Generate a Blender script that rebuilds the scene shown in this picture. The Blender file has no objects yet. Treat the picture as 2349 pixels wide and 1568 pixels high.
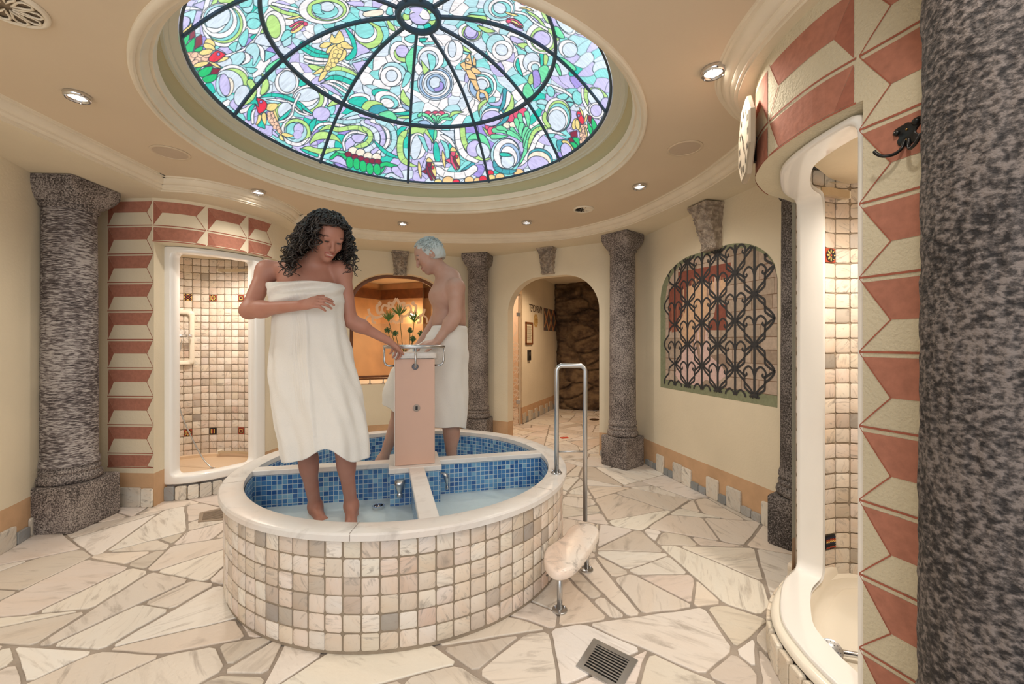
import bpy, bmesh, math, random
import numpy as np
from mathutils import Vector, Matrix, geometry, noise
from math import sin, cos, pi, sqrt, radians, atan2, hypot
R = random.Random(7)
SC = bpy.context.scene
C = SC.collection
# ---------------------------------------------------------------- camera
CAMZ = 1.2; FPX = 960.0; CX, CY = 1174.5, 784.0
cam = bpy.data.cameras.new('camera'); cam.sensor_width = 36.0; cam.lens = FPX/2349*36
cam.clip_start = .02
camo = bpy.data.objects.new('camera', cam); C.objects.link(camo)
camo.location = (0, 0, CAMZ); camo.rotation_euler = (radians(90), 0, 0)
SC.camera = camo
# ---------------------------------------------------------------- view, world, lights
SC.view_settings.view_transform = 'Standard'; SC.view_settings.look = 'None'
SC.view_settings.gamma = 1; SC.view_settings.use_curve_mapping = False
SC.view_settings.exposure = 0.40
SC.cycles.use_denoising = True; SC.cycles.use_adaptive_sampling = True; SC.cycles.adaptive_threshold = .02
SC.cycles.max_bounces = 8; SC.cycles.diffuse_bounces = 4; SC.cycles.glossy_bounces = 3; SC.cycles.sample_clamp_indirect = 4
w = bpy.data.worlds.new('world'); SC.world = w; w.use_nodes = True
w.node_tree.nodes['Background'].inputs[0].default_value = (.96, .98, 1, 1)
w.node_tree.nodes['Background'].inputs[1].default_value = .75
def area(name, loc, rot, size, power, col, sy=None):
    l = bpy.data.lights.new(name, 'AREA'); l.energy = power; l.color = col; l.size = size
    if sy: l.shape = 'RECTANGLE'; l.size_y = sy
    o = bpy.data.objects.new(name, l); C.objects.link(o); o.location = loc; o.rotation_euler = rot
    return o
def spot(name, loc, power, col=(1, .78, .55), ang=110, blend=.7, tgt=None, rad=.03):
    l = bpy.data.lights.new(name, 'SPOT'); l.energy = power; l.color = col
    l.spot_size = radians(ang); l.spot_blend = blend; l.shadow_soft_size = rad
    o = bpy.data.objects.new(name, l); C.objects.link(o); o.location = loc
    if tgt:
        d = Vector(tgt)-Vector(loc); o.rotation_euler = d.to_track_quat('-Z', 'Y').to_euler()
    return o
def point(name, loc, power, col=(1, .75, .5), rad=.05):
    l = bpy.data.lights.new(name, 'POINT'); l.energy = power; l.color = col; l.shadow_soft_size = rad
    o = bpy.data.objects.new(name, l); C.objects.link(o); o.location = loc; return o
WARM = (1, .915, .81)
DL = [(-1.986, 1.913), (-1.90, 3.135), (-1.036, 3.97), (.137, 3.93), (.92, 3.02), (.836, 1.738)]
for i, (x, y) in enumerate(DL): spot('downlight_lamp', (x, y, 2.30), 17, WARM, 150, 1.0)
# ceiling lamps behind the photographer, in the same ring of downlights
for x, y in [(-1.3, .2), (.1, -.3), (-2.1, .6), (.62, .62)]: spot('downlight_lamp', (x, y, 2.30), 13, WARM, 150, 1.0)
area('fill_light', (-.3, -1.6, 1.9), (radians(70), 0, 0), 2.2, 17, (1, .97, .95), 1.2)  # added neutral fill from behind the camera, stands for no known lamp
spot('shower_lamp', (-2.55, 3.62, 1.96), 36, (1, .86, .72), 160, 1, rad=.05)
spot('shower_lamp', (1.5, 1.5, 1.90), 36, (1, .88, .74), 160, 1, rad=.05)
spot('lobby_lamp', (.75, 5.75, 2.2), 62, (1, .72, .48), 150, 1)
point('sauna_lamp', (-.4, 6.9, 2.0), 16, (1, .82, .68))
#point('alcove_lamp', (-1.3, 5.5, 1.35), 20, (1, .74, .45), .06)
spot('alcove_lamp', (-1.5, 5.35, 1.97), 34, (1, .84, .66), 140, 1)
# ---------------------------------------------------------------- helpers
def W(x, y, z=0.0):
    Y = FPX*(CAMZ-z)/(y-CY); return Vector(((x-CX)/FPX*Y, Y, z))
def D(x, y, Y): return Vector(((x-CX)/FPX*Y, Y, CAMZ-(y-CY)/FPX*Y))
def tag(o, label=None, cat=None, group=None, kind=None):
    if label: o['label'] = label
    if cat: o['category'] = cat
    if group: o['group'] = group
    if kind: o['kind'] = kind
    return o
def thing(name, loc, label, cat, group=None, rz=0):
    o = bpy.data.objects.new(name, None); C.objects.link(o); o.location = loc; o.rotation_euler = (0, 0, rz)
    o.empty_display_size = .1
    return tag(o, label, cat, group)
def wloc(o):
    v = Vector((0, 0, 0))
    while o is not None: v += Vector(o.location); o = o.parent
    return v
class M:
    """collects geometry in world metres"""
    def __init__(s): s.v = []; s.f = []; s.m = []; s.c = None; s.uv = None; s.fc = []; s.cur = 0; s.col = None
    def add(s, vs, fs, col=None):
        b = len(s.v); s.v.extend([tuple(p) for p in vs])
        for f in fs:
            s.f.append(tuple(i+b for i in f)); s.m.append(s.cur); s.fc.append(col or s.col or (1, 1, 1))
        return s
    def box(s, c, d, rz=0, bev=0, col=None):
        cx, cy, cz = c; dx, dy, dz = d[0]/2, d[1]/2, d[2]/2
        ca, sa = cos(rz), sin(rz); vs = []
        if bev <= 0:
            for z in (-dz, dz):
                for x, y in ((-dx, -dy), (dx, -dy), (dx, dy), (-dx, dy)): vs.append((cx+x*ca-y*sa, cy+x*sa+y*ca, cz+z))
            return s.add(vs, [(3, 2, 1, 0), (4, 5, 6, 7), (0, 1, 5, 4), (1, 2, 6, 5), (2, 3, 7, 6), (3, 0, 4, 7)], col)
        b = bev; rings = [(dx-b, dy-b, -dz), (dx, dy, -dz+b), (dx, dy, dz-b), (dx-b, dy-b, dz)]
        for ax, ay, z in rings:
            for sx, sy in ((-1, -1), (1, -1), (1, 1), (-1, 1)):
                for k in (0, 1):
                    if ax < dx: x, y = sx*ax, sy*ay
                    else:
                        if (k == 0) == (sx*sy > 0): x, y = sx*dx, sy*(dy-b)
                        else: x, y = sx*(dx-b), sy*dy
                    vs.append((cx+x*ca-y*sa, cy+x*sa+y*ca, cz+z))
        fs = [tuple(range(7, -1, -1)), tuple(range(24, 32))]
        for r in range(3):
            for i in range(8): j = (i+1) % 8; fs.append((r*8+i, r*8+j, r*8+8+j, r*8+8+i))
        return s.add(vs, fs, col)
    def rings(s, rs, closed=True, cap0=False, cap1=False, col=None):
        n = len(rs[0]); vs = [p for r in rs for p in r]; fs = []
        m = n if closed else n-1
        for a in range(len(rs)-1):
            for i in range(m): j = (i+1) % n; fs.append((a*n+i, a*n+j, (a+1)*n+j, (a+1)*n+i))
        if cap0: fs.append(tuple(range(n-1, -1, -1)))
        if cap1: fs.append(tuple(range((len(rs)-1)*n, len(rs)*n)))
        return s.add(vs, fs, col)
    def lathe(s, c, prof, n=32, cap0=True, cap1=True, col=None, ax='z'):
        rs = []
        for r, z in prof:
            ring = []
            for i in range(n):
                a = 2*pi*i/n; x, y = r*cos(a), r*sin(a)
                if ax == 'z': p = (c[0]+x, c[1]+y, c[2]+z)
                elif ax == 'x': p = (c[0]+z, c[1]+x, c[2]+y)
                else: p = (c[0]+y, c[1]+z, c[2]+x)
                ring.append(p)
            rs.append(ring)
        return s.rings(rs, True, cap0, cap1, col)
    def tube(s, path, r, n=8, closed=False, caps=True, col=None):
        path = [Vector(p) for p in path]; N = len(path); rs = []
        rr = r if hasattr(r, '__len__') else [r]*N
        up = None
        for i, p in enumerate(path):
            a = path[(i-1) % N] if (i > 0 or closed) else p; b = path[(i+1) % N] if (i < N-1 or closed) else p
            t = (b-a).normalized()
            if up is None:
                up = Vector((0, 0, 1)) if abs(t.z) < .9 else Vector((1, 0, 0))
            u = (up-t*up.dot(t)).normalized(); up = u; v = t.cross(u)
            rs.append([p+(u*cos(2*pi*k/n)+v*sin(2*pi*k/n))*rr[i] for k in range(n)])
        if closed: rs.append(rs[0])
        return s.rings(rs, True, caps and not closed, caps and not closed, col)
    def prism(s, pts, z0, z1, bev=0, col=None):
        pts = [tuple(p[:2]) for p in pts]; n = len(pts)
        cx = sum(p[0] for p in pts)/n; cy = sum(p[1] for p in pts)/n
        def ins(b):
            o = []
            for i in range(n):
                p = Vector(pts[i]); a = (p-Vector(pts[i-1])); c = (Vector(pts[(i+1) % n])-p)
                if a.length < 1e-7 or c.length < 1e-7: o.append(tuple(p)); continue
                a.normalize(); c.normalize(); m = Vector((-(a.y+c.y), a.x+c.x)); L = m.length
                m = m/L if L > 1e-4 else Vector((-a.y, a.x)); o.append(tuple(p+m*b))
            return o
        if bev: rs = [[(x, y, z0) for x, y in pts], [(x, y, z1-bev) for x, y in pts], [(x, y, z1-bev*.3) for x, y in ins(bev*.35)], [(x, y, z1) for x, y in ins(bev)]]
        else: rs = [[(x, y, z0) for x, y in pts], [(x, y, z1) for x, y in pts]]
        return s.rings(rs, True, True, True, col)
def obj(name, mb, mats, parent=None, smooth=False, origin=None, label=None, ang=None):
    """link one mesh object from an M builder"""
    me = bpy.data.meshes.new(name)
    off = wloc(parent) if parent is not None else Vector(origin or (0, 0, 0))
    v = np.array(mb.v, dtype=np.float32).reshape(-1, 3)-np.array(off, dtype=np.float32)
    me.from_pydata(v.tolist(), [], mb.f)
    if not isinstance(mats, (list, tuple)): mats = [mats]
    for m in mats: me.materials.append(m)
    if len(mats) > 1: me.polygons.foreach_set('material_index', mb.m)
    if any(c != (1, 1, 1) for c in mb.fc):
        at = me.color_attributes.new('col', 'FLOAT_COLOR', 'CORNER')
        cc = []
        for p in me.polygons:
            c = mb.fc[p.index]; cc.extend([c[0], c[1], c[2], 1]*p.loop_total)
        at.data.foreach_set('color', cc)
    if mb.uv is not None:
        ul = me.uv_layers.new(name='uv'); li = np.zeros(len(me.loops), dtype=np.int32); me.loops.foreach_get('vertex_index', li)
        ul.data.foreach_set('uv', np.array(mb.uv, dtype=np.float32)[li].ravel())
    me.validate(); me.update()
    if smooth:
        if ang is None: me.shade_smooth()
        else: me.set_sharp_from_angle(angle=radians(ang)) if not me.shade_smooth() else 0
    o = bpy.data.objects.new(name, me); C.objects.link(o)
    if parent is not None: o.parent = parent
    else: o.location = off
    if label: o['label'] = label
    return o
def struct(name, mb, mats, smooth=False, ang=None):
    o = obj(name, mb, mats, None, smooth, None, None, ang); o['kind'] = 'structure'; return o
def cat(P, n=8, closed=False):
    P = [Vector(p) for p in P]; N = len(P); out = []
    for i in range(N if closed else N-1):
        g = (lambda k: P[k % N]) if closed else (lambda k: P[max(0, min(N-1, k))])
        a, b, c, d = g(i-1), g(i), g(i+1), g(i+2)
        for k in range(n):
            t = k/n
            out.append(.5*((2*b)+(-a+c)*t+(2*a-5*b+4*c-d)*t*t+(-a+3*b-3*c+d)*t**3))
    if not closed: out.append(P[-1].copy())
    return out
def arclen(P):
    s = [0.0]
    for a, b in zip(P[:-1], P[1:]): s.append(s[-1]+(Vector(b)-Vector(a)).length)
    return s
class Curve:
    """plan curve with arclength lookup; n points to the room side"""
    def __init__(s, pts, side=1, smooth=10):
        s.p = [Vector((p[0], p[1])) for p in (cat([(a, b, 0) for a, b in pts], smooth) if smooth else pts)]
        s.s = arclen(s.p); s.L = s.s[-1]; s.side = side
    def at(s, u, off=0):
        u = max(0, min(s.L, u))
        i = 0
        import bisect
        i = min(len(s.s)-2, max(0, bisect.bisect_right(s.s, u)-1))
        t = (u-s.s[i])/max(1e-9, s.s[i+1]-s.s[i]); p = s.p[i].lerp(s.p[i+1], t)
        a = s.p[max(0, i-0)]; b = s.p[i+1]
        def nn(k):
            k = max(0, min(len(s.p)-2, k)); d = s.p[k+1]-s.p[k]; return Vector((d.y, -d.x)).normalized()
        n0 = (nn(i-1)+nn(i)); n1 = (nn(i)+nn(i+1)); n = n0.lerp(n1, t).normalized()*s.side
        return Vector((p.x+n.x*off, p.y+n.y*off))
    def strip(s, mb, u0, u1, z0, z1, off=0, n=None, uv=False):
        n = n or max(1, int((u1-u0)/.04))
        rs = [[(*s.at(u0+(u1-u0)*i/n, off), z) for i in range(n+1)] for z in (z0, z1)]
        mb.rings(rs, False)
# ---------------------------------------------------------------- materials
def mat(name): 
    m = bpy.data.materials.new(name); m.use_nodes = True; return m, m.node_tree.nodes, m.node_tree.links, m.node_tree.nodes['Principled BSDF']
def rgb(h):
    h = h.lstrip('#'); c = [int(h[i:i+2], 16)/255 for i in (0, 2, 4)]
    return tuple(((x+.055)/1.055)**2.4 if x > .04045 else x/12.92 for x in c)
def plain(name, col, rough=.5, metal=0, bump=0, bscale=40, var=0, vscale=3, **kw):
    m, N, L, b = mat(name); b.inputs['Base Color'].default_value = (*col, 1); b.inputs['Roughness'].default_value = rough
    b.inputs['Metallic'].default_value = metal
    for k, v in kw.items(): b.inputs[k.replace('_', ' ')].default_value = v
    tc = N.new('ShaderNodeTexCoord')
    if var:
        no = N.new('ShaderNodeTexNoise'); no.inputs['Scale'].default_value = vscale; no.inputs['Detail'].default_value = 6
        L.new(tc.outputs['Object'], no.inputs['Vector'])
        mr = N.new('ShaderNodeMapRange'); mr.inputs[1].default_value = .3; mr.inputs[2].default_value = .7
        mr.inputs[3].default_value = 1-var; mr.inputs[4].default_value = 1+var; L.new(no.outputs[0], mr.inputs[0])
        mx = N.new('ShaderNodeVectorMath'); mx.operation = 'SCALE'; mx.inputs[0].default_value = col; L.new(mr.outputs[0], mx.inputs['Scale'])
        L.new(mx.outputs[0], b.inputs['Base Color'])
    if bump:
        n2 = N.new('ShaderNodeTexNoise'); n2.inputs['Scale'].default_value = bscale; n2.inputs['Detail'].default_value = 4
        L.new(tc.outputs['Object'], n2.inputs['Vector'])
        bp = N.new('ShaderNodeBump'); bp.inputs['Strength'].default_value = bump; bp.inputs['Distance'].default_value = .01
        L.new(n2.outputs[0], bp.inputs['Height']); L.new(bp.outputs[0], b.inputs['Normal'])
    return m
def ramp(N, stops, interp='LINEAR'):
    r = N.new('ShaderNodeValToRGB'); r.color_ramp.interpolation = interp; e = r.color_ramp.elements
    while len(e) < len(stops): e.new(.5)
    for k, (p, c) in enumerate(stops): e[k].position = p; e[k].color = (*c, 1)
    return r
def granite(name, dark, mid, light, scale=220, streak=(1, 1, 1), rough=.75, bump=.6, cont=0.0):
    m, N, L, b = mat(name); tc = N.new('ShaderNodeTexCoord'); mp = N.new('ShaderNodeMapping'); mp.inputs['Scale'].default_value = streak
    L.new(tc.outputs['Object'], mp.inputs['Vector'])
    n = N.new('ShaderNodeTexNoise'); n.inputs['Scale'].default_value = scale; n.inputs['Detail'].default_value = 3; n.inputs['Roughness'].default_value = .6
    L.new(mp.outputs[0], n.inputs['Vector'])
    n2 = N.new('ShaderNodeTexNoise'); n2.inputs['Scale'].default_value = 5; n2.inputs['Detail'].default_value = 3; L.new(tc.outputs['Object'], n2.inputs['Vector'])
    ad = N.new('ShaderNodeMath'); ad.operation = 'MULTIPLY_ADD'; L.new(n2.outputs[0], ad.inputs[0]); ad.inputs[1].default_value = .35; 
    sb = N.new('ShaderNodeMath'); sb.operation = 'SUBTRACT'; L.new(n.outputs[0], sb.inputs[0]); sb.inputs[1].default_value = .175+cont; L.new(sb.outputs[0], ad.inputs[2])
    r = ramp(N, [(.38, dark), (.5, mid), (.62, light)]); L.new(ad.outputs[0], r.inputs[0]); L.new(r.outputs[0], b.inputs['Base Color'])
    b.inputs['Roughness'].default_value = rough
    bp = N.new('ShaderNodeBump'); bp.inputs['Strength'].default_value = bump; bp.inputs['Distance'].default_value = .006
    L.new(n.outputs[0], bp.inputs['Height']); L.new(bp.outputs[0], b.inputs['Normal'])
    return m
def marble(name, vein=(.32, .30, .28), warm=(1, .82, .68), rough=.35, vs=6, amt=.55, attr=True, base=(.8, .7, .6), stretch=(1, 4, 1), bump=.1, spec=.5):
    """stone whose face tint comes from the colour attribute, with soft veins"""
    m, N, L, b = mat(name); tc = N.new('ShaderNodeTexCoord')
    if attr:
        at = N.new('ShaderNodeAttribute'); at.attribute_name = 'col'; bc = at.outputs['Color']
    else:
        c = N.new('ShaderNodeRGB'); c.outputs[0].default_value = (*base, 1); bc = c.outputs[0]
    # per-stone rotation of the veins from the tint itself
    vr = N.new('ShaderNodeVectorRotate'); vr.rotation_type = 'EULER_XYZ'; L.new(tc.outputs['Object'], vr.inputs['Vector'])
    sc = N.new('ShaderNodeVectorMath'); sc.operation = 'SCALE'; sc.inputs['Scale'].default_value = 60 if attr else 1; L.new(bc, sc.inputs[0]); L.new(sc.outputs[0], vr.inputs['Rotation'])
    mp = N.new('ShaderNodeMapping'); mp.inputs['Scale'].default_value = stretch; L.new(vr.outputs[0], mp.inputs['Vector'])
    no = N.new('ShaderNodeTexNoise'); no.inputs['Scale'].default_value = vs; no.inputs['Detail'].default_value = 9; no.inputs['Roughness'].default_value = .62; no.inputs['Distortion'].default_value = .7
    L.new(mp.outputs[0], no.inputs['Vector'])
    r = ramp(N, [(.3, (1, 1, 1)), (.44, (0, 0, 0)), (.56, (0, 0, 0)), (.75, (.8, .8, .8))]); L.new(no.outputs[0], r.inputs[0])
    n2 = N.new('ShaderNodeTexNoise'); n2.inputs['Scale'].default_value = vs*.5; n2.inputs['Detail'].default_value = 5; L.new(mp.outputs[0], n2.inputs['Vector'])
    r2 = ramp(N, [(.42, (1, 1, 1)), (.68, warm)]); L.new(n2.outputs[0], r2.inputs[0])
    mul = N.new('ShaderNodeMix'); mul.data_type = 'RGBA'; mul.blend_type = 'MULTIPLY'; mul.inputs[0].default_value = .6; L.new(bc, mul.inputs[6]); L.new(r2.outputs[0], mul.inputs[7])
    fm = N.new('ShaderNodeMath'); fm.operation = 'MULTIPLY'; fm.inputs[1].default_value = amt; L.new(r.outputs[0], fm.inputs[0])
    mx = N.new('ShaderNodeMix'); mx.data_type = 'RGBA'; L.new(fm.outputs[0], mx.inputs[0]); L.new(mul.outputs[2], mx.inputs[6]); mx.inputs[7].default_value = (*vein, 1)
    L.new(mx.outputs[2], b.inputs['Base Color']); b.inputs['Roughness'].default_value = rough; b.inputs['Specular IOR Level'].default_value = spec
    bp = N.new('ShaderNodeBump'); bp.inputs['Strength'].default_value = bump; bp.inputs['Distance'].default_value = .004
    n3 = N.new('ShaderNodeTexNoise'); n3.inputs['Scale'].default_value = 60; n3.inputs['Detail'].default_value = 4; L.new(tc.outputs['Object'], n3.inputs['Vector'])
    L.new(n3.outputs[0], bp.inputs['Height']); L.new(bp.outputs[0], b.inputs['Normal'])
    return m
def attrmat(name, rough=.6, var=.12, scale=30, bump=.15):
    m, N, L, b = mat(name); at = N.new('ShaderNodeAttribute'); at.attribute_name = 'col'; tc = N.new('ShaderNodeTexCoord')
    no = N.new('ShaderNodeTexNoise'); no.inputs['Scale'].default_value = scale; no.inputs['Detail'].default_value = 6; L.new(tc.outputs['Object'], no.inputs['Vector'])
    mr = N.new('ShaderNodeMapRange'); mr.inputs[1].default_value = .3; mr.inputs[2].default_value = .7; mr.inputs[3].default_value = 1-var; mr.inputs[4].default_value = 1+var
    L.new(no.outputs[0], mr.inputs[0]); sc = N.new('ShaderNodeVectorMath'); sc.operation = 'SCALE'; L.new(at.outputs['Color'], sc.inputs[0]); L.new(mr.outputs[0], sc.inputs['Scale'])
    L.new(sc.outputs[0], b.inputs['Base Color']); b.inputs['Roughness'].default_value = rough
    bp = N.new('ShaderNodeBump'); bp.inputs['Strength'].default_value = bump; bp.inputs['Distance'].default_value = .005
    L.new(no.outputs[0], bp.inputs['Height']); L.new(bp.outputs[0], b.inputs['Normal'])
    return m
def mosaic(name, p=.0275):
    """small blue glass tiles in UV metres with pale grout"""
    m, N, L, b = mat(name); uv = N.new('ShaderNodeUVMap'); uv.uv_map = 'uv'
    sc = N.new('ShaderNodeVectorMath'); sc.operation = 'SCALE'; sc.inputs['Scale'].default_value = 1/p; L.new(uv.outputs[0], sc.inputs[0])
    fl = N.new('ShaderNodeVectorMath'); fl.operation = 'FLOOR'; L.new(sc.outputs[0], fl.inputs[0])
    fr = N.new('ShaderNodeVectorMath'); fr.operation = 'FRACTION'; L.new(sc.outputs[0], fr.inputs[0])
    wn = N.new('ShaderNodeTexWhiteNoise'); wn.noise_dimensions = '2D'; L.new(fl.outputs[0], wn.inputs['Vector'])
    r = ramp(N, [(0, rgb('#2a5797')), (.3, rgb('#3f73ae')), (.6, rgb('#4f86bb')), (.85, rgb('#6a9fc8')), (1, rgb('#8cbad4'))]); L.new(wn.outputs[0], r.inputs[0])
    sx = N.new('ShaderNodeSeparateXYZ'); L.new(fr.outputs[0], sx.inputs[0])
    def edge(o):
        a = N.new('ShaderNodeMath'); a.operation = 'SUBTRACT'; L.new(o, a.inputs[0]); a.inputs[1].default_value = .5
        c = N.new('ShaderNodeMath'); c.operation = 'ABSOLUTE'; L.new(a.outputs[0], c.inputs[0]); return c.outputs[0]
    mx = N.new('ShaderNodeMath'); mx.operation = 'MAXIMUM'; L.new(edge(sx.outputs[0]), mx.inputs[0]); L.new(edge(sx.outputs[1]), mx.inputs[1])
    gt = N.new('ShaderNodeMapRange'); gt.inputs[1].default_value = .425; gt.inputs[2].default_value = .455; L.new(mx.outputs[0], gt.inputs[0])
    mi = N.new('ShaderNodeMix'); mi.data_type = 'RGBA'; L.new(gt.outputs[0], mi.inputs[0]); L.new(r.outputs[0], mi.inputs[6]); mi.inputs[7].default_value = (*rgb('#c2d3da'), 1)
    L.new(mi.outputs[2], b.inputs['Base Color']); ro = N.new('ShaderNodeMapRange'); ro.inputs[3].default_value = .18; ro.inputs[4].default_value = .7; L.new(gt.outputs[0], ro.inputs[0]); L.new(ro.outputs[0], b.inputs['Roughness'])
    bp = N.new('ShaderNodeBump'); bp.invert = True; bp.inputs['Strength'].default_value = .5; bp.inputs['Distance'].default_value = .002; L.new(gt.outputs[0], bp.inputs['Height']); L.new(bp.outputs[0], b.inputs['Normal'])
    return m
MT = {}
MT['wall'] = plain('cream_plaster', rgb('#e9dcc2'), .85, bump=.15, bscale=60, var=.05, vscale=2)
MT['ceil'] = plain('ceiling_plaster', rgb('#e0cdb2'), .85, bump=.05, bscale=60, var=.03, vscale=1.5)
MT['mold'] = plain('molding_plaster', rgb('#eee2cc'), .6, bump=.05, bscale=20, var=.05, vscale=6)
MT['dado'] = plain('ochre_dado', rgb('#d2ab85'), .8, bump=.1, bscale=60, var=.1, vscale=8)
MT['cream'] = plain('rough_cream_render', rgb('#d6ccb2'), .9, bump=.5, bscale=110, var=.05)
MT['acryl'] = plain('white_acrylic', rgb('#faf8f4'), .12, bump=0)
MT['acryl'].node_tree.nodes['Principled BSDF'].inputs['Coat Weight'].default_value = .5
MT['tray'] = plain('cream_acrylic', rgb('#f6efe0'), .2)
MT['steel'] = plain('brushed_steel', (.55, .56, .57), .28, 1)
MT['chrome'] = plain('chrome', (.7, .7, .72), .1, 1)
MT['dsteel'] = plain('dark_steel', (.12, .12, .13), .4, 1)
MT['black'] = plain('black_iron', (.015, .015, .015), .35, .3, bump=.2)
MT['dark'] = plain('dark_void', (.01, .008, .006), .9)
MT['gran_l'] = granite('streaked_granite', rgb('#3d3637'), rgb('#756c6b'), rgb('#b7b0ad'), 80, (.35, .35, 1.9), bump=.9, cont=-.02)
MT['gran'] = granite('speckled_granite', rgb('#3f3937'), rgb('#807672'), rgb('#b0a69f'), 120, bump=.7)
MT['gran_d'] = granite('dark_granite', rgb('#2b2726'), rgb('#57504e'), rgb('#8d8683'), 130, bump=.7)
MT['gran_n'] = granite('coarse_granite', rgb('#232021'), rgb('#514b49'), rgb('#7f7672'), 70, (1, 1, 1.3), bump=.8, cont=.0)
MT['tile'] = marble('tumbled_marble_tile', vein=rgb('#948b82'), warm=(1, .90, .82), rough=.45, vs=13, amt=.8)
MT['slab'] = marble('paving_marble', vein=rgb('#a09488'), warm=(1, .95, .90), rough=.4, vs=3.4, amt=.75, stretch=(1, 6, 1), bump=.35)
MT['rim'] = marble('polished_white_marble', vein=rgb('#9a928c'), warm=(1, .87, .79), rough=.28, vs=2.2, amt=.45, attr=False, base=rgb('#e3e1de'), stretch=(1, 2.5, 3))
MT['seat'] = marble('pink_veined_marble', vein=rgb('#8a827c'), warm=(1, .80, .68), rough=.25, vs=6, amt=.9, attr=False, base=rgb('#f2e9e0'), stretch=(3.4, .9, 1))
MT['grout'] = plain('tile_grout', rgb('#9a8c7a'), .9, bump=.3, bscale=150, var=.12, vscale=20)
MT['fgrout'] = plain('floor_grout', rgb('#a3978b'), .85, bump=.3, bscale=150, var=.2, vscale=6)
MT['mosaic'] = mosaic('blue_mosaic')
MT['quoin'] = attrmat('painted_stonework', .9, .12, 45, .3)
MT['attr'] = attrmat('painted_colours', .7, .05, 20, .05)
MT['wood'] = plain('stained_wood', rgb('#7a4a28'), .4, var=.25, vscale=12)
# ================================================================ the setting
SOF, CEI = 2.25, 2.33
# ---- crazy paving floor
def split_poly(poly, out, depth=0):
    n = len(poly); A = 0; cx = cy = 0
    for i in range(n):
        a, b = poly[i], poly[(i+1) % n]; k = a[0]*b[1]-b[0]*a[1]; A += k; cx += (a[0]+b[0])*k; cy += (a[1]+b[1])*k
    A /= 2
    if abs(A) < 1e-5: return
    cx /= 6*A; cy /= 6*A; A = abs(A)
    lim = R.choice([.03, .06, .1, .14, .2, .26])
    if A < .012 or (A < lim and depth > 5): out.append(poly); return
    # cut roughly across the longest extent
    best = max(((poly[i][0]-poly[j][0])**2+(poly[i][1]-poly[j][1])**2, i, j) for i in range(n) for j in range(i))
    d = atan2(poly[best[1]][1]-poly[best[2]][1], poly[best[1]][0]-poly[best[2]][0])+pi/2+R.gauss(0, .42)
    L = sqrt(best[0]); t = R.uniform(-.22, .22)*L
    px = cx+cos(d-pi/2)*t; py = cy+sin(d-pi/2)*t; nx, ny = -sin(d), cos(d)
    side = [(p[0]-px)*nx+(p[1]-py)*ny for p in poly]; A1, B1 = [], []
    for i in range(n):
        p, q = poly[i], poly[(i+1) % n]; s, u = side[i], side[(i+1) % n]
        (A1 if s >= 0 else B1).append(p)
        if s*u < 0:
            k = s/(s-u); x = (p[0]+(q[0]-p[0])*k, p[1]+(q[1]-p[1])*k); A1.append(x); B1.append(x)
    for P_ in (A1, B1):
        if len(P_) > 2: split_poly(P_, out, depth+1)
stones = []
sites = [(R.uniform(-4.4, 3.6), R.uniform(0, 8.8)) for _ in range(95)]
for i, a in enumerate(sites):
    cell = [(-4.2, .2), (3.4, .2), (3.4, 8.6), (-4.2, 8.6)]
    for j, b in enumerate(sites):
        if i == j or not cell: continue
        mx, my = (a[0]+b[0])/2, (a[1]+b[1])/2; nx, ny = a[0]-b[0], a[1]-b[1]; o = []
        for k in range(len(cell)):
            p, q = cell[k], cell[(k+1) % len(cell)]; s = (p[0]-mx)*nx+(p[1]-my)*ny; u = (q[0]-mx)*nx+(q[1]-my)*ny
            if s >= 0: o.append(p)
            if s*u < 0: t = s/(s-u); o.append((p[0]+(q[0]-p[0])*t, p[1]+(q[1]-p[1])*t))
        cell = o
    if len(cell) > 2: split_poly(cell, stones, 3)
def clip_in(poly, b):
    """inset a convex polygon by b with half planes"""
    n = len(poly); A = sum(poly[i][0]*poly[(i+1) % n][1]-poly[(i+1) % n][0]*poly[i][1] for i in range(n))
    if A < 0: poly = poly[::-1]
    res = list(poly)
    for i in range(n):
        a, c = poly[i], poly[(i+1) % n]; dx, dy = c[0]-a[0], c[1]-a[1]; l = hypot(dx, dy)
        if l < 1e-6: continue
        bb = b*R.uniform(.6, 1.6); nx, ny = -dy/l, dx/l; o = []
        for k in range(len(res)):
            p, q = res[k], res[(k+1) % len(res)]
            s = (p[0]-a[0])*nx+(p[1]-a[1])*ny-bb; u = (q[0]-a[0])*nx+(q[1]-a[1])*ny-bb
            if s >= 0: o.append(p)
            if s*u < 0: t = s/(s-u); o.append((p[0]+(q[0]-p[0])*t, p[1]+(q[1]-p[1])*t))
        res = o
        if len(res) < 3: return []
    return res
fl = M(); fl.add([(-4.2, -1.2, -.006), (3.4, -1.2, -.006), (3.4, 8.6, -.006), (-4.2, 8.6, -.006)], [(0, 1, 2, 3)], (.6, .5, .42))
fl.cur = 1
SP = [rgb(c) for c in ('#ece5dc', '#f1ebe3', '#e8dfd4', '#e0d7cb', '#ebe0d6', '#e6d9cd', '#f3eee7', '#e4dbd0', '#d9cfc4')]
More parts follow.
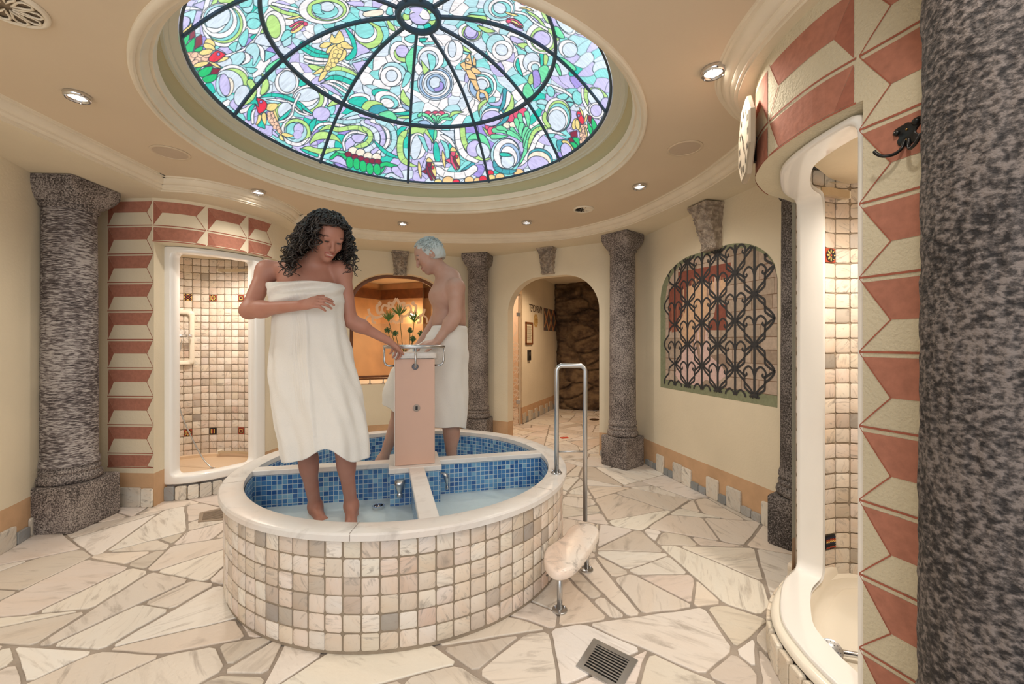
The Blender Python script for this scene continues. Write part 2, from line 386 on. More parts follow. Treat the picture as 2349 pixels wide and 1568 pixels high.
for p in stones:
    q = clip_in(p, .006)
    if len(q) < 3: continue
    # rough broken edges and knocked-off corners
    o = []
    n = len(q)
    for i in range(n):
        a, c, b = q[i], q[(i+1) % n], q[i-1]; l = hypot(c[0]-a[0], c[1]-a[1]); lb = hypot(b[0]-a[0], b[1]-a[1])
        k = min(.018, l*.22, lb*.22)
        if lb > 1e-5: o.append((a[0]+(b[0]-a[0])/lb*k, a[1]+(b[1]-a[1])/lb*k))
        if l > 1e-5: o.append((a[0]+(c[0]-a[0])/l*k, a[1]+(c[1]-a[1])/l*k))
        m = int(l/.05)
        for j in range(1, m): t = j/m; o.append((a[0]+(c[0]-a[0])*t, a[1]+(c[1]-a[1])*t))
    o = [(x+.006*noise.noise(Vector((x*9, y*9, 0)))+.003*noise.noise(Vector((x*31, y*31, 3))), y+.006*noise.noise(Vector((x*9, y*9, 5)))+.003*noise.noise(Vector((x*31, y*31, 8)))) for x, y in o]
    h = R.uniform(-.0012, .0008); c = R.choice(SP); k = R.uniform(.92, 1.03); c = (c[0]*k, c[1]*k*R.uniform(.985, 1.01), c[2]*k*R.uniform(.96, 1.02))
    fl.prism(o, -.006, h, .003, c)
floor = struct('floor', fl, [MT['fgrout'], MT['slab']])
# ---- walls as plan curves
LWc = Curve([(-2.3, -1.2), (-2.62, .6), (-2.75, 1.8), (-2.9, 2.37), (-3.02, 2.68), (-3.13, 3.1)])
def wall(name, cv, z0=0, z1=SOF, dado=.243, off=0):
    m = M(); m.cur = 0; cv.strip(m, 0, cv.L, dado or z0, z1, off)
    if dado: m.cur = 1; cv.strip(m, 0, cv.L, z0, dado, off)
    return struct(name, m, [MT['wall'], MT['dado']], True, 40)
wall('wall_left', LWc)
PIc = Curve([(-3.16, 3.08), (-2.61, 3.05)], smooth=0)
wall('wall_left', PIc)
RTc = Curve([(-2.61, 3.05), (-2.63, 3.19)], smooth=0)
wall('wall_left', RTc)
Lc = Curve([(-2.66, 3.17), (-2.5, 3.195), (-2.34, 3.31), (-2.225, 3.47), (-2.155, 3.62), (-2.125, 3.8), (-2.125, 3.98)])
LF = Curve([(-2.62, 3.045), (-2.45, 3.10), (-2.29, 3.24), (-2.17, 3.44), (-2.105, 3.64), (-2.09, 3.95)])
m = M(); LF.strip(m, 0, LF.L, 1.93, SOF)          # fascia over the left shower, with its underside
m.rings([[(*LF.at(LF.L*i/30), 1.93) for i in range(31)], [(*Lc.at(Lc.L*i/30, -.05), 1.925) for i in range(31)]], False)
struct('wall_left', m, MT['wall'], True, 40)
# plain wall right of the left shower frame, on to the back
uR = Lc.L-.42
m = M(); Lc.strip(m, Lc.L-.36, Lc.L, .243, 1.93); m.cur = 1; Lc.strip(m, Lc.L-.36, Lc.L, 0, .243)
struct('wall_left', m, [MT['wall'], MT['dado']], True, 40)
B1 = Curve([(-2.125, 3.95), (-2.12, 4.3), (-2.05, 4.55), (-1.95, 4.68)])
wall('wall_back', B1)
def supell(u0, u1, z0, z1, ru, rz, n=14, bot=False, rb=0):
    """outline of an arched opening, counterclockwise from bottom left"""
    o = [(u0, z0), (u1, z0)] if not rb else []
    if rb:
        for i in range(n+1): a = pi+pi/2*i/n; o.append((u0+rb+rb*cos(a), z0+rb+rb*sin(a)))
        for i in range(n+1): a = -pi/2+pi/2*i/n; o.append((u1-rb+rb*cos(a), z0+rb+rb*sin(a)))
    for i in range(n+1): a = pi/2*i/n; o.append((u1-ru+ru*cos(a), z1-rz+rz*sin(a)))
    for i in range(n+1): a = pi/2+pi/2*i/n; o.append((u0+ru+ru*cos(a), z1-rz+rz*sin(a)))
    return o
def flatwall(name, a, b, hole, depth, z1=SOF, dado=.243, door=False, mats=None, revcol=0):
    a, b = Vector(a), Vector(b); d = (b-a); L = d.length; d.normalize(); back = Vector((-d.y, d.x))
    P = lambda s, z, o=0: (a.x+d.x*s+back.x*o, a.y+d.y*s+back.y*o, z)
    m = M()
    def tess(outer, hl, k):
        ps = [[Vector((x, y, 0)) for x, y in q] for q in ([outer]+([hl] if hl else []))]
        tr = geometry.tessellate_polygon(ps); fl_ = [p for q in ps for p in q]
        m.cur = k; m.add([P(p.x, p.y) for p in fl_], tr)
    if door:   # opening reaches the floor: split in left, right and over parts
        o = [p for p in hole if p[1] > dado+1e-4]; u0, u1 = hole[0][0], hole[1][0]
        tess([(0, dado), (u0, dado)]+o[::-1]+[(u1, dado), (L, dado), (L, z1), (0, z1)], None, 0)
        tess([(0, 0), (u0, 0), (u0, dado), (0, dado)], None, 1); tess([(u1, 0), (L, 0), (L, dado), (u1, dado)], None, 1)
    else:
        tess([(0, dado), (L, dado), (L, z1), (0, z1)], hole, 0); tess([(0, 0), (L, 0), (L, dado), (0, dado)], None, 1)
    m.cur = 0
    hh = hole
    if door:
        hi = [p for p in hole if p[1] > dado]
        m.rings([[P(*p) for p in [(u1, dado)]+hi+[(u0, dado)]], [P(*p, depth) for p in [(u1, dado)]+hi+[(u0, dado)]]], False)
        m.cur = 1
        for u in (u0, u1): m.rings([[P(u, 0), P(u, dado)], [P(u, 0, depth), P(u, dado, depth)]], False)
    else: m.rings([[P(*p) for p in hh], [P(*p, depth) for p in hh]], True)
    struct(name, m, [MT['wall'], MT['dado']], False)
    return P, L
N0, N1 = (-1.95, 4.68), (-.45, 5.25)
nh = supell(.125, 1.235, .71, 2.0, .46, .34)
NP, NL = flatwall('wall_back', N0, N1, nh, .16)
D0, D1 = (-.45, 5.25), (1.02, 4.38)
dd_ = Vector(D1)-Vector(D0)
# opening ends where the photo's jambs stand
def s_at(slope, a, b): 
    t = (slope*a[1]-a[0])/((b[0]-a[0])-slope*(b[1]-a[1])); return t*hypot(b[0]-a[0], b[1]-a[1])
du0, du1 = s_at(-.010, D0, D1), s_at(.2085, D0, D1)
dh = supell(du0, du1, 0, 1.945, .42, .40)
DP, DLn = flatwall('wall_back', D0, D1, dh, .12, door=True)
RW = Curve([(1.02, 4.38), (1.2, 4.33), (1.305, 4.18), (1.36, 3.95), (1.46, 3.53), (1.57, 3.12), (1.67, 2.72), (1.74, 2.45), (1.8, 2.2)])
wall('wall_right', RW)
# near shower: outer wall curve
Pc = Curve([(1.75, 2.42), (1.56, 2.24), (1.435, 2.094), (1.31, 2.0), (1.167, 1.915), (1.029, 1.765), (.968, 1.64), (.938, 1.5), (.945, 1.307), (.985, 1.174), (1.024, 1.062), (1.08, .86), (1.12, .5)])
def unear(cv, x, y):
    k = min(range(len(cv.p)), key=lambda i: (cv.p[i].x-x)**2+(cv.p[i].y-y)**2); return cv.s[k]
uA, uB = unear(Pc, 1.355, 2.035), unear(Pc, .985, 1.174)
m = M(); Pc.strip(m, 0, uA, .243, SOF); Pc.strip(m, uA, uB, 1.878, SOF); Pc.strip(m, uB, Pc.L, 0, SOF)
m.cur = 1; Pc.strip(m, 0, uA, 0, .243)
m.cur = 2
P2 = Curve([(1.52, 2.06), (1.40, 2.0), (1.30, 1.92), (1.19, 1.83), (1.09, 1.70), (1.01, 1.56), (.985, 1.403), (.99, 1.27), (1.004, 1.185)])
m.rings([[(*Pc.at(uA+(uB-uA)*i/40), 1.878) for i in range(41)], [(*P2.at(P2.L*i/40, -.03), 1.865) for i in range(41)]], False)
# jamb returns at the pier and at the far side
m.rings([[(.985, 1.174, 0), (1.06, 1.20, 0)], [(.985, 1.174, 1.878), (1.06, 1.20, 1.878)]], False)
struct('wall_right', m, [MT['cream'], MT['dado'], MT['cream']], True, 40)
# ---- soffit, crown moulding, ceiling
Cpts = [[(-2.2, -1.2), (-2.4, .8), (-2.42, 1.97), (-2.45, 2.92)], [(-2.45, 2.92), (-2.2, 2.98), (-2.0, 3.2), (-1.92, 3.48), (-1.95, 3.72)],
        [(-1.95, 3.72), (-1.75, 4.1), (-1.4, 4.32), (-.9, 4.42), (-.4, 4.46), (.055, 4.43), (.42, 4.34), (.705, 4.18), (1.0, 3.85), (1.15, 3.55), (1.32, 2.99), (1.37, 2.6), (1.38, 2.30)],
        [(1.38, 2.30), (1.28, 2.13), (1.14, 2.01), (1.0, 1.85), (.93, 1.69), (.90, 1.52), (.905, 1.32), (.94, 1.16), (.97, 1.05), (1.04, .85), (1.07, -1.2)]]
seg = [Curve(p) for p in Cpts]; CI = []
for s in seg: CI += s.p[:-1]
CI.append(seg[-1].p[-1])
def offs(P, d):
    o = []; n = len(P)
    for i, p in enumerate(P):
        a = P[i-1] if i else p; b = P[i+1] if i < n-1 else p
        t = (b-a).normalized(); nn = Vector((t.y, -t.x))
        k = 1
        if 0 < i < n-1:
            t0, t1 = (p-a).normalized(), (b-p).normalized(); k = 1/max(.5, (nn.dot(Vector((t0.y, -t0.x)))))
        o.append(p+nn*d*k)
    return o
prof = [(0, 2.25), (0, 2.259), (.013, 2.259), (.013, 2.268), (.022, 2.271), (.03, 2.279), (.031, 2.288), (.040, 2.288), (.050, 2.294), (.060, 2.305), (.065, 2.316), (.065, 2.323), (.080, 2.323), (.081, 2.331), (.09, 2.331)]
m = M(); m.rings([[(q.x, q.y, z) for q in offs(CI, d)] for d, z in prof], False)
struct('trim_1', m, MT['mold'], True, 35)
def flatpoly(polys, z, mats, name):
    ps = [[Vector((x, y, 0)) for x, y in q] for q in polys]; fl_ = [p for q in ps for p in q]
    m = M(); m.add([(p.x, p.y, z) for p in fl_], geometry.tessellate_polygon(ps)); return struct(name, m, mats)
ci = [(p.x, p.y) for p in CI]
flatpoly([[(-4.2, -1.2)]+ci+[(3.4, -1.2), (3.4, 8.6), (-4.2, 8.6)]], SOF, MT['wall'], 'ceiling')
DCX, DCY = -.545, 2.44
def oring(rx, ry, z, n=128, rot=0): return [(DCX+rx*cos(2*pi*i/n), DCY+ry*sin(2*pi*i/n), z) for i in range(n)]
OR = [(1.275, 1.225, 2.331), (1.27, 1.222, 2.322), (1.262, 1.212, 2.318), (1.256, 1.204, 2.318), (1.254, 1.20, 2.330), (1.246, 1.19, 2.336), (1.243, 1.184, 2.352), (1.232, 1.165, 2.368), (1.225, 1.15, 2.376),
      (1.224, 1.147, 2.385), (1.216, 1.13, 2.395), (1.213, 1.12, 2.41), (1.21, 1.108, 2.418), (1.207, 1.1, 2.42)]
co = [(p.x, p.y) for p in offs(CI, .09)]
flatpoly([co, [(x, y) for x, y, z in oring(*OR[0])]], CEI+.001, MT['ceil'], 'ceiling')
PRO = [(1.275, 2.331), (1.275, 2.319), (1.270, 2.314), (1.263, 2.314), (1.257, 2.320), (1.257, 2.331), (1.247, 2.331), (1.244, 2.345), (1.237, 2.360), (1.227, 2.371), (1.227, 2.384), (1.217, 2.384), (1.215, 2.400), (1.210, 2.412), (1.207, 2.420)]
OR = [(a, 1.10+(a-1.207)/.068*.125, z) for a, z in PRO]
m = M(); m.rings([oring(*q) for q in OR], True); struct('trim_2', m, MT['mold'], True, 35)
# ---- marble skirting tiles
def skirt(name, cv, u0, u1, pat, z0=0, th=.014, mats=None, gap=.006, cols=('#efe9dd', '#e6dfd2', '#d9d3c8')):
    m = M(); m.cur = 1; cv.strip(m, u0, u1, z0, z0+.045, .006); m.cur = 0; u = u0; k = 0
    while u < u1-.03:
        wd, h, gr = pat(k); k += 1; wd = min(wd, u1-u)
        c = rgb(R.choice(cols)) if not gr else rgb(R.choice(['#9fa3a6', '#8f9598', '#b4b4b2']))
        a, b = cv.at(u+gap/2, .002), cv.at(u+wd-gap/2, .002); rz = atan2(b.y-a.y, b.x-a.x); nn = Vector((sin(rz), -cos(rz)))*cv.side
        cc = (a+b)/2+nn*th/2
        # upright tile with rounded corners
        W2, H = (b-a).length/2, h; rr = min(.012, W2*.4); ol = []
        for sx, sz, a0 in ((1, 0, -90), (1, 1, 0), (-1, 1, 90), (-1, 0, 180)):
            for q in (0, 45, 90):
                t = radians(a0+q); ol.append((sx*(W2-rr)+rr*cos(t), (H-rr if sz else rr)+rr*sin(t)))
        d = (b-a).normalized(); P3 = lambda s, z, o: (cc.x+d.x*s+nn.x*o, cc.y+d.y*s+nn.y*o, z0+z)
        m.rings([[P3(s, z, -th/2) for s, z in ol], [P3(s, z, th*.35) for s, z in ol], [P3(s*.93, H/2+(z-H/2)*.95, th/2) for s, z in ol]], True, False, True, c)
        u += wd
    return struct(name, m, [MT['tile'], MT['grout']])
def pat_r(k): return [(.075, .055, 1), (.06, .055, 1), (.06, .055, 1), (.12, .155, 0), (.07, .06, 1), (.065, .06, 1), (.125, .15, 0), (.12, .145, 0)][k % 8] if k < 8 else [(.09, .06, 1), (.085, .055, 1), (.13, .155, 0), (.08, .065, 1), (.14, .15, 0)][(k-8) % 5]
skirt('baseboard_right', RW, unear(RW, 1.31, 4.12), RW.L, pat_r)
skirt('baseboard_left', LWc, unear(LWc, -2.75, 1.8), LWc.L-.05, lambda k: [(.2, .12, 0), (.12, .07, 1), (.17, .11, 0)][k % 3])
skirt('baseboard_left', PIc, .12, PIc.L, lambda k: [(.1, .055, 1), (.07, .06, 1), (.17, .14, 0), (.19, .135, 0)][k % 4])
skirt('baseboard_left', Lc, .03, Lc.L-.05, lambda k: (.075+.012*sin(k*3), .105, k % 7 == 0), th=.018)
skirt('baseboard_back', Curve([D0, D1], smooth=0), .02, du0-.01, lambda k: (.09, .06, 1))
skirt('baseboard_back', Curve([D0, D1], smooth=0), du1+.01, DLn, lambda k: (.09, .06, 1))
skirt('baseboard_right', Pc, unear(Pc, 1.56, 2.24), unear(Pc, 1.36, 2.03), lambda k: (.08+.01*sin(k*5), .115, 0), th=.02, cols=('#ded3c2', '#e8dece', '#d4cabc'))
# ---- painted diamond-cut stonework
RED, CRM, LIN = rgb('#b57a66'), rgb('#ddd0b2'), rgb('#a8624e')
REDD = rgb('#a86b58')
def quoin(m, sf, u0, u1, z0, z1, side=1, ridge=None, fz=.5):
    """one painted block: red top, red face on `side`, cream bottom and other face"""
    du = min(.24*(u1-u0), .05) if ridge is None else ridge; zm = z0+(z1-z0)*fz; g = .006
    def poly(pts, c, o=.0012):
        # subdivide along u so the paint follows the curve
        us = sorted(set([round(min(max(p[0], u0), u1), 5) for p in pts]+[u0+(u1-u0)*i/8 for i in range(9)]))
        for a, b in zip(us[:-1], us[1:]):
            if b-a < 1e-5: continue
            cl = []
            n = len(pts)
            def clipu(P_, lim, keep_gt):
                r = []
                for i in range(len(P_)):
                    p, q = P_[i], P_[(i+1) % len(P_)]; s = (p[0]-lim)*(1 if keep_gt else -1); t = (q[0]-lim)*(1 if keep_gt else -1)
                    if s >= 0: r.append(p)
                    if s*t < 0: k = s/(s-t); r.append((p[0]+(q[0]-p[0])*k, p[1]+(q[1]-p[1])*k))
                return r
            cl = clipu(clipu(list(pts), a, True), b, False) if n else []
            if len(cl) > 2: m.add([sf(u, z, o) for u, z in cl], [tuple(range(len(cl)))], c)
    def line(p, q, wdt=.0035, c=LIN, o=.002):
        dx, dy = q[0]-p[0], q[1]-p[1]; l = hypot(dx, dy) or 1; nx, ny = -dy/l*wdt/2, dx/l*wdt/2
        k = max(1, int(l/.03))
        for i in range(k):
            a, b = i/k, (i+1)/k; P_ = [(p[0]+dx*a+nx, p[1]+dy*a+ny), (p[0]+dx*b+nx, p[1]+dy*b+ny), (p[0]+dx*b-nx, p[1]+dy*b-ny), (p[0]+dx*a-nx, p[1]+dy*a-ny)]
            m.add([sf(min(max(u, u0), u1), z, o) for u, z in P_], [(0, 1, 2, 3)], c)
    zt = z1-.014
    if side > 0:   # red facet at low u
        poly([(u0+g, z0+.004), (u0+du, zm), (u0+g, zt)], REDD)
        poly([(u0+g*1.2, zt), (u0+du, zm), (u1-du, zm), (u1-g, zt)], RED)
        line((u1-du, zm), (u1, z0+.002)); line((u1, z1-.002), (u1-du, zm), .0025)
    else:
        poly([(u1-g, z0+.004), (u1-du, zm), (u1-g, zt)], REDD)
        poly([(u0+g, zt), (u0+du, zm), (u1-du, zm), (u1-g*1.2, zt)], RED)
        line((u0+du, zm), (u0, z0+.002)); line((u0, z1-.002), (u0+du, zm), .0025)
    line((u0, z0), (u1, z0), .006)
sfL = lambda u, z, o: (*PIc.at(u, o), z)
m = M()
uP0 = s_at(-.9664, (-3.16, 3.08), (-2.61, 3.05)); uP1 = PIc.L-.003
quoin(m, sfL, uP0, uP1, 2.0515, 2.24, 1)
for k in range(8):
    z1 = 2.0515-.208*k
    quoin(m, sfL, uP0, uP1, z1-.208, z1, 1)
quoin(m, sfL, uP0, uP1, .285, .3875, 1, fz=.06)
sfF = lambda u, z, o: (*LF.at(u, o), z)
fu = [0.0, .33, .62, .86]
for j in range(3):
    for k in range(2):
        z1 = 2.24-.19*k; quoin(m, sfF, fu[j]+.004, min(fu[j+1], LF.L)-.004, z1-(.19 if k == 0 else .115), z1, 1, .06, fz=.5 if k == 0 else .08)
qo = obj('quoin_painting', m, MT['quoin'], origin=(-2.6, 3.05, 2)); qo['kind'] = 'structure'
m = M(); sfP = lambda u, z, o: (*Pc.at(u, o), z)
uq = unear(Pc, .982, 1.182)
for k in range(12):
    z1 = 2.2145-.2085*k
    quoin(m, sfP, uq+.003, uq+.21, z1-.208, z1, 1, .05) if False else quoin(m, sfP, uq+.004, uq+.26, z1-.2085, z1, -1, .075, fz=.42)
ue = [unear(Pc, 1.0, 1.70), unear(Pc, .942, 1.525), uq]
ue = [ue[0]-.30, ue[1], uq]
for j in range(2):
    for k in range(2):
        z1 = 2.2145-.2085*k; quoin(m, sfP, ue[j]+.004, ue[j+1]-.004, z1-(.2085 if k == 0 else .127), z1, -1, .06, fz=.45 if k == 0 else .04)
qo = obj('quoin_painting', m, MT['quoin'], origin=(.98, 1.2, 2)); qo['kind'] = 'structure'
# ================================================================ columns and consoles
def column(cx, cy, rz, mt, label, side=.32, r=.125, rough=.004, top=SOF, nseg=56, name='stone_column', mt2=None):
    mt2 = mt2 or mt
    t = thing(name, (cx, cy, 0), label, 'column', 'granite columns round the room')
    def sq(s, z, n=nseg, ex=6.0, wob=0):
        o = []
        for i in range(n):
            a = 2*pi*i/n; c, s_ = cos(a), sin(a); k = (abs(c)**ex+abs(s_)**ex)**(-1/ex); x, y = c*k*s/2, s_*k*s/2
            q = 1+wob*noise.noise(Vector((c*6+cx, s_*6, z*14)))
            x *= q; y *= q
            o.append((cx+x*cos(rz)-y*sin(rz), cy+x*sin(rz)+y*cos(rz), z))
        return o
    m = M(); zs = [0, .01]+[.01+.255*i/8 for i in range(1, 9)]+[.28, .289]
    rs = [sq(side*(.97 if z in (0, .289) else 1), z, 72, 60, .008) for z in zs]; rs.append(sq(side*.5, .2895, 72))
    m.rings(rs, True, True, True); obj('plinth', m, mt2, t, True, ang=50)
    def rg(rad, z, wob=rough*3):
        return [(cx+(rad*(1+wob*noise.noise(Vector((cos(2*pi*i/nseg)*9*1+cx*7, sin(2*pi*i/nseg)*9, z*22)))))*cos(2*pi*i/nseg+rz), cy+(rad*(1+wob*noise.noise(Vector((cos(2*pi*i/nseg)*9+cx*7, sin(2*pi*i/nseg)*9, z*22)))))*sin(2*pi*i/nseg+rz), z) for i in range(nseg)]
    m = M(); pr = [(.11, .288), (.140, .289), (.150, .298), (.155, .316), (.150, .336), (.139, .345), (.136, .350), (.137, .357), (.143, .362), (.144, .370), (.139, .379), (.130, .385), (.128, .41)]
    k = r/.125; m.rings([rg(a*k, z, .012) for a, z in pr], True, True, False); obj('base_moulding', m, mt2, t, True)
    m = M(); n = 70
    m.rings([rg(r*(1.06-.06*i/n)+(.008 if i < 2 else 0), .40+(2.075-.40)*i/n) for i in range(n+1)], True); obj('shaft', m, mt, t, True)
    m = M(); rs = [rg(r*1.02, 2.06), rg(r*1.1, 2.07), rg(r*1.12, 2.08), rg(r*1.08, 2.09)]
    for i in range(8):
        q = i/7; z = 2.092+.09*q; e = 2.2+6*q; a = r*2.1+(side*1.0-r*2.1)*(q**.7); rs.append(sq(a, z, nseg, e+q**4*20, .01))
    for z in (2.2, 2.22, top-.003): rs.append(sq(side*1.02, z, nseg, 40, .008))
    # align ring start angles
    m.rings(rs, True, False, True); obj('capital', m, mt2, t, True, ang=50)
    return t
column(-2.93, 2.775, radians(3), MT['gran_l'], 'thick streaky grey granite column beside the striped pier and left shower', .345, .13, .006, mt2=MT['gran'])
column(-.41, 5.06, radians(-14), MT['gran'], 'slim grey granite column at the back wall between flower alcove and arched doorway', .31, .12)
column(1.083, 4.10, radians(40), MT['gran'], 'grey granite column between arched doorway and painted grille mural', .29, .12)
column(1.735, 2.465, radians(35), MT['gran_d'], 'dark granite column half hidden behind the white shower frame on the right', .30, .125)
column(.998, .835, radians(10), MT['gran_n'], 'huge close rough granite column filling the right edge of the picture', .30, .128, .012, nseg=160)
def console(name, P0, d, nrm, wt, wb, zt, zb, pt, pb, label, mt, face=True):
    """carved keystone: tapering block with scrolls and a mask; P0 plan point on the wall, d along, nrm out"""
    t = thing(name, (P0[0], P0[1], zb), label, 'keystone', 'carved stone keystones')
    P = lambda s, z, o: (P0[0]+d[0]*s+nrm[0]*o, P0[1]+d[1]*s+nrm[1]*o, z)
    nu, nz = 44, 64; m = M(); vs = []
    for j in range(nz+1):
        q = j/nz; z = zb+(zt-zb)*q
        w_ = wb+(wt-wb)*q**1.2; pr_ = pb+(pt-pb)*q**1.6+.012*sin(q*pi)
        if q > .9: w_ *= 1.1; pr_ *= 1.08
        if q < .07: w_ *= 1.1; pr_ *= 1.2
        for i in range(nu+1):
            s = -1+2*i/nu
            # profile across: side, front, side
            if abs(s) > .72: k = (1-abs(s))/.28; x = (1 if s > 0 else -1)*w_/2; o = pr_*k
            else: x = s/.72*w_/2; o = pr_
            if abs(s) <= .72 and face:
                fx = s/.72*w_/.13; fz = (q-.55)/.30   # mask centred a bit above the middle
                H = lambda a, b, c, e, f: math.exp(-(((fx-a)/c)**2+((fz-b)/e)**2))*f
                o += (H(0, 0, .55, .8, .022)+H(0, -.1, .1, .28, .014)+H(-.27, .22, .16, .1, -.010)+H(.27, .22, .16, .1, -.010)+H(-.27, .22, .08, .05, .007)+H(.27, .22, .08, .05, .007)
                      + H(0, .42, .5, .08, .008)+H(0, -.42, .24, .06, -.010)+H(0, -.34, .26, .05, .006)+H(0, -.52, .2, .07, .007)+H(-.35, -.1, .14, .14, .006)+H(.35, -.1, .14, .14, .006))*2.0*wt/.17
                if abs(fz) > .75 or abs(fx) > .5: o += .012*sin(fx*14+4*sin(fz*5))*cos(fz*11+fx*6)
            elif abs(s) > .72:
                kz, ko = (q-.78)/.16, (k-.5)/.45; rr = hypot(kz, ko); a = atan2(kz, ko)
                x += (1 if s > 0 else -1)*(.006*cos(rr*9-a) if rr < 1.2 else .003*sin(q*30+k*6))
            o += .003*noise.noise(Vector((x*60+P0[0]*5, z*60, 1)))
            vs.append(P(x, z, max(o, -.005)))
    fs = [(j*(nu+1)+i, j*(nu+1)+i+1, (j+1)*(nu+1)+i+1, (j+1)*(nu+1)+i) for j in range(nz) for i in range(nu)]
    m.add(vs, fs); m.add([vs[i] for i in range(nu+1)], [tuple(range(nu+1))]); m.add([vs[nz*(nu+1)+i] for i in range(nu+1)], [tuple(range(nu, -1, -1))])
    obj('carved_mask', m, mt, t, True, ang=60)
    m = M(); m.box(P(0, zt+.006, (pt+.01)/2), (wt*1.16, pt+.02, .016), atan2(d[1], d[0]), .003); obj('cap_slab', m, mt, t)
    return t
MT['carv'] = granite('carved_limestone', rgb('#8f8276'), rgb('#a8998a'), rgb('#bfb1a1'), 30, bump=.25)
dN = (Vector(N1)-Vector(N0)).normalized(); nN = (dN.y, -dN.x)
p = Vector(N0)+dN*s_at(-.268, N0, N1); console('carved_keystone', p, dN, nN, .17, .135, 2.235, 1.975, .10, .045, 'grey carved mask keystone over the lit flower alcove', MT['carv'])
dD = (Vector(D1)-Vector(D0)).normalized(); nD = (dD.y, -dD.x)
p = Vector(D0)+dD*s_at(.088, D0, D1); console('carved_keystone', p, dD, nD, .17, .135, 2.235, 1.965, .11, .045, 'carved stone keystone over the arched doorway', MT['carv'])
u = unear(RW, 1.55, 3.20); a = RW.at(u); b = RW.at(u+.03); dR = (b-a).normalized(); nR = (dR.y, -dR.x)
console('carved_keystone', a, dR, nR, .18, .15, 2.225, 1.90, .15, .05, 'largest carved face keystone over the painted grille mural', MT['carv'])
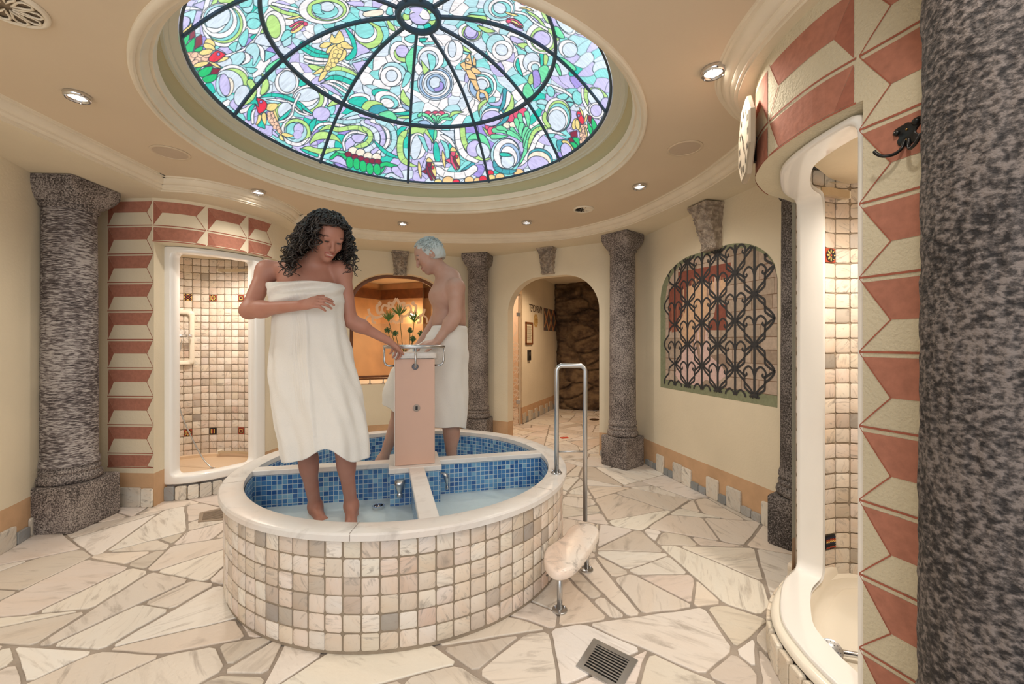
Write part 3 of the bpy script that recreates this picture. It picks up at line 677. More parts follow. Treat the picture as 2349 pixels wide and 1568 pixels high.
# ================================================================ stained glass dome
DR, DRise, DZ = 1.092, .57, 2.53
def domez(r): return DZ+DRise*(1-np.minimum(np.asarray(r)/DR, 1)**2.78)
GC = {k: np.array(rgb(v)) for k, v in dict(w='#fbf7f8', i='#dce9f6', l='#cfc8f5', c='#8fe3e2', t='#22cdb9', g='#08c777', L='#bfe88b', y='#fbe294', r='#e9304e', m='#8a1c42', p='#fccdb0', o='#fbcf93',
      k='#fdf0dc', b='#a3c3e6', n='#3fa9b8', G='#74e6ac', v='#a99ae6', s='#b9e6ee', R='#ec5a80').items()}
LEAD = np.array(rgb('#1c3a4c'))
ZM = {'A': (380, 0, 6.909), 'B': (500, 180, 6.909), 'C': (700, 0, 6.909), 'D': (740, 200, 6.909), 'E': (980, 0, 6.909), 'F': (1040, 200, 6.182)}
class Glass:
    def __init__(s, x, y, X, Yw):
        s.x, s.y = x, y; s.n = len(x); s.z = ZM['A']; s.rs = np.random.RandomState(5)
        sx = x+10*np.sin(y/21)+4*np.sin(y/9+x/23); sy = y+9*np.sin(x/24)+3*np.sin(x/11-y/15)
        gx, gy = np.meshgrid(np.arange(280, 1560, 27.0), np.arange(-470, 470, 25.0)); seeds = np.stack([gx.ravel(), gy.ravel()], 1); seeds = (seeds+s.rs.uniform(-11, 11, seeds.shape)).astype(np.float32)
        d1 = np.full(s.n, 1e9, np.float32); d2 = d1.copy(); id1 = np.zeros(s.n, np.int32); id2 = id1.copy()
        # nearest two seeds, by buckets
        for k in range(len(seeds)):
            m = np.nonzero((np.abs(sx-seeds[k, 0]) < 75) & (np.abs(sy-seeds[k, 1]) < 75))[0]
            if not len(m): continue
            d = np.hypot(sx[m]-seeds[k, 0], (sy[m]-seeds[k, 1])*1.25).astype(np.float32)
            a = d < d1[m]; ma = m[a]; d2[ma] = d1[ma]; id2[ma] = id1[ma]; d1[ma] = d[a]; id1[ma] = k
            b_ = (~a) & (d < d2[m]); d2[m[b_]] = d[b_]; id2[m[b_]] = k
        rr = np.hypot(X-DCX, Yw-DCY)
        pal_out = [GC[c] for c in 'llliiwcscvlt']; pal_in = [GC[c] for c in 'iiiwwwssclwc']
        pick = s.rs.randint(0, 12, len(seeds))
        s.c = np.where((rr > .80)[:, None], np.array(pal_out)[pick[id1]], np.array(pal_in)[pick[id1]])
        sd = np.hypot(*((seeds[id1]-seeds[id2])*np.array([1, 1.25])).T)+1e-3; s.lead((d2**2-d1**2)/(2*sd)*.9, np.arange(s.n), .7)
    def lead(s, d, m, hw=1.0):
        a = np.clip((hw+.5-np.abs(d)), 0, 1)[:, None]; s.c[m] = s.c[m]*(1-a)+LEAD*a
    def put(s, m, d, col, hw=1.0, lead=True):
        a = np.clip(.5-d, 0, 1)[:, None]; s.c[m] = s.c[m]*(1-a)+GC[col]*a
        if lead: s.lead(d, m, hw)
    def T(s, p): return (s.z[0]+p[0]/s.z[2], s.z[1]+p[1]/s.z[2])
    def E(s, cx, cy, a, b, col, rot=0, hw=.9):
        cx, cy = s.T((cx, cy)); a /= s.z[2]; b /= s.z[2]; q = max(a, b)+3
        m = np.nonzero((np.abs(s.x-cx) < q) & (np.abs(s.y-cy) < q))[0]
        if not len(m): return
        t = radians(rot); dx, dy = s.x[m]-cx, s.y[m]-cy; x = dx*cos(t)+dy*sin(t); y = -dx*sin(t)+dy*cos(t)
        f = (x/a)**2+(y/b)**2-1; g = 2*np.sqrt((x/a/a)**2+(y/b/b)**2)+1e-4; s.put(m, f/g, col, hw)
    def P(s, pts, col, smooth=0, hw=.9):
        pts = [s.T(p) for p in pts]
        if smooth: pts = [(v.x, v.y) for v in cat([(a, b, 0) for a, b in pts], smooth, True)]
        a = np.array(pts); lo = a.min(0)-3; hi = a.max(0)+3
        m = np.nonzero((s.x > lo[0]) & (s.x < hi[0]) & (s.y > lo[1]) & (s.y < hi[1]))[0]
        if not len(m): return
        x, y = s.x[m], s.y[m]; d = np.full(len(m), 1e9); ins = np.zeros(len(m), bool)
        for i in range(len(pts)):
            p, q = a[i-1], a[i]; e = q-p; l = e@e+1e-9; t = np.clip(((x-p[0])*e[0]+(y-p[1])*e[1])/l, 0, 1)
            d = np.minimum(d, np.hypot(x-p[0]-e[0]*t, y-p[1]-e[1]*t))
            c = (p[1] > y) != (q[1] > y); ins ^= c & (x < (q[0]-p[0])*(y-p[1])/(q[1]-p[1]+1e-12)+p[0])
        s.put(m, np.where(ins, -d, d), col, hw)
    def B(s, pts, w, col, seg=0, taper=(0, 0), hw=.9, col2=None):
        """band of width w along a smooth line, cut into seg pieces; taper ends 0..1"""
        pts = [s.T(p) for p in pts]; pl = cat([(a, b, 0) for a, b in pts], 8); a = np.array([(v.x, v.y) for v in pl]); w = w/s.z[2]
        L = np.concatenate([[0], np.cumsum(np.hypot(*(a[1:]-a[:-1]).T))]); lo = a.min(0)-w-2; hi = a.max(0)+w+2
        m = np.nonzero((s.x > lo[0]) & (s.x < hi[0]) & (s.y > lo[1]) & (s.y < hi[1]))[0]
        if not len(m): return
        x, y = s.x[m], s.y[m]; d = np.full(len(m), 1e9); tt = np.zeros(len(m))
        for i in range(len(a)-1):
            e = a[i+1]-a[i]; l = e@e+1e-9; t = np.clip(((x-a[i, 0])*e[0]+(y-a[i, 1])*e[1])/l, 0, 1); dd = np.hypot(x-a[i, 0]-e[0]*t, y-a[i, 1]-e[1]*t)
            k = dd < d; d[k] = dd[k]; tt[k] = (L[i]+t[k]*sqrt(l))/L[-1]
        ww = np.full(len(m), w/2)
        if taper[0]: ww *= np.clip(tt/taper[0], 0, 1)**.7
        if taper[1]: ww *= np.clip((1-tt)/taper[1], 0, 1)**.7
        dd = d-ww; s.put(m, dd, col, hw)
        if seg:
            k = (dd < 0) & (tt > .4/seg) & (tt < 1-.4/seg); f = tt[k]*seg; f = np.abs(f-np.round(f))*L[-1]/seg; s.lead(f, m[k], .5)
    def swirl(s, cx, cy, r, cols='wLci', rot=30, ry=None):
        ry = ry or r; k = 1.0; ox = oy = 0
        for j, c in enumerate(cols):
            s.E(cx+ox, cy+oy, r*k, ry*k, c, rot); a = radians(rot*3+j*75); st = .12*k
            ox += r*st*cos(a)*.9; oy += ry*st*sin(a)*.9; k *= .79
def paint(g):
    z = lambda k: setattr(g, 'z', ZM[k]); E, P, B, S = g.E, g.P, g.B, g.swirl
    # upper, mostly off the frame
    z('A')
    for q in [(2650, -500, 330), (3500, -700, 380), (4900, -600, 400), (5700, -300, 330), (1500, -500, 330), (900, -300, 300), (6600, 300, 250)]: S(*q, cols='wLci')
    P([(90, 320), (250, 240), (380, 290), (350, 420), (180, 590), (110, 450)], 'l', 6)
    B([(180, 620), (320, 480), (400, 400), (390, 290)], 50, 'y', 0, (0, .5))
    P([(250, 235), (400, 170), (480, 170), (470, 300), (410, 370), (380, 280)], 's', 4)
    B([(80, 300), (190, 190), (330, 130), (570, 150)], 62, 'w', 3, (0, .4))
    P([(490, 170), (580, 175), (560, 330), (470, 470), (400, 480), (430, 380)], 'l'); P([(420, 80), (640, 0), (600, 150), (570, 150)], 'l')
    B([(670, -20), (630, 160), (560, 330), (510, 410)], 75, 'w', 3, (0, .5))
    P([(760, -20), (850, -10), (760, 120), (670, 210), (700, 120)], 'L'); P([(830, 20), (900, -60), (1060, -20), (1160, 80), (980, 70)], 'L', 5)
    P([(1160, 60), (1290, -30), (1380, 10), (1330, 110), (1215, 125)], 'c', 4); P([(1215, 130), (1340, 100), (1390, 0), (1380, 150), (1290, 210)], 's', 4)
    E(930, 395, 355, 350, 'w', 20); E(925, 385, 300, 300, 'L', 20); E(890, 360, 290, 285, 'c', 20); E(850, 330, 285, 275, 'w', 10); E(835, 300, 235, 225, 's', 10); E(825, 285, 215, 170, 'i', -35); P([(640, 430), (820, 450), (960, 380), (870, 490), (740, 520)], 'w', 4)
    E(1390, 300, 120, 105, 'c'); E(1400, 460, 140, 80, 'w'); E(1395, 375, 108, 88, 'c')
    P([(1290, 450), (1305, 600), (1240, 740), (1150, 630)], 'c', 4); P([(990, 740), (1135, 650), (1140, 760), (1100, 830)], 'c', 3); P([(1150, 650), (1210, 760), (1100, 830)], 's')
    B([(1560, 330), (1480, 530), (1370, 670), (1200, 805), (960, 885)], 42, 'w', 5)
    P([(1500, 520), (1560, 390), (1640, 550)], 'L'); P([(1400, 680), (1500, 540), (1650, 570), (1730, 700), (1640, 735), (1540, 720)], 'i', 4)
    P([(1330, 700), (1440, 690), (1490, 800), (1450, 950), (1380, 1040), (1380, 900), (1260, 810)], 's', 4); P([(1440, 690), (1560, 780), (1560, 980), (1500, 900), (1490, 790)], 'w', 4); P([(1580, 800), (1760, 850), (1570, 980)], 'c')
    P([(1250, 830), (1340, 880), (1330, 980), (1190, 1030), (1260, 950)], 'w', 4); P([(1010, 900), (1200, 820), (1260, 900), (1180, 1020), (1050, 1030)], 's', 4); P([(810, 990), (1010, 910), (1050, 1030), (930, 1070)], 'i', 3)
    E(1720, 420, 180, 250, 'w'); E(1710, 420, 110, 190, 'L', -12)
    P([(1830, 600), (1900, 480), (2000, 500), (1980, 610), (1840, 660)], 'c', 4); P([(1840, 670), (2000, 560), (1990, 700), (1880, 750)], 's')
    B([(1640, 80), (1860, 190), (2060, 240), (2200, 300)], 60, 'L', 3, (.2, .2)); B([(1700, 60), (2050, 140), (2260, 230)], 50, 'w', 3)
    S(2600, 60, 330, 'wwic', 10, 270)
    B([(1900, 300), (2060, 280), (2190, 235)], 40, 'y', 2, (.4, .4)); E(2090, 440, 130, 55, 'y', -35); B([(2010, 480), (2120, 400), (2180, 350)], 28, 'R'); B([(1980, 420), (2100, 350), (2180, 345)], 34, 'R'); E(2215, 380, 38, 34, 'R')
    # koi at the left rim
    P([(205, 655), (300, 540), (375, 520), (360, 650), (270, 760)], 'g', 3); P([(275, 790), (400, 640), (465, 600), (430, 820)], 'g', 2); P([(440, 810), (520, 750), (590, 735), (570, 815)], 'g', 2)
    P([(390, 495), (460, 470), (475, 575), (375, 640)], 'm'); P([(480, 590), (575, 545), (585, 700), (455, 785)], 'm')
    P([(455, 1085), (590, 1045), (520, 1130)], 'g'); P([(510, 1150), (620, 1070), (750, 1055), (690, 1180), (570, 1225)], 'g', 3); P([(580, 1240), (700, 1185), (830, 1180), (780, 1270), (650, 1315)], 'g', 3); P([(745, 1075), (880, 1085), (830, 1175), (705, 1175)], 'm')
    P([(600, 1060), (700, 1000), (760, 1040)], 'm')
    P([(290, 825), (700, 825), (720, 980), (600, 1040), (420, 1020)], 'p')
    for q in [(340, 880, 60, 40), (400, 930, 60, 45), (460, 870, 60, 45), (520, 940, 60, 45), (560, 870, 55, 45), (620, 930, 60, 48), (470, 990, 60, 40), (660, 870, 60, 45), (560, 1000, 60, 40)]: E(*q, 'p', -20, .6)
    E(700, 700, 75, 95, 'y', -40); E(690, 745, 100, 50, 'y', 25); E(640, 825, 110, 45, 'y', -12)
    P([(820, 985), (900, 900), (1000, 915), (930, 965)], 'y', 3); P([(690, 985), (760, 985), (880, 1075), (790, 1060)], 'y', 3); E(560, 1020, 120, 38, 'y', -14)
    P([(680, 930), (730, 860), (810, 800), (900, 830), (945, 865), (880, 930), (780, 985), (700, 970)], 'r', 4, 1.1); E(836, 858, 24, 24, 'v')
    E(1060, 1240, 250, 215, 'w'); E(1075, 1270, 230, 190, 'L', 10); E(1020, 1290, 220, 170, 'i', 30); E(905, 1360, 110, 180, 's', -8); E(985, 1380, 95, 150, 'k', 10); E(935, 1345, 85, 175, 'l', -8)
    P([(1270, 1070), (1430, 1080), (1450, 1110), (1350, 1170)], 'c', 3); P([(1590, 1070), (1850, 900), (1800, 1020), (1640, 1160), (1620, 1250)], 'G', 4)
    E(1920, 1260, 140, 180, 'w', 10); E(1920, 1270, 120, 150, 'i', 10); P([(1520, 1160), (1610, 1250), (1640, 1420), (1510, 1500), (1550, 1300)], 'L', 4); P([(1400, 1270), (1500, 1190), (1545, 1300), (1500, 1420)], 's', 4)
    z('B')
    P([(180, 420), (300, 290), (370, 430), (360, 550)], 'l', 4); E(380, 270, 120, 170, 'i', 20); B([(510, 60), (570, 180), (500, 330), (390, 430)], 105, 'L', 3, (0, .4)); B([(600, 60), (650, 180), (640, 330)], 70, 'w', 1, (.3, 0)); B([(540, 400), (470, 480), (375, 520)], 70, 'w', 0, (.2, 0))
    P([(720, 0), (790, 20), (810, 130), (740, 240), (670, 250), (690, 130)], 'L', 4); E(1090, 60, 190, 190, 'w'); E(1100, 50, 140, 170, 'i'); P([(1270, 120), (1300, 0), (1440, 40), (1370, 130)], 't')
    E(1450, 340, 290, 245, 'w', -20); E(1440, 345, 245, 200, 'L', -20); E(1400, 330, 215, 175, 'i', -20); P([(1270, 360), (1440, 360), (1600, 310), (1500, 420), (1370, 440)], 'w', 3)
    B([(660, 300), (840, 260), (1060, 290), (1260, 380), (1400, 490), (1530, 580)], 60, 't', 5, (.15, .25)); B([(760, 330), (950, 340), (1180, 400), (1350, 520), (1560, 600)], 40, 'w', 5, (.2, .3))
    B([(1290, 250), (1200, 430), (1170, 570), (1070, 660), (950, 690)], 42, 'w', 4)
    B([(1560, 610), (1780, 650), (2050, 690), (2400, 640)], 70, 's', 4, (.3, .2)); P([(1930, 640), (2060, 560), (2180, 510), (2330, 530), (2100, 600)], 's', 3)
    P([(1730, 450), (1820, 350), (1930, 390), (1850, 420)], 'L', 3); E(1640, 560, 140, 110, 'l'); P([(1240, 380), (1320, 420), (1350, 540), (1250, 440)], 't')
    P([(900, 440), (1040, 390), (980, 560), (940, 660)], 'L', 3); E(1060, 500, 110, 130, 'i', 30); P([(960, 650), (1160, 480), (1100, 600), (1000, 660)], 't', 3)
    E(1240, 850, 250, 200, 'w', 30); E(1260, 830, 215, 190, 'L', 30); E(1230, 850, 180, 160, 's', 0); E(1190, 830, 110, 130, 'c'); E(1280, 800, 80, 90, 'l'); E(1260, 890, 70, 70, 'l', 0, .2)
    P([(1450, 720), (1560, 630), (1530, 770), (1480, 850)], 't', 3); B([(1040, 920), (1120, 1010), (1300, 1040), (1450, 930)], 60, 'w', 3, (.2, .3))
    B([(580, 400), (500, 520), (490, 640)], 60, 't', 0, (.2, 0)); B([(600, 470), (550, 560), (550, 700)], 45, 'w', 0, (.3, 0)); P([(620, 740), (720, 640), (750, 790), (700, 780)], 't', 3); P([(860, 800), (960, 900), (950, 940), (860, 880)], 'l')
    B([(1480, 880), (1600, 740), (1800, 720), (2050, 760), (2180, 730)], 50, 'w', 3, (.2, .3)); B([(1600, 830), (1750, 770), (1900, 810), (2100, 780), (2260, 790), (2340, 880)], 75, 'L', 5, (.2, 0))
    P([(1450, 1040), (1540, 870), (1700, 840), (1880, 910), (1990, 1080), (1900, 990), (1700, 960), (1560, 980)], 'L', 4); P([(1330, 1110), (1440, 1070), (1600, 1110), (1850, 1100), (1950, 1110), (1800, 1190), (1650, 1200), (1500, 1170)], 'L', 4); B([(1300, 1110), (1430, 1170), (1570, 1220)], 50, 't', 2, (.3, 0))
    P([(1620, 1220), (1720, 1190), (1870, 1140), (1790, 1300), (1650, 1260)], 'c')
    B([(2010, 1130), (1990, 1000), (2070, 880), (2200, 850), (2340, 890)], 42, 'w', 4); P([(2030, 1130), (2020, 1010), (2110, 930), (2180, 1020), (2110, 1090)], 'l', 3); P([(2110, 920), (2200, 880), (2340, 900), (2290, 990), (2190, 1020)], 'l', 3)
    # red-headed koi
    P([(770, 560), (900, 530), (960, 700), (1020, 850), (990, 900), (900, 790), (800, 690)], 'p'); 
    for q in [(810, 560), (860, 545), (870, 610), (900, 660), (920, 720), (850, 670), (950, 780), (900, 770), (970, 830), (880, 590)]: E(*q, 30, 34, 'p', 0, .6)
    P([(870, 520), (900, 490), (950, 640), (940, 680)], 'y', 2); P([(780, 410), (880, 390), (950, 410), (920, 480), (850, 520), (770, 490)], 'y', 4); P([(740, 540), (770, 600), (760, 720), (730, 720), (690, 620), (700, 560)], 'y', 4); P([(640, 580), (685, 580), (680, 660), (640, 720), (600, 730), (625, 650)], 'y', 4)
    P([(615, 300), (720, 340), (780, 400), (750, 500), (650, 560), (620, 490), (590, 400), (640, 450), (630, 370)], 'r', 2, 1.1); E(680, 368, 22, 24, 'v')
    P([(1010, 870), (1080, 860), (1200, 910), (1100, 930), (1020, 900)], 'y', 3); P([(970, 910), (1010, 900), (1050, 990), (980, 960)], 'y', 3)
    z('D')
    P([(780, 60), (860, 20), (1060, 40), (960, 80), (820, 140)], 't', 3); E(1030, 200, 210, 130, 'w', 20); E(1060, 230, 150, 95, 'c', 20); E(1030, 250, 110, 70, 'w', 20)
    E(590, 180, 170, 90, 'w'); P([(400, 230), (480, 160), (640, 150), (720, 210), (640, 320), (500, 280)], 't', 4); P([(620, 330), (680, 230), (820, 210), (960, 270), (860, 290), (740, 370)], 'L', 4); P([(730, 380), (800, 290), (940, 280), (1050, 380), (900, 430)], 'n', 4); P([(880, 430), (980, 380), (1090, 380), (1180, 470), (1150, 520), (1000, 480)], 'G', 4)
    P([(1130, 410), (1370, 380), (1370, 440), (1210, 440)], 't', 2); P([(1090, 380), (1240, 320), (1340, 370), (1200, 400)], 'w', 2); P([(1180, 470), (1370, 450), (1370, 495), (1240, 495)], 'L', 2)
    P([(1230, 170), (1270, 30), (1330, 140), (1380, 200), (1380, 300), (1300, 260)], 'L', 3); P([(1230, 180), (1260, 260), (1370, 310), (1370, 370), (1270, 320)], 'b', 3)
    B([(620, 620), (730, 700), (760, 800), (680, 900), (500, 950)], 80, 'L', 5, (.1, .2)); 
    B([(640, 560), (780, 640), (860, 760), (840, 900), (680, 1010)], 90, 'i', 5); B([(700, 540), (870, 620), (960, 780), (930, 930), (800, 1030)], 80, 'l', 5); B([(780, 530), (960, 600), (1040, 760), (1010, 920), (880, 1040)], 60, 'w', 5); B([(880, 520), (1080, 640), (1140, 800), (1090, 960), (960, 1060)], 90, 's', 5)
    P([(1170, 690), (1250, 620), (1340, 630), (1190, 820)], 't'); B([(800, 830), (900, 940), (1030, 1050), (1190, 1110), (1300, 1130)], 60, 't', 4, (.3, .4))
    P([(120, 1170), (160, 1100), (260, 1090), (350, 1150), (400, 1260), (250, 1200)], 'l', 3); B([(140, 1120), (230, 1050), (310, 1070), (370, 1130)], 55, 'g', 2); P([(210, 1010), (310, 1000), (370, 1040), (290, 1050)], 'G', 2)
    for x, y in [(480, 1010), (600, 1040), (720, 1095), (855, 1110)]: E(x, y, 74, 68, 'k')
    for x, y in [(410, 1065), (515, 1100), (612, 1130), (708, 1160), (795, 1170), (880, 1180)]: E(x, y, 57, 42, 'm', 15)
    P([(915, 1210), (1010, 1180), (1110, 1210), (1190, 1240), (1110, 1270), (1000, 1250), (920, 1270)], 'g', 4); P([(900, 1390), (930, 1290), (1000, 1260), (930, 1370)], 'g', 2)
    for x, y in [(430, 1190), (540, 1215), (642, 1250), (750, 1290), (865, 1300)]: E(x, y, 58, 92, 'g', -8)
    B([(1010, 1420), (1090, 1385), (1200, 1440)], 60, 'i'); P([(1080, 1290), (1190, 1250), (1290, 1440), (1160, 1390)], 'l', 2)
    B([(1340, 680), (1240, 820), (1230, 1030), (1280, 1150), (1400, 1230), (1500, 1250)], 100, 'L', 6, (.1, .3)); B([(1400, 690), (1540, 680), (1680, 740), (1750, 880)], 110, 'L', 2, (0, .5))
    E(1500, 930, 150, 210, 'w', 5); E(1480, 950, 80, 200, 'i', 8); B([(1510, 760), (1600, 850), (1660, 1030)], 75, 'c', 0, (.3, .3)); P([(1600, 720), (1720, 840), (1720, 1000), (1660, 940)], 'l', 3)
    P([(1660, 670), (1770, 670), (1760, 860)], 't'); P([(1770, 670), (1815, 680), (1810, 780), (1750, 900)], 'G'); P([(1760, 920), (1800, 860), (1850, 980), (1860, 1170), (1790, 1170), (1755, 1040)], 't', 4); B([(1860, 830), (1950, 930), (1980, 1080), (1970, 1130)], 70, 'c', 0, (.3, .1))
    P([(1860, 750), (2010, 790), (2110, 950), (2080, 960), (2000, 870)], 'w', 3); P([(1830, 680), (2080, 690), (2110, 870), (1980, 770)], 'i')
    B([(2160, 660), (2130, 800), (2170, 980), (2300, 1110)], 90, 'w', 3); B([(2220, 660), (2220, 800), (2280, 950), (2380, 1060)], 80, 'L', 4)
    P([(2190, 1320), (2330, 1220), (2400, 1160), (2400, 1260)], 'n', 2); B([(1800, 1260), (1900, 1360), (2060, 1400), (2260, 1380), (2400, 1290)], 115, 'w', 4, (.1, 0)); P([(1760, 1180), (2010, 1185), (1900, 1240), (1770, 1230)], 'w')
    # flower under the ring
    for x, c in [(1670, 'R'), (1790, 'R'), (1880, 'R')]: E(x, 410, 55, 36, c)
    for x in (1735, 1830): E(x, 440, 48, 30, 'k')
    for q in [[(1530, 450), (1600, 430), (1780, 590)], [(1600, 430), (1690, 470), (1790, 590)], [(1750, 460), (1790, 500), (1795, 590)], [(1830, 470), (1820, 520), (1800, 590)], [(1970, 440), (1870, 480), (1800, 590)], [(2030, 500), (1900, 500), (1810, 600)]]: B(q, 55, 'G', 0, (.0, .9))
    P([(1410, 540), (1500, 490), (1610, 500), (1510, 545)], 'c', 3); P([(1510, 550), (1640, 520), (1720, 600), (1600, 600)], 'b', 3); P([(2010, 480), (2060, 380), (2240, 390), (2100, 430)], 'L', 3)
    # butterflies
    for ox, oy, c in [(0, 0, 'm'), (380, -170, 'R')]:
        P([(1520+ox, 1170+oy), (1550+ox, 1230+oy), (1570+ox, 1330+oy), (1560+ox, 1450+oy), (1530+ox, 1380+oy), (1510+ox, 1280+oy)], 'y', 4)
        P([(1650+ox, 1190+oy), (1750+ox, 1200+oy), (1800+ox, 1330+oy), (1780+ox, 1470+oy), (1700+ox, 1440+oy), (1640+ox, 1320+oy)], 'y', 4); P([(1560+ox, 1330+oy), (1650+ox, 1290+oy), (1650+ox, 1380+oy)], c)
        B([(1660+ox, 1230+oy), (1670+ox, 1340+oy), (1730+ox, 1460+oy)], 42, 'm' if c == 'm' else 'R'); B([(1690+ox, 1250+oy), (1730+ox, 1360+oy), (1780+ox, 1440+oy)], 30, 'm'); E(1690+ox, 1215+oy, 38, 50, c); E(1745+ox, 1270+oy, 22, 28, 'r'); P([(1640+ox, 1180+oy), (1680+ox, 1110+oy), (1750+ox, 1180+oy)], 'y', 3)
    # marbles along the rim
    for x, y, a, c in [(1830, 1500, 60, 'y'), (1990, 1480, 88, 'o'), (2130, 1500, 50, 'r'), (2320, 1480, 75, 'o')]: E(x, y, a, a*.8, c)
    z('F')
    for x, y, a, c in [(40, 1345, 50, 'r'), (225, 1320, 66, 'o'), (345, 1325, 54, 'o'), (420, 1300, 55, 'r'), (520, 1215, 52, 'r'), (540, 1290, 62, 'y'), (660, 1275, 66, 'o'), (930, 1215, 70, 'o')]: E(x, y, a, a*.85, c)
    B([(60, 600), (80, 800), (160, 960), (320, 1030)], 90, 'w', 4); B([(130, 590), (150, 760), (240, 910), (400, 1010), (550, 1010)], 78, 'L', 6, (0, .3))
    P([(200, 750), (240, 680), (340, 650), (450, 690), (520, 830), (520, 920), (420, 800), (320, 740)], 'G', 4); E(300, 870, 110, 120, 'l', 30); E(420, 900, 90, 120, 'i', -30)
    P([(410, 560), (480, 620), (560, 690), (480, 680)], 'L', 3)
    for i, (x, y) in enumerate([(510, 555), (545, 620), (630, 530), (720, 480), (820, 430), (910, 380), (985, 350)]): E(x, y, 62, 66, 'R')
    for x, y in [(760, 540), (850, 530)]: E(x, y, 60, 44, 'k')
    for q in [[(580, 610), (680, 620), (780, 670)], [(560, 700), (680, 700), (780, 690)], [(640, 570), (720, 590), (790, 640)], [(940, 400), (960, 480), (1030, 560)], [(1040, 370), (1060, 470), (1060, 600)], [(890, 470), (920, 560), (950, 680)], [(830, 600), (870, 650), (980, 720)], [(790, 640), (900, 700), (990, 790)], [(970, 530), (950, 640), (980, 720)], [(1040, 590), (1000, 680), (990, 790)], [(1080, 620), (1020, 740), (990, 860)]]: B(q, 72, 'G', 0, (0, .8))
    B([(1230, 560), (1110, 650), (1060, 800), (1010, 950), (930, 1110)], 88, 'G', 5, (0, .5)); B([(1460, 600), (1300, 570), (1160, 620), (1090, 760), (1050, 920)], 60, 'L', 5, (.3, .3)); B([(1600, 690), (1420, 630), (1270, 640), (1170, 740), (1100, 900), (1000, 1060), (920, 1130)], 70, 'w', 7, (.3, .2))
    E(740, 950, 210, 230, 's', 10); E(750, 940, 180, 210, 'w', 10); E(800, 960, 140, 170, 'b', -20); E(790, 980, 110, 150, 'w', -20); E(770, 1040, 95, 110, 'i'); P([(660, 930), (760, 930), (830, 975), (680, 980)], 't', 3); B([(570, 1030), (620, 1150), (760, 1200), (900, 1180)], 70, 'n', 4, (.2, .2))
    E(1230, 1020, 180, 150, 'n', 20); E(1220, 1050, 170, 140, 'k', 20); E(1210, 1100, 160, 120, 'l', 20)
    E(600, 400, 195, 150, 'n', -10); E(550, 420, 160, 125, 'w', -10); E(540, 440, 140, 110, 'l', -10); P([(700, 30), (760, 30), (760, 200), (700, 300), (640, 350), (690, 200)], 'n', 3); P([(820, 90), (860, 200), (840, 330), (710, 370), (780, 260)], 'L', 3); P([(760, 60), (820, 100), (790, 240), (700, 330), (740, 220)], 'w', 3)
    P([(350, 260), (450, 170), (480, 200), (380, 300), (370, 420)], 'L', 3); P([(500, 220), (640, 200), (690, 60), (700, 150), (660, 260), (560, 260)], 'l', 3)
    E(1480, 390, 190, 245, 'w', -8); E(1500, 400, 165, 215, 'L', -8); E(1500, 420, 155, 195, 'c', -8); E(1480, 450, 145, 175, 'w', -8); E(1470, 470, 125, 150, 'i', -8)
    P([(1170, 220), (1230, 170), (1330, 190), (1310, 250)], 's', 3); P([(1180, 250), (1250, 240), (1310, 270), (1270, 330)], 'c', 3); P([(1460, 140), (1540, 90), (1640, 100), (1580, 180)], 'c', 3); P([(1590, 190), (1680, 120), (1720, 210), (1640, 200)], 'c', 3); P([(1610, 210), (1720, 220), (1660, 290)], 'c'); B([(1310, 340), (1290, 450), (1350, 550)], 60, 'L', 0, (.2, 0))
    B([(1250, -60), (1500, 20), (1680, 130), (1750, 260)], 40, 'w', 5); E(1380, 60, 55, 80, 'c', -20); E(1760, 150, 70, 100, 'c', -20); B([(1830, 30), (1850, 200), (1960, 380), (2080, 440)], 42, 'w', 4); B([(1900, -20), (1880, 100), (1910, 260)], 60, 'L', 3, (.1, .3)); B([(1960, 30), (2060, 40), (2160, 130)], 55, 'L', 2)
    E(2020, 140, 110, 130, 'i', -30); E(2030, 330, 110, 115, 'w', -20); E(2025, 330, 80, 85, 'l', -20); E(2170, 240, 80, 95, 'l', -20)
    # koi at the right rim
    P([(1905, 390), (1965, 410), (1950, 520), (1910, 470)], 'm'); P([(1900, 480), (1980, 600), (1950, 700), (1910, 600)], 'g'); P([(1970, 430), (2050, 570), (2000, 640), (1960, 540)], 'g', 2)
    P([(1650, 640), (1750, 610), (1760, 700), (1670, 710)], 'm'); P([(1630, 720), (1680, 710), (1720, 780), (1650, 770)], 'm'); P([(1690, 720), (1780, 720), (1790, 840), (1740, 790)], 'g', 2); P([(1650, 780), (1720, 780), (1780, 840), (1730, 890)], 'g')
    P([(1790, 530), (1880, 520), (1890, 760), (1800, 840)], 'p')
    for i in range(12): E(1815+(i % 3)*32, 560+(i//3)*62+(i % 2)*24, 26, 30, 'p', 20, .6)
    P([(1770, 520), (1800, 550), (1810, 640), (1770, 600)], 'y', 3); E(1725, 520, 42, 80, 'y', 15); E(1760, 530, 32, 75, 'y', -8); P([(1870, 560), (1900, 640), (1900, 720), (1870, 640)], 'y', 3); P([(1900, 380), (1895, 460), (1860, 500), (1865, 430)], 'y', 3)
    P([(1760, 340), (1800, 350), (1850, 430), (1850, 520), (1810, 520), (1770, 450), (1745, 390)], 'r', 3, 1.1); P([(1780, 280), (1840, 350), (1840, 430), (1800, 340)], 'y', 2); E(1778, 402, 16, 20, 'v')
    P([(1460, 770), (1540, 740), (1640, 740), (1560, 790), (1500, 900)], 'n', 3); P([(1530, 770), (1620, 760), (1720, 900), (1690, 900)], 'y', 2); P([(1520, 860), (1570, 790), (1640, 820), (1680, 910), (1560, 990)], 'l', 3)
    z('E')
    S(680, 510, 190, 'wLv', 10, 150); E(690, 500, 95, 100, 'l'); E(1150, 760, 215, 215, 'w', 30); E(1090, 700, 150, 160, 's', 20); E(1190, 800, 165, 160, 'w'); E(1180, 790, 100, 88, 'i', 30)
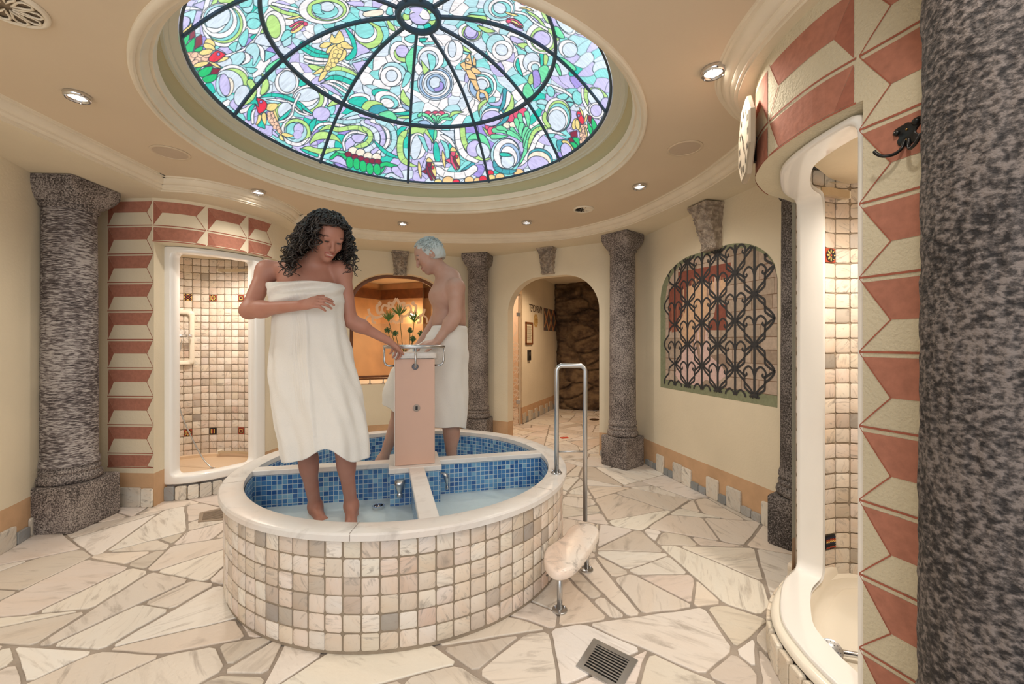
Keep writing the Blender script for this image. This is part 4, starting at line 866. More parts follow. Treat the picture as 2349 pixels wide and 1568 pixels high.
    P([(600, 350), (820, 380), (860, 490), (740, 470)], 'c', 3); P([(800, 400), (1080, 490), (970, 520), (880, 490)], 'L', 3); P([(590, 280), (700, 230), (930, 260), (910, 350), (760, 320)], 'L', 3); P([(650, 220), (780, 190), (950, 210), (930, 250)], 'c', 3)
    P([(440, 650), (540, 700), (710, 830), (600, 810), (500, 740)], 'L', 3); P([(450, 700), (560, 800), (700, 850), (640, 870), (520, 810)], 'c', 3); E(420, 800, 150, 170, 'w', 10); E(395, 780, 65, 130, 'i')
    P([(1320, 570), (1440, 600), (1550, 670), (1470, 700), (1340, 650)], 'l', 3); P([(1420, 700), (1560, 680), (1680, 740), (1620, 780), (1520, 770)], 'L', 3); E(1650, 790, 110, 65, 's', 20); P([(1350, 680), (1480, 770), (1580, 840), (1470, 960), (1420, 780)], 'c', 3)
    E(1500, 1010, 130, 150, 'w'); E(1650, 980, 130, 150, 'i', 20); E(1700, 1060, 110, 90, 'w'); E(1710, 1070, 60, 60, 's'); P([(1770, 800), (1850, 850), (1840, 1020), (1800, 1050), (1790, 920)], 't', 3); P([(1850, 860), (1920, 900), (1890, 1030), (1850, 1040)], 'L', 3)
    P([(1770, 1080), (1880, 1030), (1930, 1110), (1830, 1310), (1770, 1200)], 'G', 3); P([(1670, 1130), (1760, 1120), (1800, 1310), (1700, 1400), (1680, 1300)], 'v', 3); P([(1600, 1330), (1610, 1210), (1665, 1160), (1680, 1320)], 'L', 2); P([(1520, 1400), (1560, 1330), (1610, 1320), (1690, 1480), (1580, 1560), (1520, 1540)], 'G', 3); P([(1400, 1000), (1440, 920), (1470, 1050), (1520, 1220), (1420, 1100)], 't', 3)
    S(1830, 600, 270, 'wLw', 20, 250); E(1820, 610, 135, 115, 'l', 20); P([(1760, 40), (1840, 60), (1930, 370), (1830, 260)], 'L', 3); B([(1560, 170), (1760, 300), (1920, 520)], 45, 'L', 3, (.2, .3)); B([(1380, 190), (1560, 230), (1700, 350), (1900, 470)], 40, 'w', 3)
    S(1140, 130, 250, 'swc', 0, 200); E(1150, 130, 105, 85, 'i', 20); B([(1220, 185), (1340, 230), (1450, 250)], 34, 'y', 2, (.3, .3)); E(1420, 370, 120, 50, 'y', 35); B([(1280, 300), (1400, 320), (1500, 400)], 28, 'R'); B([(1300, 340), (1400, 390), (1500, 440)], 24, 'm'); E(1290, 335, 40, 32, 'R'); B([(1450, 130), (1560, 130), (1690, 180)], 32, 'y', 2, (.3, .3)); B([(1420, -20), (1540, 60), (1640, 20)], 50, 'R')
    E(2190, 330, 130, 250, 'w', -32); E(2170, 330, 105, 220, 'i', -32); P([(2010, 430), (2090, 440), (2180, 600), (2060, 580)], 'G', 3); P([(2040, 590), (2110, 610), (2050, 660)], 'L'); E(2230, 770, 150, 140, 'w', 20); E(2260, 790, 120, 115, 'i', 20); P([(2060, 910), (2180, 930), (2349, 1060), (2330, 1120), (2160, 1010)], 'G', 3); P([(2020, 1000), (2080, 1030), (2130, 1170), (2100, 1200), (2040, 1090)], 'G', 3)
    # inner right spiral and the pale orange fish
    E(870, 1360, 230, 220, 'w'); E(860, 1370, 195, 190, 'c'); E(840, 1380, 170, 175, 'b'); E(860, 1340, 130, 130, 'w'); P([(880, 1450), (1000, 1370), (1020, 1440), (950, 1500)], 't', 2); E(860, 1340, 92, 88, 'i')
    P([(680, 850), (700, 960), (720, 1040), (690, 1090), (770, 1200), (790, 1300), (840, 1440), (790, 1440), (700, 1300), (640, 1200), (600, 1060), (600, 950), (640, 880)], 'o', 3); P([(520, 1020), (600, 980), (610, 1130), (580, 1100)], 'o', 2); P([(740, 900), (770, 960), (770, 1060), (720, 1030)], 'o', 2); P([(690, 1090), (760, 1070), (860, 1160), (740, 1160)], 'o', 3); B([(830, 1440), (800, 1520), (850, 1620)], 52, 'o', 0, (0, .4)); B([(850, 1440), (930, 1480), (960, 1620)], 52, 'o', 0, (0, .4)); E(640, 950, 24, 24, 'k')
    for q in [[(600, 1000), (770, 1050)], [(620, 1100), (680, 1100)], [(680, 1250), (790, 1270)]]: B([q[0], ((q[0][0]+q[1][0])/2, (q[0][1]+q[1][1])/2), q[1]], 4, 'o')
    # blue spiral under the hub
    E(130, 1320, 285, 270, 'i'); E(130, 1320, 260, 245, 'b', 0); E(140, 1325, 225, 215, 'w'); E(130, 1330, 185, 180, 'i'); E(140, 1320, 150, 145, 'b'); E(130, 1310, 95, 95, 'i'); P([(200, 1290), (260, 1330), (240, 1420), (130, 1450), (110, 1400), (190, 1370)], 'v', 4)
    z('C')
    E(940, 480, 195, 170, 'w'); E(1010, 560, 230, 210, 'L'); E(960, 530, 180, 150, 'w'); E(940, 475, 155, 130, 'c', 20); P([(1040, 330), (1230, 320), (1290, 430), (1190, 420)], 'c', 3); P([(1200, 430), (1310, 440), (1320, 590), (1210, 690), (1240, 560)], 'c', 3); P([(1010, 790), (1200, 720), (1100, 830)], 'c'); P([(680, 420), (800, 380), (790, 500)], 'c')
    P([(790, 640), (870, 690), (1010, 780), (1000, 830), (790, 910)], 'l', 3); P([(740, 970), (880, 870), (1060, 830), (1050, 880), (900, 920)], 'i', 3); P([(740, 1000), (990, 950), (840, 1160)], 'l'); P([(620, 430), (760, 560), (820, 760), (790, 900), (680, 960), (640, 920), (740, 800), (720, 640)], 't', 4)
    B([(-40, 700), (120, 800), (360, 880)], 90, 't', 4, (0, .1)); B([(-40, 760), (150, 870), (370, 900)], 70, 't', 3); B([(0, 900), (200, 940), (500, 970), (700, 1060), (810, 1160)], 55, 'w', 6, (0, .2)); B([(0, 960), (160, 1000), (460, 1010), (700, 1100), (820, 1180)], 45, 'w', 6)
    B([(40, 1030), (230, 1090), (480, 1080), (680, 1130), (810, 1220)], 85, 'L', 3, (.1, 0)); B([(330, 1180), (560, 1160), (790, 1240)], 80, 'c', 3, (.2, 0)); B([(300, 1270), (500, 1230), (740, 1310)], 80, 't', 3, (.3, 0)); B([(280, 1300), (480, 1290), (680, 1400)], 42, 'w', 4, (.3, 0)); B([(240, 1320), (420, 1330), (640, 1460)], 42, 'w', 4, (.3, 0)); P([(240, 1330), (400, 1350), (600, 1530), (430, 1460)], 'l', 3)
    # cream fish
    P([(400, 680), (400, 590), (430, 530), (470, 600), (540, 480), (600, 560), (620, 650), (540, 690)], 'y', 2); P([(225, 740), (300, 670), (420, 680), (330, 760)], 'y', 3); P([(330, 830), (380, 740), (490, 700), (480, 780), (380, 840)], 'y', 4); P([(540, 700), (630, 655), (720, 720), (765, 770), (620, 770)], 'y', 4)
    P([(490, 720), (620, 780), (600, 900), (480, 1030), (340, 1130), (280, 1130), (360, 960), (400, 820)], 'y', 3)
    for q in [(540, 730), (490, 820), (560, 820), (470, 880), (540, 890), (440, 960), (500, 960), (400, 1030), (450, 1030), (360, 1080)]: E(*q, 38, 36, 'y', 0, .6)
    P([(610, 780), (660, 830), (620, 940), (520, 970), (580, 880)], 'y', 3); P([(120, 1180), (240, 1080), (280, 1090), (260, 1150)], 'y', 3); P([(260, 1150), (350, 1130), (300, 1240), (210, 1290)], 'y', 3)
    E(1490, 830, 150, 175, 'w', -10); P([(1430, 790), (1480, 900), (1590, 920), (1590, 990), (1460, 950), (1410, 860)], 'L', 4); E(1540, 810, 105, 95, 'l', 20); E(1380, 1180, 215, 190, 'w', 10); E(1410, 1140, 190, 150, 's', 20); E(1360, 1210, 170, 160, 'w'); E(1370, 1200, 92, 92, 'i')
    P([(1590, 930), (1640, 820), (1730, 760), (1700, 1180), (1620, 1100)], 'G', 4); P([(1490, 1010), (1590, 990), (1620, 1130), (1560, 1060)], 'c', 2); P([(1600, 1140), (1680, 1180), (1640, 1300), (1560, 1380), (1530, 1350)], 'c', 3); P([(1570, 600), (1730, 540), (1730, 670), (1640, 670)], 'c', 3); P([(1810, 600), (1950, 600), (1900, 660), (1810, 660)], 't'); P([(1830, 670), (2060, 660), (2040, 700), (1900, 715)], 'c')
    E(1990, 920, 210, 190, 'w', 20); E(1960, 950, 150, 150, 'i', 20); P([(1940, 850), (2060, 900), (2060, 1050), (1990, 1120), (1960, 980)], 'c', 4); P([(1830, 940), (1970, 1110), (1880, 1190)], 'L')
    S(300, 150, 400, 'wLic', 0, 230); E(350, 105, 115, 80, 'i'); P([(110, 90), (240, 60), (260, 180), (300, 220), (150, 210)], 'c', 3)
    P([(640, 30), (900, 20), (930, 100), (800, 110)], 'l', 2); P([(800, 100), (1200, 130), (930, 180)], 'c', 2); P([(930, 190), (1220, 150), (1220, 240), (960, 270)], 'k', 2); P([(1290, 160), (1350, 70), (1400, 230), (1290, 230)], 'c', 2); P([(1290, 300), (1400, 400), (1430, 490), (1330, 450)], 'L', 2)
    for i, c in enumerate('LtciwLcwltLc'):    # pinwheel round the hub
        a = 2*pi*i/12+.2; x0, y0 = 1817, 260
        P([(x0+175*cos(a), y0+150*sin(a)), (x0+265*cos(a+.1), y0+215*sin(a+.1)), (x0+268*cos(a+.5), y0+215*sin(a+.5)), (x0+180*cos(a+.75), y0+150*sin(a+.75))], c, 3)
    E(1817, 260, 168, 135, 'w', 20); P([(1655, 240), (1720, 200), (1800, 230), (1860, 300), (1960, 310), (1980, 290), (1900, 380), (1760, 380), (1680, 320)], 'l', 4)
def dome():
    t = thing('stained_glass_dome', (DCX, DCY, DZ), 'round stained glass dome with koi, flowers and swirling waves in the ceiling', 'stained glass dome')
    # fine mesh on the half that faces the room's far side, coarse elsewhere
    def patch(a0, a1, nr, na, paintit):
        q = np.linspace(.03, 1, nr)
        # even spacing along the profile
        rr = np.linspace(0.0, DR, 2000); zz = domez(rr); L = np.concatenate([[0], np.cumsum(np.hypot(np.diff(rr), np.diff(zz)))]); r = np.interp(np.linspace(.0, L[-1], nr), L, rr); r[0] = .001
        th = np.linspace(a0, a1, na); RR, TH = np.meshgrid(r, th, indexing='ij'); X = (DCX+RR*np.cos(TH)).ravel(); Y = (DCY+RR*np.sin(TH)*.99).ravel(); Z = domez(RR).ravel()
        Yc = np.maximum(Y, .6); px = CX+FPX*X/Yc; py = CY-FPX*(Z-CAMZ)/Yc; return X, Y, Z, px, py, nr, na
    tc = None
    for a0, a1, nr, na, nm in [(radians(-54), radians(234), 400, 1460, 'glass_panes'), (radians(234), radians(306), 110, 120, 'glass_panes')]:
        X, Y, Z, px, py, nr, na = patch(a0, a1, nr, na, True)
        # the near rim is out of the picture: repeat the far side's drawing there
        if a0 > 1: px = CX+FPX*X/(2*DCY-Y); py = CY-FPX*(Z-CAMZ)/(2*DCY-Y)
        g = Glass(px.astype(np.float32), py.astype(np.float32), X, Y); paint(g)
        if a0 < 1:   # dark frit line at the rim
            pass
        idx = np.arange(nr*na).reshape(nr, na); f = np.stack([idx[:-1, :-1], idx[:-1, 1:], idx[1:, 1:], idx[1:, :-1]], -1).reshape(-1, 4)
        me = bpy.data.meshes.new(nm); v = np.stack([X-DCX, Y-DCY, Z-DZ], 1).astype(np.float32)
        me.vertices.add(len(v)); me.vertices.foreach_set('co', v.ravel()); me.loops.add(f.size); me.loops.foreach_set('vertex_index', f.ravel().astype(np.int32))
        me.polygons.add(len(f)); me.polygons.foreach_set('loop_start', (np.arange(len(f))*4).astype(np.int32)); me.polygons.foreach_set('loop_total', np.full(len(f), 4, np.int32)); me.polygons.foreach_set('use_smooth', np.ones(len(f), bool))
        me.update(calc_edges=True)
        ca = me.color_attributes.new('col', 'FLOAT_COLOR', 'POINT'); cc = np.ones((len(v), 4), np.float32); cc[:, :3] = g.c; ca.data.foreach_set('color', cc.ravel())
        if tc is None:
            m, N, L, b = mat('backlit_coloured_glass'); at = N.new('ShaderNodeAttribute'); at.attribute_name = 'col'; co = N.new('ShaderNodeTexCoord')
            mp = N.new('ShaderNodeMapping'); mp.inputs['Scale'].default_value = (9, 42, 9); mp.inputs['Rotation'].default_value = (0, 0, .8); L.new(co.outputs['Object'], mp.inputs[0])
            no = N.new('ShaderNodeTexNoise'); no.inputs['Scale'].default_value = 1.6; no.inputs['Detail'].default_value = 5; no.inputs['Distortion'].default_value = .6; L.new(mp.outputs[0], no.inputs['Vector'])
            mr = N.new('ShaderNodeMapRange'); mr.inputs[1].default_value = .3; mr.inputs[2].default_value = .7; mr.inputs[3].default_value = .82; mr.inputs[4].default_value = 1.14; L.new(no.outputs[0], mr.inputs[0])
            sc = N.new('ShaderNodeVectorMath'); sc.operation = 'SCALE'; L.new(at.outputs['Color'], sc.inputs[0]); L.new(mr.outputs[0], sc.inputs['Scale'])
            b.inputs['Base Color'].default_value = (.05, .05, .05, 1); L.new(sc.outputs[0], b.inputs['Emission Color']); b.inputs['Emission Strength'].default_value = .80; b.inputs['Roughness'].default_value = .3
            tc = m
        me.materials.append(tc); o = bpy.data.objects.new(nm, me); C.objects.link(o); o.parent = t
    # iron ribs, ring and hub under the glass
    fr = plain('painted_lead_frame', rgb('#3e5265'), .45, .2)
    k = 0
    for i in range(10):
        a = radians(-1+36*i); m = M(); pts = []
        for j in range(25):
            r = .125+(1.09-.125)*j/24; z = float(domez(r))-.008; pts.append((DCX+r*cos(a), DCY+.99*r*sin(a), z))
        rs = []
        tx, ty = -sin(a), cos(a)
        for p in pts: rs.append([(p[0]+tx*w_, p[1]+ty*w_, p[2]+h) for w_, h in ((-.0095, .008), (-.0095, -.006), (-.005, -.010), (.005, -.010), (.0095, -.006), (.0095, .008))])
        m.rings(rs, True, True, True); obj('dome_rib', m, fr, t)
    m = M(); r0 = .795
    m.rings([[(DCX+(r0+dr)*cos(2*pi*i/96), DCY+.99*(r0+dr)*sin(2*pi*i/96), float(domez(r0))-.008+dz) for i in range(96)] for dr, dz in ((-.010, .012), (-.009, -.002), (-.003, -.008), (.008, -.011), (.011, -.006), (.010, .004))], True); obj('dome_ring', m, fr, t, True, ang=40)
    m = M(); m.rings([[(DCX+r*cos(2*pi*i/64), DCY+r*sin(2*pi*i/64), 3.10+dz) for i in range(64)] for r, dz in ((.098, .0), (.1, -.02), (.107, -.028), (.122, -.028), (.132, -.018), (.134, .0))], True); obj('dome_hub', m, fr, t, True, ang=40)
    # olive upstand and painted metal seat rings of the dome, fixed to the room
    u = plain('upstand_plaster', rgb('#c7bd96'), .7); a = plain('ivory_metal_ring', rgb('#dcdccd'), .35)
    m = M(); m.rings([oring(*q) for q in [(1.207, 1.1, 2.42), (1.215, 1.112, 2.424), (1.225, 1.13, 2.44), (1.21, 1.13, 2.47), (1.18, 1.12, 2.50)]], True); struct('trim_3', m, u, True)
    m = M(); m.rings([oring(*q) for q in [(1.185, 1.125, 2.50), (1.165, 1.115, 2.498), (1.162, 1.112, 2.508), (1.145, 1.105, 2.510), (1.142, 1.1, 2.52), (1.105, 1.085, 2.522), (1.1, 1.083, 2.532)]], True); struct('trim_4', m, a, True, 35)
    m = M(); m.rings([oring(*q) for q in [(1.10, 1.083, 2.527), (1.088, 1.074, 2.528), (1.084, 1.073, 2.54)]], True); obj('rim_frame', m, fr, t)
dome()
# ================================================================ tiled foot basin
TC = [rgb(c) for c in ('#e8dfd2', '#ece4d9', '#e5d9ca', '#efe8de', '#e2d5c6', '#eadccf', '#ded1c2', '#e8ddd2')]
TD = [rgb(c) for c in ('#decabb', '#d0c3b5', '#bcb3a9', '#aaa39b', '#d4c7b9', '#d2bcad', '#c2b8ac', '#c9bcae')]
def tcol(p=.2):
    c = R.choice(TD if R.random() < p else TC); k = R.uniform(.88, 1.0); return (c[0]*k, c[1]*k*R.uniform(.98, 1.01), c[2]*k*R.uniform(.97, 1.02))
def tiles(m, sf, u0, u1, v0, v1, pu, pv, gap=.007, h=.004, dark=.2, skip=None, special=None):
    nu = max(1, round((u1-u0)/pu)); nv = max(1, round((v1-v0)/pv)); pu = (u1-u0)/nu; pv = (v1-v0)/nv
    for j in range(nv):
        for i in range(nu):
            if skip and skip(i, j, nu, nv): continue
            if special and (i, j) in special: continue
            cu, cv = u0+(i+.5)*pu+R.gauss(0, .0006), v0+(j+.5)*pv+R.gauss(0, .0006); a, b = pu/2-gap/2+R.gauss(0, .0007), pv/2-gap/2+R.gauss(0, .0007)
            rr = R.uniform(.004, .009); o = []
            for sx, sy, a0 in ((1, 1, 0), (-1, 1, 90), (-1, -1, 180), (1, -1, 270)):
                r_ = min(rr*R.uniform(.6, 1.6), a*.6, b*.6)
                for q in (0, 45, 90):
                    t = radians(a0+q); o.append((sx*(a-r_)+r_*cos(t), sy*(b-r_)+r_*sin(t)))
            dh = R.uniform(-.0008, .0012); tu, tv = R.gauss(0, .008), R.gauss(0, .008)
            m.rings([[sf(cu+x, cv+y, -.002) for x, y in o], [sf(cu+x, cv+y, h*.55+dh+x*tu+y*tv) for x, y in o], [sf(cu+x*.9, cv+y*.9, h+dh+x*tu+y*tv) for x, y in o]], True, False, True, tcol(dark))
BCX, BCY = -.636, 2.55
BA, BBx, BR = .975, .942, radians(-56.6)
RIMZ = .477
def bel(a, off=0):
    x, y = (BA+off)*cos(a), (BBx+off)*sin(a); return (BCX+x*cos(BR)-y*sin(BR), BCY+x*sin(BR)+y*cos(BR))
def ring(off, z, n=160): return [(*bel(2*pi*i/n, off), z) for i in range(n)]
bt = thing('foot_basin', (BCX, BCY, 0), 'round tiled foot basin with white marble rim in the middle of the hall', 'foot basin')
m = M(); m.rings([ring(-.022, 0), ring(-.022, .445)], True); obj('outer_wall', m, MT['grout'], bt, True)
NB = 720; bs = arclen([Vector((*bel(2*pi*i/NB, -.022), 0)) for i in range(NB+1)]); BLn = bs[-1]
def bas(u, z, o):
    k = (u % BLn); i = np.searchsorted(bs, k)-1; i = max(0, min(NB-1, int(i))); t = (k-bs[i])/(bs[i+1]-bs[i]); p = bel(2*pi*(i+t)/NB, -.022+o); return (*p, z)
m = M(); tiles(m, bas, 0, BLn, .012, .440, .0712, .0712, .0062, .005, .2); obj('marble_tiles', m, MT['tile'], bt, ang=40, smooth=True, label='tumbled cream and grey marble tiles')
m = M(); m.rings([ring(.0, .443), ring(.004, .446), ring(.005, .468), ring(.0, .4755), ring(-.006, RIMZ), ring(-.094, RIMZ), ring(-.1, .4745), ring(-.101, .445)], True)
ro = obj('marble_rim', m, MT['rim'], bt, True, ang=35)
# joints of the rim slabs
m = M()
for a in (2.5, 3.6, 4.72, 5.75, .55, 1.5):
    a -= BR; p0, p1 = Vector(bel(a, .0055)), Vector(bel(a, -.1)); t = (p1-p0).normalized(); n = Vector((-t.y, t.x))*.0012
    m.add([(p0.x+n.x, p0.y+n.y, RIMZ+.0004), (p1.x+n.x, p1.y+n.y, RIMZ+.0004), (p1.x-n.x, p1.y-n.y, RIMZ+.0004), (p0.x-n.x, p0.y-n.y, RIMZ+.0004)], [(0, 1, 2, 3)])
    m.add([(p0.x+n.x, p0.y+n.y, RIMZ-.004), (p0.x-n.x, p0.y-n.y, RIMZ-.004), (p0.x-n.x, p0.y-n.y, .448), (p0.x+n.x, p0.y+n.y, .448)], [(0, 1, 2, 3)])
jo_ = obj('rim_joints', m, plain('dark_joint', rgb('#8a8078'), .9), bt); jo_['kind'] = 'stuff'
# mosaic inner wall with uv in metres
FZ = .225
m = M(); n = 200; pts = [bel(2*pi*i/n, -.104) for i in range(n+1)]; s_ = arclen([Vector((*p, 0)) for p in pts]); vs = [(*p, FZ) for p in pts]+[(*p, .447) for p in pts]
m.add(vs, [(i+1, i, n+1+i, n+2+i) for i in range(n)]); m.uv = [(s, FZ) for s in s_]+[(s, .447) for s in s_]
obj('inner_mosaic', m, MT['mosaic'], bt, True)
m = M(); m.add([(*p, FZ) for p in pts[:-1]], [tuple(range(n))]); m.uv = [(p[0], p[1]) for p in pts[:-1]]
obj('basin_floor', m, plain('pale_basin_floor', rgb('#eaf5f5'), .3, var=.06, vscale=4), bt)
# divider walls: mosaic cores with marble caps
PC = Vector((-.60, 2.575)); RZ = radians(15)
def block(c, d, z0, z1, rz, name, par, matl, label=None):
    """upright block with uv in metres on its sides"""
    m = M(); hx, hy = d[0]/2, d[1]/2; cs = [(-hx, -hy), (hx, -hy), (hx, hy), (-hx, hy)]; vs = []; uv = []; fs = []
    W_ = lambda x, y: (c[0]+x*cos(rz)-y*sin(rz), c[1]+x*sin(rz)+y*cos(rz)); s = 0
    for i in range(4):
        a, b = cs[i], cs[(i+1) % 4]; l = hypot(b[0]-a[0], b[1]-a[1]); k = len(vs)
        vs += [(*W_(*a), z0), (*W_(*b), z0), (*W_(*b), z1), (*W_(*a), z1)]; uv += [(s, z0), (s+l, z0), (s+l, z1), (s, z1)]; fs.append((k, k+1, k+2, k+3)); s += l
    k = len(vs); vs += [(*W_(*p), z1) for p in cs]; uv += cs; fs.append((k, k+1, k+2, k+3)); m.add(vs, fs); m.uv = uv
    return obj(name, m, matl, par, label=label)
def ray_len(ang):
    for k in range(400):
        r = .3+k*.003; p = PC+Vector((cos(ang), sin(ang)))*r; a = atan2(p.y-BCY, p.x-BCX)
        d = Vector((p.x-BCX, p.y-BCY)); q = Vector((d.x*cos(-BR)-d.y*sin(-BR), d.x*sin(-BR)+d.y*cos(-BR)))
        if (q.x/(BA-.1))**2+(q.y/(BBx-.1))**2 > 1: return r
    return 1
for k, ang in enumerate((RZ+radians(-1), RZ+pi/2, RZ+pi+radians(-3), RZ-pi/2+radians(2))):
    L_ = ray_len(ang); d = Vector((cos(ang), sin(ang))); c = PC+d*(L_+.14)/2
    w_ = block(c, (L_-.12, .06), FZ-.01, .448, ang, 'divider_wall', bt, MT['mosaic'])
    m = M(); c2 = PC+d*(L_+.02+.14)/2; m.box((c2.x, c2.y, .4605), (L_+.02-.13, .085, .029), ang, .003); o = obj('divider_cap', m, MT['rim'], w_)
block(PC, (.285, .31), FZ-.01, .448, RZ, 'plinth', bt, MT['mosaic'])
m = M(); m.box((PC.x, PC.y, .462), (.30, .33, .030), RZ, .003); obj('plinth_cap', m, MT['rim'], bt)
# spouts and drain
def spout(x, y, ang):
    m = M(); pts = [(-.004, 0), (.0, .02), (.006, .0)]
    rs = []
    for q, (o, z, r, w_) in enumerate([(-.01, .415, .006, .006), (.012, .418, .022, .022), (.024, .408, .029, .028), (.030, .392, .030, .028), (.032, .372, .024, .022), (.034, .352, .014, .013), (.035, .34, .011, .011), (.035, .336, .016, .016), (.035, .322, .016, .016), (.035, .318, .012, .012)]):
        rs.append([(x+cos(ang)*(o+w_*.6*sin(t))-sin(ang)*w_*cos(t), y+sin(ang)*(o+w_*.6*sin(t))+cos(ang)*w_*cos(t), z) for t in [2*pi*i/20 for i in range(20)]])
    m.rings(rs, True, True, True); return obj('water_spout', m, MT['steel'], bt, True)
p = D(917, 1115, 2.41); spout(p.x, p.y-.0, RZ-pi/2)
p = D(1014, 1098, 2.50); spout(p.x-.005, p.y, RZ)
# overflow / drain pots
p = W(868, 1158, .28); m = M(); m.lathe((p.x, p.y, FZ), [(.032, 0), (.032, .05), (.034, .054), (.024, .054), (.022, .04), (.001, .04)], 24, False, True); obj('drain_pot', m, MT['chrome'], bt, True, ang=40)
# water in each quarter: one clear pale sheet
mw, N, L, b = mat('shallow_water'); b.inputs['Base Color'].default_value = (.82, .96, 1, 1); b.inputs['Roughness'].default_value = .06; b.inputs['IOR'].default_value = 1.33; b.inputs['Transmission Weight'].default_value = .3; b.inputs['Alpha'].default_value = 1
tcw = N.new('ShaderNodeTexCoord'); nw = N.new('ShaderNodeTexNoise'); nw.inputs['Scale'].default_value = 14; nw.inputs['Detail'].default_value = 3; L.new(tcw.outputs['Object'], nw.inputs['Vector']); bw = N.new('ShaderNodeBump'); bw.inputs['Strength'].default_value = .25; bw.inputs['Distance'].default_value = .01; L.new(nw.outputs[0], bw.inputs['Height']); L.new(bw.outputs[0], b.inputs['Normal'])
m = M(); pw = [bel(2*pi*i/120, -.105) for i in range(120)]; m.add([(*p, .262) for p in pw], [tuple(range(120))]); wo = obj('pool_water', m, mw, bt); wo['kind'] = 'stuff'
# ---- pedestal with marble top and steel hand ring
pd = thing('pedestal', (PC.x, PC.y, .477), 'salmon pink pedestal with marble top standing in the middle of the basin', 'pedestal')
m = M(); m.box((PC.x, PC.y, .477+.312), (.228, .228, .622), RZ, .002); obj('post', m, plain('salmon_panel', rgb('#d3ad99'), .35, var=.03), pd)
m = M(); m.box((PC.x-.1175*cos(RZ+pi/2)*0-.116*cos(RZ), PC.y-.116*sin(RZ), .79), (.004, .226, .62), RZ); obj('edge_strip', m, plain('pale_edge', rgb('#d8cfc6'), .5), pd)
m = M(); n = 40; rs = []
for s_, z in [(.985, 1.104), (1.0, 1.106), (1.0, 1.131), (.985, 1.136), (.95, 1.137)]:
    o = []
    for i in range(n):
        a = 2*pi*i/n; c, q = cos(a), sin(a); k = (abs(c)**7+abs(q)**7)**(-1/7)*s_*(.132+.004*noise.noise(Vector((c*3, q*3, z*20)))); o.append((PC.x+c*k*cos(RZ)-q*k*sin(RZ), PC.y+c*k*sin(RZ)+q*k*cos(RZ), z))
    rs.append(o)
m.rings(rs, True, True, True); obj('marble_top', m, MT['rim'], pd, True, ang=50)
fd = Vector((sin(RZ), -cos(RZ))); sd = Vector((cos(RZ), sin(RZ)))
def disc(c, n, r, t, mt, name, par, seg=28):
    n = Vector(n).normalized(); u = n.cross(Vector((0, 0, 1))).normalized(); v = n.cross(u); m = M()
    m.rings([[tuple(Vector(c)+n*o+(u*cos(2*pi*i/seg)+v*sin(2*pi*i/seg))*k) for i in range(seg)] for k, o in ((r, 0), (r, t*.7), (r*.9, t))], True, True, True); return obj(name, m, mt, par, True, ang=40)
q = D(953, 935, 2.47); fp = PC+fd*.115; kx = (953-CX)/FPX
fpt = Vector((fp.x+sd.x*.008, fp.y+sd.y*.008, q.z)); d1_ = disc(fpt, (fd.x, fd.y, 0), .021, .003, plain('matt_steel_plate', rgb('#a3958a'), .6), 'sensor_plate', pd); m = M(); q_ = fpt+Vector((fd.x, fd.y, 0))*.003; m.box(tuple(q_), (.013, .003, .021), RZ); obj('sensor_slot', m, MT['black'], d1_)
hr = thing('hand_ring', (PC.x, PC.y, 1.0), 'stainless steel hand ring with brackets around the pedestal top', 'handrail')
HRZ, HRR = 1.172, .178
m = M(); m.tube([(PC.x+HRR*cos(a), PC.y+HRR*sin(a), HRZ) for a in [2*pi*i/64 for i in range(64)]], .0105, 12, True); obj('ring_rail', m, MT['steel'], hr, True)
for d_ in (fd, -fd, sd, -sd):
    e = Vector((d_.x, d_.y, 0)); c0 = Vector((PC.x, PC.y, 0)); a = c0+e*HRR; zb = 1.055
    path = [a+Vector((0, 0, HRZ)), a+Vector((0, 0, zb+.03)), a-e*.006+Vector((0, 0, zb+.012)), a-e*.02+Vector((0, 0, zb+.002)), a-e*.03+Vector((0, 0, zb)), c0+e*.116+Vector((0, 0, zb))]
    m = M(); m.tube(path, .0065, 10); bo = obj('bracket', m, MT['steel'], hr, True); disc(tuple(c0+e*.114+Vector((0, 0, zb))), e, .019, .006, MT['dsteel'], 'wall_flange', bo)
# ---- inverted-U grab rail from rim to step
gr = thing('grab_rail', (.33, 2.30, .2), 'tall inverted U stainless grab rail between basin rim and marble step', 'handrail')
A = D(1277, 832, 2.306); Bq = D(1340, 832, 2.33); zt = 1.2-(838-784)/FPX*2.306; rr = .032
A0 = Vector((A.x, 2.306, RIMZ)); B0 = Vector((D(1343, 1190, 2.30).x, 2.31, .214)); path = [A0]; e = (B0-A0); e.z = 0; e.normalize()
path.append(Vector((A0.x, A0.y, zt-rr)))
for k in range(1, 7): a = pi/2*k/6; path.append(Vector((A0.x, A0.y, zt-rr))+e*(rr-rr*cos(a))+Vector((0, 0, rr*sin(a))))
for k in range(0, 7): a = pi/2*k/6; path.append(Vector((B0.x, B0.y, zt-rr))-e*rr+e*rr*sin(a)+Vector((0, 0, rr*cos(a))))
path.append(B0); m = M(); m.tube(path, .0125, 14); obj('rail', m, MT['steel'], gr, True)
zc = 1.2-(1036-784)/FPX*2.3; m = M(); m.tube([Vector((A0.x, A0.y, zc)), Vector((B0.x, B0.y, zc))], .005, 8); obj('cross_bar', m, MT['steel'], gr, True)
f = disc(tuple(A0), (0, .0001, 1), .031, .007, MT['steel'], 'flange', gr)
for k in range(3): a = 2*pi*k/3+.6; m = M(); m.lathe((A0.x+.022*cos(a), A0.y+.022*sin(a), RIMZ+.006), [(.005, 0), (.005, .009), (.001, .013)], 8); obj('bolt', m, MT['chrome'], f, True)
